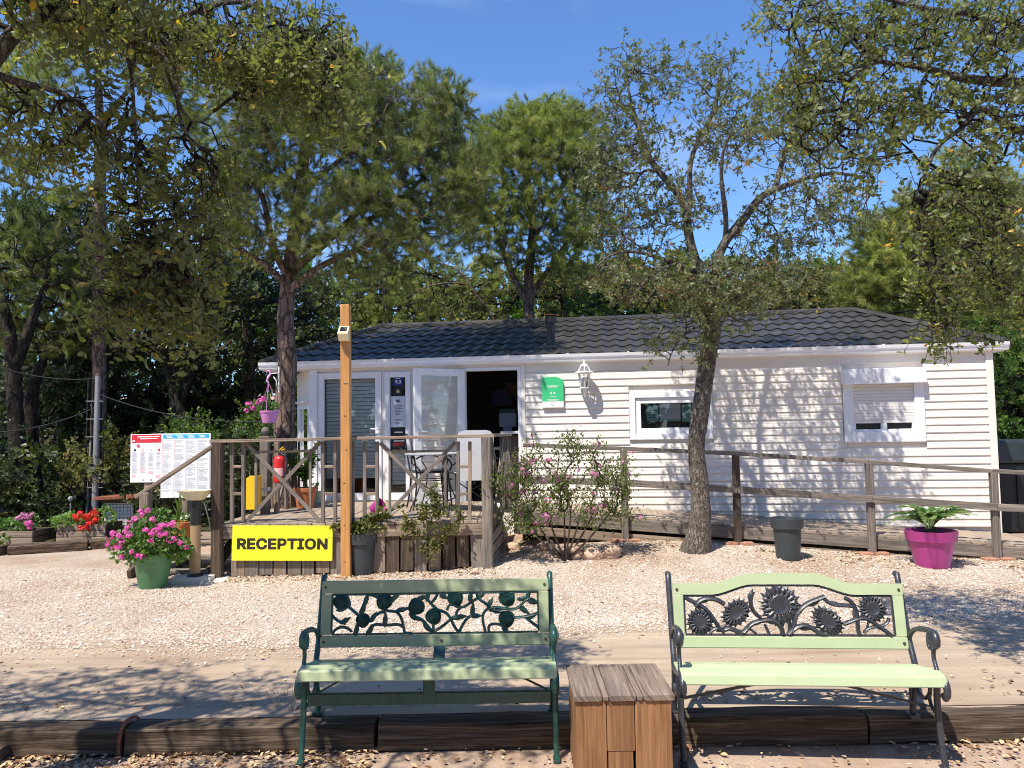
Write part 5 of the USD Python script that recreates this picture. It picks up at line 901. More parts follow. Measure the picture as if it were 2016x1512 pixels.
    for bx_ in ((.03, W * .5, W - .03) if style == 'rose' else ()):
        for y, z in ((.235, .42), (.155, .4245), (.075, .443)): part(t, 'bolt', tube([P((bx_, y, z)), P((bx_, y + .001, z + .003))], .006, 8), 'screw', 40)
    return t
bench('rose_bench', 'dark green iron bench with roses in its back, on the left', (sx(599, 3.76), 3.785, float(gz(-1, 3.7)) + .004), -.005, 1.225, 'bench_iron_green', 'bench_paint', 'rose')
bench('sunflower_bench', 'black iron bench with sunflowers in its back and bright green slats, on the right', (sx(1338, 3.68), 3.71, float(gz(1, 3.6)) + .002), -.085, 1.175, 'bench_iron_black', 'bench_paint_bright', 'sun')

# ================================================================== PLANTS: TOOLS
leafy('leaf_cork_oak', [(0, (0.063, 0.091, 0.023)), (.3, (0.133, 0.175, 0.043)), (.6, (0.197, 0.231, 0.062)), (.86, (0.281, 0.287, 0.091)), (.96, (0.365, 0.323, 0.105)), (.98, (0.600, 0.378, 0.049)), (1, (0.600, 0.337, 0.084))], .42, .45, .3, back=(.15, .165, .08))
leafy('leaf_grey_oak', [(0, (0.060, 0.079, 0.026)), (.4, (0.113, 0.139, 0.047)), (.75, (0.166, 0.185, 0.066)), (.94, (0.225, 0.218, 0.093)), (.97, (0.437, 0.251, 0.066)), (1, (0.476, 0.251, 0.093))], .36, .45, .32, back=(.16, .175, .10))
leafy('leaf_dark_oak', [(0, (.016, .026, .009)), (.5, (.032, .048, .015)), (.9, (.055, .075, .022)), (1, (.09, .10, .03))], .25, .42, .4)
leafy('leaf_bright', [(0, (0.046, 0.091, 0.018)), (.5, (0.078, 0.150, 0.029)), (1, (0.156, 0.208, 0.046))], .33, .42, .35)
leafy('leaf_olive', [(0, (.075, .085, .026)), (.5, (.14, .15, .045)), (.9, (.21, .20, .065)), (1, (.32, .21, .06))], .3, .45, .3)
leafy('leaf_geranium', [(0, (.04, .10, .02)), (.5, (.075, .155, .032)), (1, (.12, .20, .05))], .33, .45, .3)
leafy('needle_pine', [(0, (.070, .095, .030)), (.4, (.135, .175, .050)), (.75, (.20, .245, .068)), (.93, (.29, .31, .10)), (1, (.30, .22, .11))], .22, .45, .3)
leafy('needle_pine_bright', [(0, (0.111, 0.137, 0.036)), (.5, (0.215, 0.254, 0.062)), (.9, (0.325, 0.358, 0.098)), (1, (0.364, 0.325, 0.130))], .25, .45, .3)
leafy('needle_pine_dark', [(0, (.018, .034, .012)), (.5, (.035, .058, .018)), (1, (.07, .095, .03))], .2, .5, .25)
leafy('frond_green', [(0, (0.045, 0.112, 0.027)), (.6, (0.090, 0.180, 0.045)), (1, (0.195, 0.270, 0.105))], .25, .3, .5)
bark('bark_oak', (.026, .02, .016), (.10, .08, .064), (.27, .235, .195), 30, .45, 1.0)
bark('bark_pine', (.03, .018, .013), (.115, .078, .06), (.23, .165, .135), 13, .3, 1.0)
bark('bark_dark', (.007, .006, .005), (.02, .016, .013), (.042, .034, .028), 12, .35, .8)
plain('twig_brown', (.085, .062, .048), .9, .1, var=.3, scale=8); plain('twig_dark', (.03, .024, .02), .9, .1, var=.3, scale=8); plain('twig_pale', (.17, .13, .10), .9, .1, var=.3, scale=8); plain('stem_green', (.10, .14, .045), .6, .3, var=.2)

def leaves(p, d, L, wd, rng, curl=.25, up=None, simple=False):
    """leaf blades at p along d; one island each"""
    p, d = np.asarray(p, float), np.asarray(d, float); d = d / (np.linalg.norm(d, axis=1, keepdims=True) + 1e-9); n = len(p)
    rv = rng.normal(0, 1, (n, 3)) * .6 + ([0, 0, 1] if up is None else up); s = np.cross(d, rv); s /= np.linalg.norm(s, axis=1, keepdims=True) + 1e-9; nn = np.cross(s, d)
    L = np.broadcast_to(L, (n,))[:, None]; w = wd * L; c = curl
    if simple: pts = [p, p + d * L * .5 - s * w, p + d * L - nn * c * .3 * L, p + d * L * .5 + s * w]; fs = [(0, 1, 2), (0, 2, 3)]
    else:
        pts = [p, p + d * L * .28 - s * w * .85 + nn * c * w * .5, p + d * L * .65 - s * w * .85 + nn * c * w * .4, p + d * L - nn * c * .45 * L, p + d * L * .65 + s * w * .85 + nn * c * w * .4, p + d * L * .28 + s * w * .85 + nn * c * w * .5, p + d * L * .5 + nn * .02 * L]
        fs = [(0, 1, 6), (1, 2, 6), (2, 3, 6), (3, 4, 6), (4, 5, 6), (5, 0, 6)]
    v = np.stack(pts, 1); k = v.shape[1]; f = (np.arange(n)[:, None, None] * k + np.array(fs)[None]).reshape(-1, 3)
    return v.reshape(-1, 3), f, np.zeros((n * k, 2))
def oak_clump(seed, n=15, L=.045, wd=.27, length=.16, simple=False, droop=0.0):
    r = rnd(seed); t = np.sort(r.uniform(.1, 1, n)); p = np.stack([.012 * np.sin(t * 7 + seed), .012 * np.cos(t * 5), t * length], 1); a = np.arange(n) * 2.4 + r.uniform(0, 1, n)
    d = np.stack([np.cos(a), np.sin(a), r.uniform(.1, .9, n) + .5 * (t > .85)], 1); d[:, 2] -= droop
    tw = tube(np.array([(0, 0, -.02), (.006 * math.sin(seed), 0, length * .5), (.012 * math.sin(7 + seed), .012 * math.cos(5), length)]), [.0022, .0018, .001], 3)
    return leaves(p, d, L * r.uniform(.45, 1.3, n), wd, r, simple=simple), tw
def needle_clump(seed, n=70, L=.10, length=.15, w=.0016, spread=.75):
    r = rnd(seed); t = r.uniform(0, 1, n) ** .7; p = np.stack([.01 * np.sin(t * 4 + seed), .01 * np.cos(t * 3 + seed), t * length], 1); a = r.uniform(0, 2 * PI, n)
    sp = spread * (1.1 - .6 * t) * r.uniform(.6, 1.2, n); d = np.stack([np.cos(a) * np.sin(sp), np.sin(a) * np.sin(sp), np.cos(sp)], 1)
    s = np.cross(d, r.normal(0, 1, (n, 3))); s /= np.linalg.norm(s, axis=1, keepdims=True); l = (L * r.uniform(.7, 1.15, n))[:, None]
    v = np.stack([p - s * w, p + s * w, p + d * l + np.array([0, 0, .1]) * l], 1).reshape(-1, 3)
    return (v, np.arange(3 * n).reshape(-1, 3), np.zeros((3 * n, 2))), tube(np.array([(0, 0, -.03), (0, 0, length * .5), (.01 * math.sin(4 + seed), .01 * math.cos(3 + seed), length)]), [.003, .0025, .0018], 3)

def colonize(skel, targets, rng, step=.14, wob=.25, bias=.35, sag=0.0):
    """joins every target to the nearest branch grown so far. skel: (points, radius). Returns p0, p1, r-count arrays and the last directions at the targets."""
    sp = np.asarray(skel, float); d0, _ = cKDTree(sp).query(targets); order = np.argsort(d0)
    cap_ = len(sp) + len(targets) * 24; N = np.zeros((cap_, 3)); N[:len(sp)] = sp; par = np.full(cap_, -1); plen = np.zeros(cap_); n = len(sp); ends = np.zeros(len(targets), int)
    for i in order:
        t = targets[i]; c = np.linalg.norm(N[:n] - t, axis=1) + bias * plen[:n]; j = int(np.argmin(c)); a = N[j]; L = np.linalg.norm(t - a)
        k = int(min(max(2, round(L / step)), 22)); s = np.linspace(0, 1, k + 1)[1:, None]
        q = a + (t - a) * s + rng.normal(0, 1, 3) * wob * L * (s * (1 - s)) + rng.normal(0, .10 * step, (k, 3)) * (s < 1) + np.array([0, 0, -sag]) * L * (s * (1 - s))
        for m in range(k): N[n] = q[m]; par[n] = j; plen[n] = plen[j] + L / k; j = n; n += 1
        ends[i] = j
    cnt = np.zeros(n); np.add.at(cnt, ends, 1)
    for m in range(n - 1, len(sp) - 1, -1):
        if par[m] >= 0: cnt[par[m]] += cnt[m]
    e = np.arange(len(sp), n); pa = par[e]
    dirs = N[ends] - N[par[ends]]
    return N[pa], N[e], np.where(pa < len(sp), cnt[e], cnt[pa]), cnt[e], dirs
def guide(pts, Y):
    """picture points (x, y, width) of a limb that stands Y metres away -> points and radii"""
    Ys = np.broadcast_to(np.asarray(Y, float), (len(pts),)) if np.ndim(Y) == 0 else np.interp(np.linspace(0, 1, len(pts)), np.linspace(0, 1, len(Y)), Y)
    P = np.array([at(p[0], p[1], y) for p, y in zip(pts, Ys)]); r = np.array([p[2] * y / F / 2 for p, y in zip(pts, Ys)]); return P, r
def limb(P, r, rng, sides=14, amp=.16, fr=9.0, n=None):
    L = np.sum(np.linalg.norm(np.diff(P, axis=0), axis=1)); n = n or int(max(8, L / .06)); Q = smoothline(P, n); rr = np.interp(np.linspace(0, 1, n), np.linspace(0, 1, len(r)), r)
    v, f, uv = tube(Q, rr, sides); c = np.repeat(Q, sides, 0); d = v - c; k = 1 + amp * 2 * (meshkit.fbm(v * [fr, fr, fr * .45], 4, 3) - .5); return c + d * k[:, None], f, uv, Q, rr
def sample_blobs(blobs, rng, dens=1.0):
    T = []
    for b in blobs:
        px, py, rx, ry, Y, dY, n = b; n = int(n * dens); d = rng.normal(0, 1, (n, 3)); d /= np.linalg.norm(d, axis=1, keepdims=True); d *= (rng.uniform(0, 1, (n, 1)) ** (1 / 2.2))
        T += [at(px + q[0] * rx, py + q[1] * ry, Y + q[2] * dY) for q in d]
    return np.array(T)
def tree(name, label, guides, blobs, clumps, seed, barkmat='bark_oak', twigmat='twig_brown', tip=.0032, scale=(.85, 1.2), world=None, droop=.0, upb=.25, group=None, gap=0.0, cat='tree', sag=0.0, wob=.25, base=None, spread=.55, keep=None, dens=1.0, thin=.86):
    rng = rnd(seed); G = [(lambda g: (g[0], g[1] * thin))(guide(p, Y)) if not isinstance(p, np.ndarray) else (p, Y) for p, Y in guides]
    P_, r_ = G[0]; zg = float(gz(P_[0][0], P_[0][1]))
    if P_[0][2] > zg + .06: G[0] = (np.vstack([[P_[0][0], P_[0][1], zg - .05], [P_[0][0], P_[0][1], (zg + P_[0][2]) / 2], P_]), np.r_[r_[0] * 1.2, r_[0] * 1.06, r_])
    b = G[0][0][0] if base is None else base; t = thing(name, label, cat, b, group); sk = []
    for k, (P, r) in enumerate(G):
        v, f, uv, Q, rr = limb(P, r, rng, 20 if k == 0 else 12, amp=.12); part(t, 'trunk' if k == 0 else 'limb', (v, f, uv), barkmat, 60); sk.append(Q if k else Q[int(len(Q) * .35):])
    T = sample_blobs(blobs, rng, dens)
    if world is not None and len(world):
        W = []
        for (c, r, n) in world: d = rng.normal(0, 1, (n, 3)); d /= np.linalg.norm(d, axis=1, keepdims=True); W.append(np.asarray(c) + d * np.asarray(r) * rng.uniform(0, 1, (n, 1)) ** (1 / 2.4))
        T = np.vstack([T] + W) if len(T) else np.vstack(W)
    if gap: T = T[meshkit.noise(T * 1.9, seed) + .5 * meshkit.noise(T * 4.5, seed + 1) > gap]
    if keep is not None: T = T[keep(T)]
    p0, p1, c0, c1, dirs = colonize(np.vstack(sk), T, rng, sag=sag, wob=wob)
    part(t, 'twigs', segs(p0, p1, tip * c0 ** .42, tip * c1 ** .42, 4), twigmat, True, kind='stuff')
    d = dirs / (np.linalg.norm(dirs, axis=1, keepdims=True) + 1e-9); d = d + rng.normal(0, spread, d.shape) + [0, 0, upb - droop]
    instances(t + '/crown', clumps, T, quats(d, rng), rng.uniform(*scale, len(T)), rng.integers(0, len(clumps), len(T)), kind='stuff')
    return t
def clumpset(kind, num, mat, tw, seed, **kw):
    out = []
    for k in range(num):
        g, s = (oak_clump if kind == 'oak' else needle_clump)(seed + k, **kw); out.append([(g, mat, False), (s, tw, False)])
    return out

# ================================================================== TREES
oak_fg = clumpset('oak', 8, 'leaf_cork_oak', 'twig_brown', 100, n=13, L=.038, wd=.27, length=.21, droop=.5)
oak_mid = clumpset('oak', 8, 'leaf_grey_oak', 'twig_brown', 120, n=15, L=.041, wd=.25, length=.19)
# the oak that overhangs from the left: trunk outside the frame
tree('cork_oak', 'near cork oak whose leafy boughs hang in from the upper left', [
        (np.array([(-3.05, 2.55, -.05), (-3.0, 2.6, .6), (-3.02, 2.68, 1.3), (-2.95, 2.78, 2.0), (-2.8, 2.9, 2.6), (-2.62, 3.0, 2.9)]), np.array([.19, .15, .135, .13, .115, .10])),
        ([(-260, 240, 60), (-80, 170, 48), (0, 100, 44), (45, 55, 40), (110, 42, 34), (185, 52, 28), (240, 78, 24), (310, 95, 18), (345, 150, 13), (352, 220, 9), (395, 290, 6)], (3.0, 3.2, 3.3, 3.3)),
        ([(-200, 230, 40), (0, 150, 26), (60, 168, 22), (120, 182, 18), (165, 215, 13), (215, 265, 10), (240, 310, 8)], (3.0, 3.05, 3.1)),
        ([(230, 78, 18), (330, 45, 15), (420, 10, 13), (490, 8, 12), (540, 40, 10), (620, 70, 8), (670, 110, 5)], (3.3, 3.5, 3.7)),
        ([(215, 60, 10), (250, 110, 9), (262, 190, 8), (268, 280, 7), (275, 400, 5), (300, 520, 4)], (3.25, 3.3)),
        ([(320, 110, 10), (350, 200, 8), (380, 240, 6), (420, 220, 4)], (3.35, 3.5))],
    [(90, 20, 150, 50, 3.2, .4, 66), (290, 50, 170, 80, 3.4, .4, 140), (470, 70, 150, 80, 3.6, .35, 130), (620, 100, 80, 90, 3.65, .3, 95), (640, 190, 55, 70, 3.65, .25, 50), (60, 210, 110, 50, 3.1, .3, 34), (120, 270, 80, 40, 3.1, .2, 26),
     (250, 250, 110, 90, 3.3, .3, 55), (330, 350, 110, 90, 3.4, .3, 75), (370, 480, 90, 90, 3.45, .3, 85), (330, 580, 80, 70, 3.4, .25, 62), (390, 620, 40, 45, 3.4, .15, 22), (250, 470, 70, 90, 3.35, .25, 50), (230, 590, 50, 40, 3.35, .2, 18), (420, 330, 60, 60, 3.5, .25, 30), (500, 160, 70, 50, 3.6, .25, 32)],
    oak_fg, 41, tip=.0021, droop=.75, upb=.0, sag=-.15, dens=1.2, twigmat='twig_dark',
    world=[((-3.6, 2.8, 3.7), (.9, .6, .6), 360), ((-2.5, 2.65, 3.75), (.9, .5, .5), 300), ((-1.75, 2.65, 3.65), (.6, .4, .4), 200), ((-1.25, 2.6, 3.5), (.5, .35, .3), 150), ((-4.6, 2.8, 3.3), (.8, .6, .5), 260), ((-2.8, 1.8, 3.4), (1.1, .5, .4), 300), ((-1.7, 1.85, 3.3), (.6, .45, .3), 130)], gap=.34)
# the oak that overhangs from the right
tree('cork_oak', 'near cork oak reaching in from the upper right with twisted dark twigs', [
        (np.array([(4.15, 4.2, -.1 + .12), (4.1, 4.25, .8), (4.2, 4.3, 1.7), (4.0, 4.35, 2.6), (3.9, 4.4, 3.2)]), np.array([.20, .165, .15, .13, .11])),
        ([(2330, 330, 60), (2120, 205, 40), (2016, 165, 30), (1950, 160, 26), (1870, 148, 22), (1800, 130, 16), (1730, 120, 11), (1650, 60, 7), (1560, 50, 5)], (4.4, 4.4, 4.6)),
        ([(2200, 300, 34), (2080, 250, 24), (1985, 250, 18), (1930, 215, 15), (1900, 245, 13), (1855, 280, 10), (1825, 330, 8), (1800, 390, 5)], (4.4, 4.4, 4.3)),
        ([(2200, 120, 30), (2030, 60, 22), (1930, 30, 16), (1840, 20, 12), (1700, -10, 9), (1600, 10, 6)], (4.4, 4.5)),
        ([(1760, 125, 9), (1690, 140, 8), (1660, 190, 7), (1655, 240, 6), (1600, 300, 4)], (4.5, 4.6))],
    [(1560, 40, 70, 60, 4.6, .4, 45), (1680, 60, 120, 70, 4.6, .5, 110), (1820, 50, 130, 70, 4.5, .5, 120), (1960, 60, 90, 90, 4.4, .5, 110), (1620, 160, 110, 70, 4.7, .4, 95), (1720, 220, 100, 70, 4.5, .4, 80), (1850, 200, 110, 60, 4.4, .4, 60), (1960, 230, 80, 90, 4.3, .4, 85),
     (1600, 250, 90, 60, 4.6, .3, 60), (1700, 310, 60, 45, 4.5, .3, 34), (1890, 370, 110, 60, 4.3, .4, 90), (1960, 440, 90, 80, 4.2, .35, 95), (1830, 430, 80, 50, 4.25, .3, 48), (1890, 540, 110, 60, 4.2, .3, 80), (1850, 630, 50, 35, 4.2, .2, 24), (1990, 580, 40, 60, 4.2, .3, 26), (1770, 270, 40, 40, 4.4, .3, 12)],
    oak_fg, 42, tip=.0023, droop=.4, upb=.1, dens=.95, twigmat='twig_dark', world=[((4.3, 4.4, 4.1), (1.2, 1.0, .6), 260), ((3.4, 3.6, 3.6), (.6, .5, .4), 60)], gap=.34)
# the oak in front of the ramp
oy = 8.2
tree('cork_oak', 'slender cork oak with a leaning trunk standing in front of the ramp', [
        ([(1366, 1092, 74), (1374, 1060, 56), (1379, 1010, 46), (1376, 940, 42), (1371, 880, 40), (1376, 830, 44), (1386, 760, 42), (1394, 700, 42), (1403, 655, 40), (1399, 610, 38), (1391, 570, 36)], (oy, oy)),
        ([(1393, 580, 28), (1372, 520, 24), (1354, 450, 22), (1345, 400, 20), (1310, 352, 17), (1278, 310, 15), (1258, 255, 12), (1240, 190, 7), (1232, 130, 4)], (oy, oy + .2)),
        ([(1352, 430, 17), (1358, 370, 14), (1362, 310, 12), (1395, 240, 11), (1412, 190, 9), (1418, 120, 5)], (oy, oy + .4)),
        ([(1398, 590, 26), (1410, 520, 24), (1432, 470, 23), (1465, 430, 22), (1503, 385, 20), (1530, 372, 17), (1560, 360, 13), (1610, 345, 11), (1660, 342, 8), (1710, 362, 5)], (oy, oy - .3)),
        ([(1526, 375, 15), (1540, 320, 13), (1560, 250, 11), (1570, 190, 7), (1580, 140, 4)], (oy - .1, oy + .2)),
        ([(1425, 480, 13), (1428, 420, 13), (1420, 340, 9), (1440, 260, 6)], (oy, oy - .5)),
        ([(1385, 540, 14), (1330, 520, 12), (1290, 505, 10), (1240, 495, 7), (1180, 520, 5)], (oy, oy - .6)), ([(1320, 522, 10), (1280, 545, 8), (1240, 600, 5)], (oy - .2, oy - .5)),
        ([(1398, 640, 9), (1360, 650, 6), (1330, 680, 4), (1315, 720, 3)], (oy, oy - .3))],
    [(1245, 290, 95, 90, oy, .6, 120), (1300, 150, 80, 60, oy + .2, .5, 56), (1232, 125, 40, 40, oy + .1, .4, 16), (1412, 150, 50, 60, oy + .3, .5, 44), (1195, 190, 50, 50, oy, .5, 22), (1440, 260, 110, 80, oy, .7, 110), (1565, 220, 90, 100, oy, .6, 110), (1600, 395, 130, 50, oy - .2, .6, 80), (1660, 430, 70, 40, oy - .2, .4, 26),
     (1340, 400, 90, 70, oy, .7, 70), (1240, 440, 100, 80, oy, .6, 80), (1180, 350, 50, 80, oy, .5, 36), (1330, 560, 150, 55, oy - .2, .7, 120), (1470, 560, 150, 50, oy - .2, .7, 110), (1410, 610, 110, 45, oy - .2, .5, 80), (1320, 670, 50, 40, oy - .3, .3, 18), (1385, 680, 30, 40, oy - .25, .2, 14), (1220, 550, 70, 50, oy - .3, .5, 44), (1490, 470, 60, 60, oy, .4, 34), (1560, 470, 80, 40, oy, .5, 34), (1600, 300, 80, 50, oy, .5, 40)],
    oak_mid, 43, tip=.0024, upb=.25, gap=.36, spread=.7, dens=1.75, thin=.80)
# pines
def pset(mat, seed, **kw): return clumpset('pine', 6, mat, 'twig_brown', seed, **kw)
p_mid = pset('needle_pine', 200, n=110, L=.075, length=.12, w=.0017, spread=1.25); p_far = pset('needle_pine_bright', 210, n=120, L=.105, length=.16, w=.0027, spread=1.25)
py_ = 9.75
tree('pine_tree', 'pine with a reddish trunk and wide boughs at the left end of the mobile home', [
        ([(562, 1045, 58), (560, 960, 52), (560, 880, 48), (561, 800, 44), (565, 700, 40), (562, 640, 38), (566, 575, 38), (576, 500, 34), (586, 420, 30), (596, 330, 25), (606, 240, 19), (618, 160, 12), (625, 90, 6)], (py_, py_ + .2)),
        ([(572, 572, 20), (640, 520, 16), (730, 480, 14), (830, 425, 11), (900, 385, 8), (950, 350, 5)], (py_, py_ - .5)), ([(578, 530, 22), (650, 470, 18), (715, 405, 15), (770, 340, 12), (830, 270, 8), (880, 200, 5)], (py_, py_ + .4)), ([(580, 505, 17), (680, 450, 14), (760, 415, 12), (840, 340, 9), (910, 260, 5)], (py_, py_ + 1.0)),
        ([(560, 560, 17), (520, 520, 14), (480, 495, 11), (430, 470, 7)], (py_, py_ - .6)), ([(566, 540, 18), (535, 470, 15), (520, 400, 12), (490, 330, 8), (450, 260, 5)], (py_, py_ - .4)), ([(592, 390, 14), (650, 330, 11), (720, 270, 8), (770, 190, 5)], (py_, py_ - .6)), ([(590, 380, 13), (550, 310, 10), (520, 240, 7), (490, 160, 5)], (py_, py_ + .3)), ([(600, 300, 12), (640, 230, 9), (690, 170, 5)], (py_, py_ + .6))],
    [(600, 130, 110, 80, py_, 1.0, 230), (720, 170, 90, 70, py_, 1.0, 190), (500, 200, 90, 90, py_, .9, 190), (860, 220, 70, 90, py_ + .3, .9, 190), (640, 250, 150, 70, py_ - .2, 1.2, 260), (790, 290, 120, 70, py_, 1.1, 230), (470, 320, 80, 80, py_, .8, 120), (880, 380, 90, 70, py_, .9, 150), (700, 370, 140, 50, py_ - .2, 1.2, 110), (560, 350, 90, 60, py_ - .2, .9, 70), (440, 440, 60, 60, py_ - .3, .7, 60), (760, 470, 110, 40, py_, .9, 60), (930, 330, 50, 60, py_ - .3, .5, 60), (500, 480, 60, 50, py_, .6, 40), (660, 450, 170, 80, py_ - .3, 1.0, 90), (840, 460, 110, 70, py_ - .1, .9, 90), (700, 540, 130, 40, py_, .8, 40), (460, 400, 70, 90, py_ - .3, .7, 70), (600, 420, 80, 100, py_, .8, 60), (740, 400, 120, 60, py_, 1, 90)],
    p_mid, 51, 'bark_pine', 'twig_pale', tip=.0015, upb=.45, spread=.8, gap=.42, thin=.82, wob=.3, dens=2.6)
tree('pine_tree', 'round-topped pine behind the roof, right of the big pine', [
        ([(1045, 690, 40), (1043, 640, 36), (1040, 585, 33), (1045, 500, 28), (1048, 430, 24), (1040, 350, 18), (1050, 280, 11), (1060, 230, 6)], (15, 15.2)),
        ([(1040, 600, 20), (1000, 520, 16), (975, 450, 13), (955, 390, 8), (930, 340, 5)], (15, 14.5)), ([(1042, 590, 18), (1080, 530, 14), (1120, 470, 10), (1150, 400, 6)], (15, 15.3)), ([(1045, 480, 14), (1090, 400, 10), (1120, 330, 6)], (15, 14.6)), ([(1044, 450, 12), (1000, 380, 9), (980, 320, 5)], (15, 15.4))],
    [(1065, 235, 90, 45, 15, 1.2, 150), (985, 280, 70, 50, 15, 1.2, 120), (1130, 270, 70, 60, 15, 1.2, 120), (1050, 310, 130, 50, 14.8, 1.5, 180), (940, 340, 60, 50, 14.6, 1.0, 70), (1040, 390, 130, 50, 14.8, 1.4, 110), (1150, 360, 60, 70, 15, 1.0, 80), (960, 430, 60, 40, 14.8, .8, 40), (1130, 460, 70, 40, 15, 1, 50), (1200, 330, 40, 60, 15, .8, 30), (1030, 440, 150, 60, 14.8, 1.2, 90), (980, 500, 90, 40, 14.8, 1, 40), (1110, 520, 80, 40, 15, 1, 40), (920, 420, 50, 60, 14.6, .8, 40), (1170, 430, 60, 60, 15, .8, 50)],
    p_far, 52, 'bark_pine', 'twig_brown', tip=.0026, upb=.5, spread=.8, gap=.42, wob=.3, dens=2.6, thin=.68)
tree('pine_tree', 'bushy pine behind the right end of the roof', [
        ([(2000, 720, 40), (1998, 640, 38), (1992, 560, 36), (1985, 480, 32), (1975, 400, 24), (1960, 330, 14), (1950, 280, 6)], (13, 13)), ([(2010, 650, 18), (1960, 610, 15), (1900, 570, 12), (1830, 520, 9), (1770, 470, 5)], (13, 12.6)), ([(1990, 540, 18), (1930, 480, 13), (1870, 430, 9), (1820, 390, 5)], (13, 12.8)), ([(2040, 690, 17), (1980, 640, 16), (1920, 600, 11), (1850, 590, 6)], (12.6, 12.2))],
    [(1740, 480, 70, 60, 12.8, .9, 130), (1830, 430, 90, 60, 12.8, 1.0, 150), (1950, 400, 90, 70, 13, 1.0, 130), (1790, 550, 100, 50, 12.6, .9, 140), (1890, 520, 90, 60, 12.8, 1, 110), (1980, 500, 60, 70, 13, 1, 60), (1700, 560, 60, 50, 12.9, .8, 70), (1880, 610, 90, 30, 12.6, .6, 50), (1900, 340, 90, 50, 13.2, .8, 60), (1720, 620, 70, 30, 12.8, .8, 50), (1990, 600, 50, 60, 12.8, .8, 60), (1860, 470, 130, 80, 13.2, 1, 120)],
    p_far, 53, 'bark_pine', 'twig_brown', tip=.0024, upb=.4, spread=.8, gap=.46, dens=2.3)
tree('pine_tree', 'tall thin pine trunk seen between the leaves at the far left', [
        ([(196, 700, 32), (196, 560, 30), (197, 450, 28), (197, 360, 27), (198, 280, 24), (194, 180, 19), (190, 80, 12), (190, 0, 6)], (12.5, 12.5)), ([(197, 390, 12), (120, 375, 9), (40, 365, 7), (-40, 330, 5)], (12.5, 12)), ([(196, 260, 12), (110, 200, 9), (40, 150, 6)], (12.5, 12.2)), ([(196, 240, 12), (260, 170, 9), (310, 110, 6)], (12.5, 12.4))],
    [(60, 150, 120, 90, 12.3, 1.2, 150), (180, 60, 130, 80, 12.5, 1.2, 170), (320, 120, 90, 80, 12.6, 1.2, 130), (30, 330, 80, 50, 12, .8, 46), (120, 390, 80, 20, 12, .6, 20), (380, 230, 60, 70, 12.6, 1, 70), (-60, 240, 60, 80, 12, 1, 50)],
    p_far, 54, 'bark_pine', 'twig_brown', tip=.0024, upb=.4, spread=.8, gap=.5, dens=2.0)
# the dense dark wood on the left: oaks and pines one behind the other
far_oak = clumpset('oak', 5, 'leaf_dark_oak', 'twig_dark', 300, n=26, L=.075, wd=.30, length=.36, simple=True); far_brt = clumpset('oak', 5, 'leaf_bright', 'twig_dark', 310, n=26, L=.06, wd=.28, length=.30, simple=True); far_olv = clumpset('oak', 5, 'leaf_olive', 'twig_brown', 320, n=26, L=.07, wd=.28, length=.32, simple=True)
FG = 'trees of the wood behind'
def back(name, label, guides, blobs, clumps, seed, **kw): return tree(name, label, guides, blobs, clumps, seed, kw.pop('bk', 'bark_dark'), 'twig_dark', tip=kw.pop('tip', .006), upb=kw.pop('upb', .2), spread=.8, group=FG, gap=kw.pop('gap', .34), **kw)
back('holm_oak', 'dark oak with a thick forked trunk at the left edge of the wood', [([(40, 1000, 38), (36, 900, 34), (30, 800, 32), (24, 700, 30), (10, 620, 24), (-20, 540, 14)], (12, 12)), ([(30, 720, 30), (60, 640, 22), (90, 560, 12)], (12, 12.2)), ([(66, 960, 40), (58, 860, 36), (62, 780, 30), (90, 700, 16)], (12.3, 12.5))],
     [(40, 470, 120, 70, 12.5, 1.2, 190), (-40, 600, 90, 90, 12.2, 1, 110), (110, 560, 110, 70, 12.8, 1, 150), (60, 680, 100, 60, 13, 1, 100), (160, 640, 80, 60, 12.8, 1, 90)], clumpset('pine', 4, 'needle_pine', 'twig_dark', 330, n=90, L=.13, length=.25, w=.0045), 61)
back('holm_oak', 'dark oak leaning left with a forked trunk behind the white notice board', [([(390, 960, 40), (378, 860, 38), (352, 810, 36), (345, 770, 30), (325, 710, 20), (312, 660, 12)], (13, 13)), ([(352, 800, 26), (370, 750, 22), (400, 700, 14)], (13, 13.2))],
     [(300, 560, 110, 80, 13, 1.2, 190), (400, 620, 90, 80, 13.2, 1.2, 170), (250, 680, 110, 70, 13.4, 1.2, 160), (380, 730, 90, 50, 13.6, 1, 90), (180, 740, 90, 60, 13.6, 1, 110), (300, 790, 130, 50, 14.5, 1, 190), (430, 800, 90, 50, 14.5, 1, 110), (330, 850, 120, 40, 15, 1, 130)], far_oak, 62)
back('holm_oak', 'dark oak with a reddish stem filling the gap left of the big pine trunk', [([(505, 960, 26), (500, 860, 26), (492, 760, 25), (488, 680, 24), (478, 600, 14)], (14, 14))],
     [(470, 560, 90, 80, 14, 1.2, 150), (520, 680, 70, 90, 14.2, 1.2, 140), (440, 780, 110, 80, 14.4, 1.2, 150), (610, 600, 80, 60, 14.5, 1.2, 120), (640, 690, 70, 40, 14.5, 1, 70)], far_oak, 63, bk='bark_pine')
back('holm_oak', 'round dark evergreen mass rising behind the utility pole', [([(120, 960, 40), (128, 840, 34), (140, 720, 20)], (14.5, 14.5))],
     [(110, 430, 110, 50, 15, 1.2, 150), (80, 500, 150, 60, 15, 1.2, 170), (200, 520, 110, 80, 14.8, 1.2, 160), (110, 770, 130, 80, 14.6, 1.2, 170), (250, 850, 120, 80, 14.6, 1, 130), (20, 830, 90, 100, 14.4, 1, 120)], clumpset('oak', 5, 'leaf_dark_oak', 'twig_dark', 340, n=28, L=.085, wd=.3, length=.4, simple=True), 64)
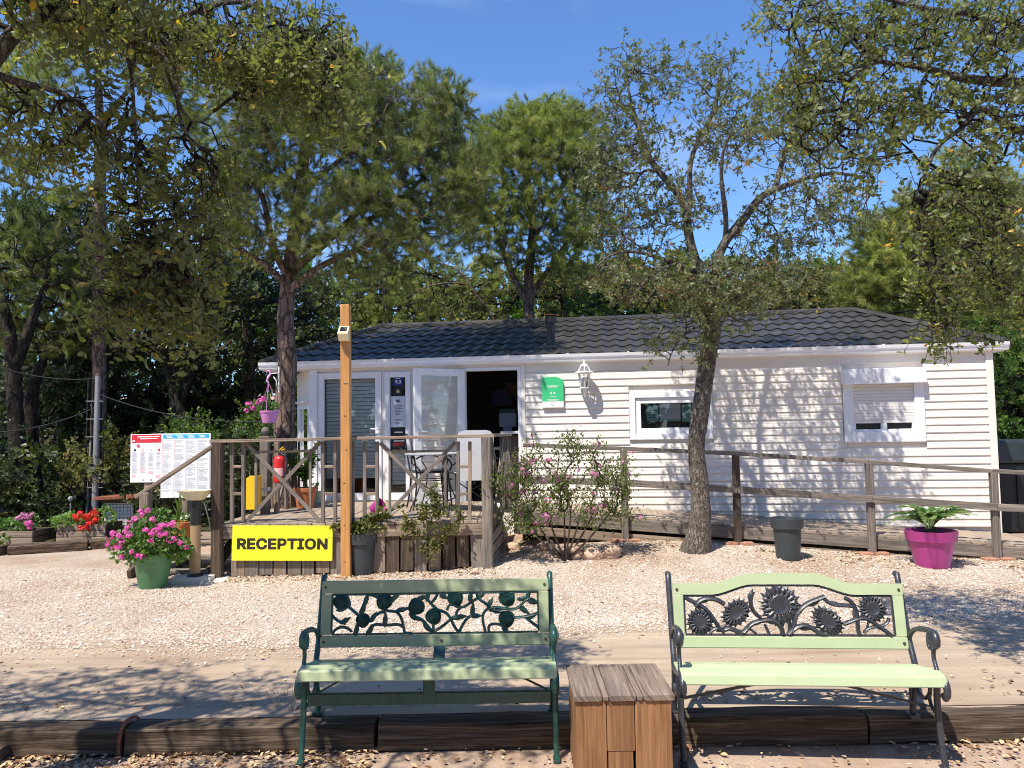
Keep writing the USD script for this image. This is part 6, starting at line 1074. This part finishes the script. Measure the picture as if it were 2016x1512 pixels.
back('pine_tree', 'bright pine top behind the left eave of the roof', [([(760, 720, 22), (758, 640, 20), (750, 560, 12)], (17, 17))], [(740, 550, 70, 45, 17, 1.2, 90), (810, 590, 90, 40, 17, 1.2, 110), (690, 600, 60, 50, 17, 1, 70), (760, 630, 110, 30, 17, 1, 80)], p_far, 65, bk='bark_pine')
back('dead_tree', 'bare pale trunk leaning left behind the roof with thin dry twigs', [([(985, 660, 14), (960, 610, 13), (930, 570, 11), (910, 540, 9), (880, 522, 6), (840, 518, 4)], (16, 16)), ([(920, 560, 7), (860, 560, 5), (800, 585, 3)], (16, 15.6))], [(860, 590, 80, 30, 16, .8, 34), (900, 620, 60, 20, 16, .6, 24)], far_olv[:1], 66, bk='bark_pine', tip=.004, gap=0, scale=(.25, .5), thin=.55)
back('holm_oak', 'olive green oak behind the chimney pipe', [([(1110, 700, 16), (1112, 640, 14), (1105, 590, 8)], (18, 18))], [(1100, 580, 90, 45, 18, 1.2, 110), (950, 600, 70, 40, 18, 1.2, 80), (1010, 560, 60, 30, 18.5, 1, 50)], far_olv, 67)
back('holm_oak', 'leafy green oak behind the slender cork oak trunk', [([(1290, 680, 18), (1295, 620, 16), (1290, 570, 9)], (17, 17))], [(1260, 580, 90, 45, 17, 1.2, 130), (1370, 590, 80, 40, 17, 1.2, 110), (1180, 610, 70, 40, 17, 1, 90)], far_brt, 68)
back('holm_oak', 'brownish oak crown behind the roof ridge, left of the bushy right pine', [([(1560, 680, 20), (1565, 620, 18), (1570, 570, 10)], (16, 16))], [(1560, 560, 90, 45, 16, 1.2, 130), (1640, 560, 70, 40, 16, 1.2, 90), (1480, 585, 80, 40, 16, 1.2, 110), (1600, 610, 120, 25, 16, 1, 90)], far_olv, 69)
back('pine_tree', 'olive pine mass behind the roof between the two big pines', [([(850, 720, 20), (848, 620, 18), (845, 540, 10)], (18, 18))], [(850, 540, 110, 45, 18, 1.3, 150), (740, 520, 60, 40, 18, 1, 70), (930, 560, 80, 40, 18, 1.2, 90), (840, 600, 150, 30, 18, 1, 90)], p_far, 165, bk='bark_pine')
back('holm_oak', 'dull green oak top behind the ridge, right of the chimney pipe', [([(1210, 690, 18), (1212, 620, 16), (1208, 560, 9)], (19, 19))], [(1200, 545, 90, 40, 19, 1.2, 110), (1110, 560, 70, 40, 19, 1.2, 90), (1330, 555, 90, 40, 19, 1.2, 110), (1420, 560, 70, 40, 19, 1, 90)], far_olv, 166)
back('holm_oak', 'green oak top behind the ridge at the right, under the sky gap', [([(1690, 690, 18), (1690, 620, 16), (1688, 560, 9)], (18, 18))], [(1680, 560, 80, 50, 18, 1.2, 130), (1600, 545, 60, 35, 18, 1.2, 80), (1760, 600, 90, 50, 18, 1.2, 130)], far_brt, 167)
back('laurel_hedge', 'glossy green leafy wall at the right end of the mobile home', [(np.array([(7.9, 12.0, .1), (7.9, 12.0, 1.5), (8.0, 12.0, 2.6)]), np.array([.06, .05, .03]))], [(1990, 700, 60, 50, 12, .8, 120), (2010, 780, 70, 60, 12, .8, 150), (1980, 860, 60, 50, 12, .7, 110), (2060, 820, 60, 90, 11.9, .7, 100), (1960, 660, 60, 30, 12, .7, 60), (1990, 950, 60, 60, 12.1, .6, 60)], clumpset('oak', 5, 'leaf_bright', 'twig_dark', 350, n=24, L=.06, wd=.27, length=.26, simple=True), 70, cat='hedge', gap=0)
for k, (lab, px, py, rx, ry, Y, n, cl) in enumerate([
        ('dark bush below the notice boards', 330, 960, 80, 70, 10.3, 150, 'd'), ('light green feathery bush left of the notice boards', 160, 930, 60, 60, 11.6, 130, 'o'), ('bright bush behind the white notice board', 380, 860, 60, 40, 11.0, 100, 'b'), ('dark bush between the planters', 85, 1010, 60, 45, 11.2, 120, 'd'),
        ('dark bush behind the leftmost planter', -10, 960, 60, 80, 11.4, 140, 'd'), ('bright bush under the hanging basket', 510, 850, 50, 60, 11.2, 100, 'b'), ('dark bush behind the ball post', 470, 930, 60, 80, 10.8, 130, 'd'), ('pale bush between the pole and the cabinet', 225, 900, 40, 60, 12.0, 90, 'o')]):
    P = at(px, py, Y); P[2] = float(gz(P[0], P[1])); tree('wild_bush', lab, [(np.array([P, P + [.05, 0, .25], P + [.0, .05, .5]]), np.array([.03, .025, .015]))], [(px, py, rx, ry, Y, .55, n)], {'d': far_oak, 'o': far_olv, 'b': far_brt}[cl], 80 + k, 'bark_dark', 'twig_dark', tip=.004, scale=(.45, .8), cat='bush', gap=0)
# undergrowth of the wood on the left and behind the mobile home, one mass
ru = rnd(77); n = 2600; X = ru.uniform(-14, 12, n); Yv = ru.uniform(10.9, 19, n); ok = (X < -3.6 + .0 * Yv) | (Yv > 15.2) | ((X > 7.2) & (Yv > 12.6)); ok &= np.abs(X) < Yv * .85; X, Yv = X[ok], Yv[ok]
Z = gz(X, Yv) + (1.1 + .28 * (Yv - 11)).clip(0, 2.8) * ru.uniform(0, 1, len(X)) ** 1.2
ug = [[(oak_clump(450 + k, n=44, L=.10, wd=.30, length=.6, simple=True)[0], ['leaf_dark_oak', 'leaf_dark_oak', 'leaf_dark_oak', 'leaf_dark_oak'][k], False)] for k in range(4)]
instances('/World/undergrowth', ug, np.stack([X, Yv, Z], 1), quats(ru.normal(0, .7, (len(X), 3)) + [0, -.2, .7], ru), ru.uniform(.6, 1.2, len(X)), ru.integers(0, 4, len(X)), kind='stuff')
# far wood on the hillside, one mass
rw = rnd(99); n = 5200; X = rw.uniform(-40, 40, n); Yv = rw.uniform(19, 44, n); keepm = np.abs(X) < Yv * .95; X, Yv = X[keepm], Yv[keepm]
ht = 4.1 + 1.8 * meshkit.noise(np.stack([X * .25, Yv * .25, 0 * X], 1), 4) + 1.2 * sstep(-4, -14, X)
Z = gz(X, Yv) + ht * rw.uniform(0, 1, len(X)) ** .6
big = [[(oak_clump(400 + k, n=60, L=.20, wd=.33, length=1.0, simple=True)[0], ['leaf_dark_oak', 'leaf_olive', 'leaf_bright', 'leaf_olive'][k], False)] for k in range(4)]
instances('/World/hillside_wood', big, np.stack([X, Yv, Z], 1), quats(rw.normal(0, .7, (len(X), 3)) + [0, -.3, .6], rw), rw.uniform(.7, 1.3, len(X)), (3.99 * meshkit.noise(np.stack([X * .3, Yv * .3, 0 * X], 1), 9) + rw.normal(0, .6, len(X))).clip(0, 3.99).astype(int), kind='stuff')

# the wood goes on behind the camera: it is what keeps the low sky off the shaded ground
rb = rnd(123); n = 1500; a = rb.uniform(PI * 1.02, PI * 1.98, n); rr0 = rb.uniform(11, 17, n); hh = rb.uniform(.4, 7.5, n)
instances('/World/woodland', [[(oak_clump(480 + k, n=60, L=.24, wd=.33, length=1.2, simple=True)[0], 'leaf_dark_oak', False)] for k in range(3)], np.stack([rr0 * np.cos(a), rr0 * np.sin(a), hh], 1), quats(rb.normal(0, .7, (n, 3)) + [0, .3, .6], rb), rb.uniform(.8, 1.4, n), rb.integers(0, 3, n), kind='stuff')

# ================================================================== POTTED PLANTS, SHRUBS, FLOWERS
def bloom(c, r, rng, n=11, pr=.45):
    """a head of five-petalled florets"""
    v, f, k = [], [], 0
    for _ in range(n):
        d = rng.normal(0, 1, 3); d[1] -= .5; d[2] += .35; d = unit(d); o = c + d * r * rng.uniform(.7, 1.0) * [1, 1, .8]; a = unit(np.cross(d, rng.normal(0, 1, 3))); b = np.cross(d, a); s = r * pr
        for q in range(5):
            t = 2 * PI * q / 5 + rng.uniform(-.1, .1); e = a * math.cos(t) + b * math.sin(t); g = -a * math.sin(t) + b * math.cos(t)
            v += [o, o + e * s * .6 + g * s * .36 + d * s * .15, o + e * s * 1.05 + d * s * rng.uniform(-.1, .2), o + e * s * .6 - g * s * .36 + d * s * .15]; f += [(k, k + 1, k + 2), (k, k + 2, k + 3)]; k += 4
    return np.array(v), np.array(f), np.zeros((len(v), 2))
def foliage_ball(c, r, n, L, wd, rng, up=.3):
    d = rng.normal(0, 1, (n, 3)); d /= np.linalg.norm(d, axis=1, keepdims=True); k = rng.uniform(.35, 1, (n, 1)) ** .6; p = np.asarray(c) + d * k * np.asarray(r)
    dd = d * .8 + rng.normal(0, .6, (n, 3)) + [0, 0, up]; return leaves(p, dd, L * rng.uniform(.6, 1.2, n), wd, rng, up=d.mean(0) + [0, -.5, .8])
rf = rnd(61)
# geraniums in the green pot
part(gp, 'foliage', join(foliage_ball(gpp + [.02, -.02, .44], (.30, .24, .20), 700, .05, .46, rf), foliage_ball(gpp + [-.22, -.03, .40], (.20, .18, .16), 260, .045, .46, rf), foliage_ball(gpp + [.0, 0, .62], (.17, .15, .16), 220, .045, .46, rf), foliage_ball(gpp + [.26, -.02, .36], (.12, .14, .12), 160, .045, .46, rf)), 'leaf_geranium', kind='stuff')
stems = [tube(smoothline([gpp + [rf.uniform(-.05, .05), rf.uniform(-.05, .05), .28], gpp + [a * .6, rf.uniform(-.1, .05), .45], gpp + [a, rf.uniform(-.15, .05), b]], 8), .004, 4) for a, b in [(-.35, .42), (-.2, .55), (0, .75), (.1, .6), (.25, .5), (.33, .40), (-.1, .68)]]
part(gp, 'stems', join(*stems), 'stem_green', True, kind='stuff')
for (x, y) in [(385, 745), (440, 735), (340, 800), (300, 830), (285, 870), (480, 810), (430, 890), (560, 855), (600, 850), (640, 840), (540, 925), (580, 920), (505, 900), (465, 970), (620, 965), (650, 958), (230, 930), (300, 935), (240, 985), (170, 915), (145, 955), (130, 1005), (185, 1030), (212, 1018), (320, 1060), (365, 1090), (397, 1096), (478, 915), (690, 990), (745, 1025), (240, 1100), (530, 868), (400, 770), (275, 905)]:
    px, py = 180 + x / 3.978, 820 + y / 3.978; u = (px - 290) / 85; w = (py - 1055) / 60; Y = gpp[1] - .24 * math.sqrt(max(.05, 1 - min(1, u * u * .8 + w * w * .5)))
    part(gp, 'blossom', bloom(at(px, py, Y), .035 * rf.uniform(.8, 1.15), rf, 12), 'petal_pink')
# white flower on the steps
part(op, 'foliage', foliage_ball(opp + [.0, 0, .19], (.10, .09, .05), 120, .04, .4, rf), 'leaf_geranium', kind='stuff'); part(op, 'tall_leaf', join(*[leaves(np.array([opp + [-.02, 0, .16]]), np.array([[a, -.1, 1.0]]), .30 * q, .05, rf) for a, q in ((-.1, 1), (.15, .8), (-.3, .7), (.05, 1.2))]), 'leaf_bright', kind='stuff')
for dx in (.075, .03): part(op, 'blossom', bloom(opp + [dx, -.06, .225 if dx > .05 else .20], .022, rf, 8), 'petal_white')
# leafy plant in the terracotta pot on the deck
def upright(c, n, h, spread, L, wd, rng, per=18):
    gs, ls = [], []
    for k in range(n):
        a = rng.uniform(0, 2 * PI); q = spread * rng.uniform(.2, 1); hh = h * rng.uniform(.55, 1.05); P = smoothline([c + [rng.uniform(-.03, .03), rng.uniform(-.03, .03), 0], c + [q * .4 * math.cos(a), q * .4 * math.sin(a), hh * .55], c + [q * math.cos(a), q * math.sin(a), hh]], 10); gs.append(tube(P, np.linspace(.0035, .0015, 10), 4))
        t = rng.uniform(.25, 1, per); p = np.array([np.interp(t, np.linspace(0, 1, 10), P[:, j]) for j in range(3)]).T; aa = rng.uniform(0, 2 * PI, per); ls.append(leaves(p, np.stack([np.cos(aa), np.sin(aa), rng.uniform(.1, .9, per)], 1), L * rng.uniform(.6, 1.2, per), wd, rng))
    return join(*gs), join(*ls)
a, b = upright(tpp + [0, 0, .24], 22, .52, .24, .085, .22, rf, 24); part(tp, 'stems', a, 'stem_green', True, kind='stuff'); part(tp, 'foliage', b, 'leaf_bright', kind='stuff')
a, b = upright(lpp + [0, 0, .14], 6, .14, .08, .04, .25, rf, 10); part(lp_, 'foliage', b, 'leaf_bright', kind='stuff')
# trailing plant in the anthracite pot, wild vines on the deck front
def trailing(c, dirs, L, n, rng, ll=.03, wd=.32, sagk=1.0):
    gs, ls = [], []
    for d, q in dirs:
        d = np.asarray(d, float); P = smoothline([c, c + d * q * .4 + [0, 0, .05], c + d * q + [0, 0, -.02 * sagk]], 12) + rng.normal(0, .006, (12, 3)); gs.append(tube(P, np.linspace(.003, .0012, 12), 4)); t = rng.uniform(.1, 1, n); p = np.array([np.interp(t, np.linspace(0, 1, 12), P[:, j]) for j in range(3)]).T
        ls.append(leaves(p, rng.normal(0, 1, (n, 3)) + d * .5 + [0, -.2, .3], ll * rng.uniform(.6, 1.3, n), wd, rng))
    return join(*gs), join(*ls)
dd = [((-1, -.1, .25), .32), ((-.8, .1, .45), .30), ((-1, 0, -.05), .30), ((-.4, -.1, .5), .24), ((.5, 0, .7), .30), ((.9, -.1, .55), .36), ((1, .1, .7), .42), ((.7, -.2, .9), .34), ((.2, -.1, .6), .2), ((-.6, -.2, .1), .24), ((.9, -.1, .25), .26), ((.3, .1, .9), .22)]
a, b = trailing(app + [0, -.02, .41], dd, .3, 80, rf, .046); part(ap, 'stems', a, 'twig_brown', True, kind='stuff'); part(ap, 'foliage', join(b, foliage_ball(app + [0, -.02, .46], (.20, .17, .09), 380, .044, .32, rf)), 'leaf_olive', kind='stuff')
wz = float(gz(-.85, 7.8)); P = np.array([at(845, 1105, 7.8)[0], 7.84, wz]); wv = thing('wild_climber', 'thin leafy climber growing up the deck boards right of the anthracite pot', 'climber', P)
T = np.vstack([sample_blobs([(845, 1030, 50, 70, 7.84, .05, 34), (800, 1035, 30, 30, 7.84, .05, 9), (895, 1020, 22, 40, 7.85, .05, 9), (858, 980, 14, 30, 7.84, .04, 6)], rf)])
p0, p1, c0, c1, d_ = colonize(np.array([P + [0, 0, z] for z in (0, .03, .06)]), T, rf, .05, .3); part(wv, 'stems', segs(p0, p1, .0016 * c0 ** .4, .0016 * c1 ** .4, 4), 'twig_brown', True, kind='stuff')
k = rf.integers(0, len(p1), 1500); part(wv, 'foliage', leaves(p1[k] + rf.normal(0, .02, (1500, 3)) * [1, .4, 1], rf.normal(0, 1, (1500, 3)) + [0, -.4, .4], .036 * rf.uniform(.6, 1.3, 1500), .3, rf), 'leaf_olive', kind='stuff')
# flowering shrub with stones at its foot
sY = 8.0; sb = on(1112, 1092, .30); sb = np.array([sb[0], sY, float(gz(sb[0], sY))]); shb = thing('flowering_shrub', 'loose green shrub with mauve pea flowers in front of the ramp', 'shrub', sb)
T = sample_blobs([(1110, 960, 140, 90, sY, .45, 170), (1010, 970, 55, 80, sY, .3, 40), (1215, 930, 45, 60, sY, .3, 26), (1140, 890, 55, 40, sY, .3, 34), (1060, 900, 50, 40, sY, .3, 18), (1040, 1030, 60, 30, sY - .1, .3, 26), (1190, 1010, 60, 30, sY, .3, 22), (1245, 1020, 36, 14, sY - .1, .1, 6), (1050, 865, 12, 14, sY, .1, 3), (1120, 860, 40, 14, sY, .2, 8), (960, 950, 18, 30, sY, .2, 8)], rf)
sk = np.vstack([smoothline([sb, sb + [dx * .5, dy, .22], sb + [dx, dy * 2, .5]], 10) for dx, dy in ((-.35, .05), (-.18, -.06), (0, .02), (.16, -.05), (.32, .06), (.05, -.1), (-.5, -.05), (.48, 0))])
p0, p1, c0, c1, dirs = colonize(sk, T, rf, .07, .28, .5)
part(shb, 'stems', join(segs(p0, p1, .0024 * c0 ** .42, .0024 * c1 ** .42, 4), *[tube(s_, np.linspace(.013, .008, 10), 6) for s_ in sk.reshape(8, 10, 3)]), 'twig_brown', True, kind='stuff')
n = 6800; k = rf.integers(0, len(T), n); d = dirs[k] / (np.linalg.norm(dirs[k], axis=1, keepdims=True) + 1e-9); pl = T[k] + rf.normal(0, .045, (n, 3)) - d * rf.uniform(0, .14, (n, 1))
leafy('leaf_polygala', [(0, (.10, .135, .04)), (.5, (.20, .24, .07)), (.9, (.32, .33, .11)), (1, (.38, .36, .12))], .42, .45, .3)
part(shb, 'foliage', leaves(pl, rf.normal(0, .7, (n, 3)) + [0, 0, .6], .036 * rf.uniform(.6, 1.3, n), .23, rf), 'leaf_polygala', kind='stuff')
fr = [t_ for t_ in T[rf.permutation(len(T))] if t_[1] < sY + .25][:70]
for t_ in fr: part(shb, 'blossom', bloom(t_ + [0, -.03, .02], .032 * rf.uniform(.7, 1.25), rf, 8, .5), 'petal_mauve')
for j, (px, py, w, lab) in enumerate([(1134, 1099, 48, 'large square tan stone at the foot of the flowering shrub'), (1052, 1103, 30, 'tan stone at the left end of the row under the flowering shrub'), (1078, 1106, 25, 'small round stone left of the large tan stone'), (1102, 1108, 28, 'flat stone just left of the large tan stone'), (1168, 1101, 42, 'dark shaded stone right of the large tan stone'), (1204, 1096, 40, 'tan stone at the right end of the row under the shrub'), (1078, 1084, 36, 'grey stone behind the small round stone'), (1036, 1089, 24, 'grey stone in the shade left of the shrub stems'), (1010, 1082, 26, 'low stone lying near the right deck post')]):
    p = on(px, py, .26); z = float(gz(p[0], p[1])); p = on(px, py, z); r = w * p[1] / F / 2; solo('garden_stone', blobmesh((p[0], p[1], z + r * .42), (r, r * .8, r * .72), j + 3, .35, 3, 1.3), 'rock', lab, 'stone', 'stones round the flowering shrub', smooth=35)
# cycad
cc = mpp + np.array([0, 0, .34]); 
part(mp, 'cycad_stem', lathe([(.05, -.02), (.06, .02), (.045, .06), (0, .07)], cc, 14), 'twig_brown', True)
for k in range(34):
    a = k * 2.4 + rf.uniform(-.2, .2); el = rf.uniform(.15, 1.25) if k < 24 else rf.uniform(.9, 1.4); Lf = rf.uniform(.36, .50) * (.62 if el > 1.0 else 1); h = np.array([math.cos(a), math.sin(a), 0]); P = smoothline([cc + UP * .03, cc + h * Lf * .45 * math.cos(el * .6) + UP * (.06 + Lf * .5 * math.sin(el)), cc + h * Lf * math.cos(el * .75) + UP * (.02 + Lf * .62 * math.sin(el) - .06 * (el < .6))], 16)
    t_ = np.gradient(P, axis=0); t_ /= np.linalg.norm(t_, axis=1, keepdims=True); s = np.cross(t_, UP); s /= np.linalg.norm(s, axis=1, keepdims=True) + 1e-9; tt = np.repeat(np.linspace(.15, 1, 34), 2); sg = np.tile([1, -1], 34)
    p = np.array([np.interp(tt, np.linspace(0, 1, 16), P[:, j]) for j in range(3)]).T; S = np.array([np.interp(tt, np.linspace(0, 1, 16), s[:, j]) for j in range(3)]).T; TT = np.array([np.interp(tt, np.linspace(0, 1, 16), t_[:, j]) for j in range(3)]).T
    lv = leaves(p, S * sg[:, None] + TT * .75 + [0, 0, .35], .085 * np.sin(PI * (tt * .8 + .14)) + .015, .065, rf, simple=True); part(mp, 'frond', join(lv, tube(P, np.linspace(.004, .0015, 16), 5)), 'frond_green')
# hanging basket on the pine
hY = 9.45; hb = at(530, 833, hY); bk_ = thing('hanging_basket', 'pink hanging pot with pink geraniums on the pine trunk', 'hanging basket', hb); hh = at(530, 809, hY)[2] - hb[2]
part(bk_, 'pot_body', lathe([(0, 0), (.075, 0), (.08, .005), (.112, hh - .02), (.118, hh - .018), (.120, hh), (.108, hh), (.10, hh - .03), (0, hh - .03)], hb, 28), 'pot_pink', 40); hk = at(529, 752, hY)
for a in (2.9, .2, 4.7): part(bk_, 'hanger_strap', tube([hb + np.array([.117 * math.cos(a), .117 * math.sin(a), hh]), hk], .0035, 5), 'pot_pink')
part(bk_, 'hook', tube(smoothline([hk + UP * -.02, hk + UP * .06, hk + [.02, 0, .10], hk + [.005, 0, .135], hk + [-.03, 0, .12]], 14), .010, 8), 'pot_pink', True)
part(bk_, 'foliage', join(foliage_ball(hb + [-.10, 0, hh + .05], (.16, .09, .08), 130, .04, .42, rf), foliage_ball(hb + [.02, 0, hh + .05], (.09, .08, .06), 60, .04, .42, rf)), 'leaf_geranium', kind='stuff')
for px, py, r in ((513, 791, .05), (518, 785, .04), (489, 796, .05), (497, 804, .045), (485, 808, .035), (507, 795, .03)): part(bk_, 'blossom', bloom(at(px, py, hY - .06), r, rf, 14, .4), 'petal_pink')
wb = thing('wall_bracket', 'scrolled white iron bracket on the pine that carries the pink pot', 'bracket', at(550, 750, hY))
e0 = at(549, 772, hY + .05); e1 = at(549, 738, hY + .05); part(wb, 'back_bar', tube([e0, e1, e1 + UP * .1], .008, 6), 'ceramic_white', True); part(wb, 'arm', tube(smoothline([e1 + UP * .03, at(540, 735, hY), at(531, 737, hY), at(526, 747, hY), at(529, 753, hY)], 16), .007, 6), 'ceramic_white', True); part(wb, 'scroll', tube(smoothline([e0 + UP * .03, at(545, 757, hY), at(542, 746, hY), at(539, 742, hY), at(541, 747, hY)], 16), .005, 6), 'ceramic_white', True)
# planters and sleepers at the left edge
def planter(label, x0, x1, ytop, ybot, Y, rows, side=None):
    a, b = at(x0, ytop, Y), at(x1, ybot, Y); t = thing('timber_planter', label, 'planter', ((a[0] + b[0]) / 2, Y, b[2])); hh = (a[2] - b[2]) / rows
    for k in range(rows):
        z = b[2] + (k + .5) * hh; part(t, 'front_plank', board((a[0], Y, z), (b[0], Y, z), .03, hh - .006, UP), 'wood_grey_warm')
        for X in (a[0] + .015, b[0] - .015): part(t, 'side_plank', board((X, Y + .018, z), (X, Y + .42, z), .03, hh - .006, UP), 'wood_dark')
        part(t, 'back_plank', board((a[0], Y + .435, z), (b[0], Y + .435, z), .03, hh - .006, UP), 'wood_dark')
    part(t, 'potting_soil', board(((a[0] + .03), Y + .22, a[2] - .04), ((b[0] - .03), Y + .22, a[2] - .04), .40, .02, UP), 'soil_dark'); return t, a, b
t, a, b = planter('timber planter box with red geraniums at the left edge of the yard', 112, 208, 1033, 1069, 10.45, 3)
part(t, 'foliage', join(foliage_ball(at(135, 1026, 10.55), (.26, .2, .10), 260, .05, .45, rf), foliage_ball(at(205, 1020, 10.6), (.16, .15, .16), 180, .05, .4, rf), foliage_ball(at(170, 1030, 10.6), (.25, .18, .1), 160, .05, .45, rf)), 'leaf_geranium', kind='stuff')
for k in range(26): 
    u, w = rf.uniform(-1, 1), rf.uniform(-1, 1); part(t, 'blossom', bloom(at(170 + 23 * u, 1019 + 13 * w + (8 if abs(u) < .3 else 0), 10.42 + rf.uniform(-.06, .1)), .045 * rf.uniform(.7, 1.1), rf, 10), 'petal_red')
for q in ((160, 1043), (163, 1040), (157, 1037)): part(t, 'blossom', bloom(at(q[0], q[1], 10.38), .035, rf, 8), 'petal_red')
t, a, b = planter('low timber planter with mauve flowers, leftmost in the yard', -30, 64, 1047, 1071, 10.2, 2)
part(t, 'foliage', join(foliage_ball(at(20, 1038, 10.4), (.3, .2, .12), 240, .05, .45, rf), foliage_ball(at(55, 1028, 10.4), (.14, .12, .12), 90, .05, .45, rf)), 'leaf_geranium', kind='stuff')
for k in range(15): part(t, 'blossom', bloom(at(rf.uniform(34, 66), rf.uniform(1012, 1024), 10.3), .04, rf, 9), 'petal_mauve')
for k in range(8): part(t, 'blossom', bloom(at(rf.uniform(52, 67), rf.uniform(1028, 1040), 10.25), .038, rf, 9), 'petal_pink')
p = at(8, 1060, 10.08); part(t, 'foliage', foliage_ball(p, (.08, .06, .06), 40, .05, .42, rf), 'leaf_bright', kind='stuff')
GS = 'old sleepers along the planters'
for k, (x0, y0, Y0, x1, y1, Y1, lab) in enumerate([(18, 1082, 9.75, 173, 1073, 10.1, 'long pale-topped sleeper in front of the two planters'), (178, 1073, 10.15, 232, 1068, 10.3, 'short sleeper piece right of the long pale-topped one'), (-60, 1084, 9.7, 7, 1083, 9.72, 'sleeper end just in view at the far left edge')]):
    a, b = at(x0, y0, Y0), at(x1, y1, Y1); a[2] = b[2] = .14 + .06; sleeper(a, b, .125, .2, lab, GS, 'wood_sleeper', 20 + k)
# utility pole with pipes, wires, cabinet, garden globe
uY = 11.3; u0, u1 = at(187, 1010, uY), at(193, 740, uY); up_ = thing('utility_pole', 'grey metal utility pole with conduits in the dark wood on the left', 'utility pole', u0)
part(up_, 'mast', tube([u0, u1], [.048, .036], 12), 'pole_grey', 40)
for dx, m, r, dz in ((-16, 'pole_grey', .016, 60), (-22, 'cable_black', .012, 0), (-10, 'cable_black', .016, 0), (9, 'cable_black', .018, 10), (14, 'cable_black', .010, 40)): part(up_, 'conduit', tube([at(187 + dx, 1012, uY + .03), at(192 + dx * .8, 745 + dz * 2, uY + .03)], r, 6), m, True)
for y in (790, 825, 860, 920, 960): part(up_, 'clamp', board(at(170, y, uY), at(203, y, uY), .03, .012, UP), 'pole_grey')
for k, (x0, y0, x1, y1, lab) in enumerate([(192, 745, -60, 700, 'upper black cable running left from the utility pole'), (192, 800, -60, 850, 'lower black cable running left from the utility pole'), (192, 775, 520, 830, 'black cable running right from the utility pole to the big pine')]):
    A_, B_2 = at(x0, y0, uY), at(x1, y1, uY - .4 if x1 < 100 else 10.2); t_ = np.linspace(0, 1, 24)[:, None]; Pq = A_ + (B_2 - A_) * t_ + np.array([0, 0, -.25]) * (t_ * (1 - t_)) * 2; solo('overhead_cable', tube(Pq, .008, 5), 'cable_black', lab, 'cable', smooth=True)
cY = 10.9; a, b = at(203, 985, cY), at(258, 1042, cY); cb = thing('meter_cabinet', 'white meter cabinet with a wire mesh front and dark flat roof', 'cabinet', ((a[0] + b[0]) / 2, cY, b[2]))
part(cb, 'back_panel', board((a[0], cY + .05, (a[2] + b[2]) / 2), (b[0], cY + .05, (a[2] + b[2]) / 2), .03, a[2] - b[2], UP), 'white_frame'); part(cb, 'roof_plate', board((a[0] - .08, cY + .1, a[2] + .03), (b[0] + .08, cY + .1, a[2] + .05), .4, .05, UP), 'rust'); part(cb, 'beam', board((a[0] - .02, cY, a[2] - .01), (b[0] + .12, cY, a[2] - .01), .05, .06, UP), 'wood_dark')
gs = [tube([(x, cY - .02, b[2] + .02), (x, cY - .02, a[2] - .05)], .0028, 4) for x in np.linspace(a[0], b[0], 9)] + [tube([(a[0], cY - .02, z), (b[0], cY - .02, z)], .0028, 4) for z in np.linspace(b[2] + .03, a[2] - .06, 8)]; part(cb, 'wire_mesh', join(*gs), 'cable_black', kind='stuff')
g0 = at(139, 1020, 10.9); gl = thing('globe_lamp', 'small round garden lamp on a stick behind the red flowers', 'garden lamp', g0); gc = at(139, 982, 10.9); part(gl, 'stake', tube([g0 - UP * .1, gc], .008, 6), 'pole_grey', True); part(gl, 'globe', blobmesh(gc, (.035, .035, .035), 0, 0, 3), 'concrete_grey', True)
# dark storage bin at the right end
bn = thing('storage_bin', 'large dark storage bin with a blue-grey lid at the right picture edge', 'bin', (7.0, 10.3, .2)); X0_, X1_ = at(1952, 900, 10.2)[0], 7.9
zt, zl, zb = at(1985, 867, 10.2)[2], at(1985, 912, 10.2)[2], at(1985, 1056, 10.2)[2]
part(bn, 'body', board(((X0_ + X1_) / 2, 10.66, zb + .05), ((X0_ + X1_) / 2, 10.66, zl), X1_ - X0_, .86, (0, -1, 0), .02), 'bin_black'); part(bn, 'lid', board(((X0_ + X1_) / 2, 10.65, zl + .004), ((X0_ + X1_) / 2, 10.65, zt), X1_ - X0_ + .03, .92, (0, -1, 0), .03), 'bin_blue')
for X in (X0_ + .35, X0_ + .8): part(bn, 'rib', board((X, 10.222, zb + .1), (X, 10.222, zl - .05), .04, .02, (0, -1, 0)), 'bin_black')
for X in (X0_ + .1, X1_ - .1): part(bn, 'foot', box((X, 10.5, zb), (.1, .5, .1)), 'bin_black')
# small weeds by the road edge
rwd = rnd(71)
for k, (px, py, n, lab) in enumerate([(575, 1400, 9, 'thin dry grass tuft behind the sleeper left of the left bench'), (545, 1395, 6, 'small dry grass tuft at the left foot of the left bench')]):
    p = on(px, py, .125); solo('grass_tuft', join(*[tube(smoothline([p + [rwd.uniform(-.02, .02), rwd.uniform(-.02, .02), 0], p + [rwd.uniform(-.03, .03), rwd.uniform(-.03, .03), .06], p + [rwd.uniform(-.07, .07), rwd.uniform(-.05, .05), rwd.uniform(.08, .15)]], 6), np.linspace(.0018, .0006, 6), 3) for _ in range(n)]), 'leaf_straw', lab, 'grass')
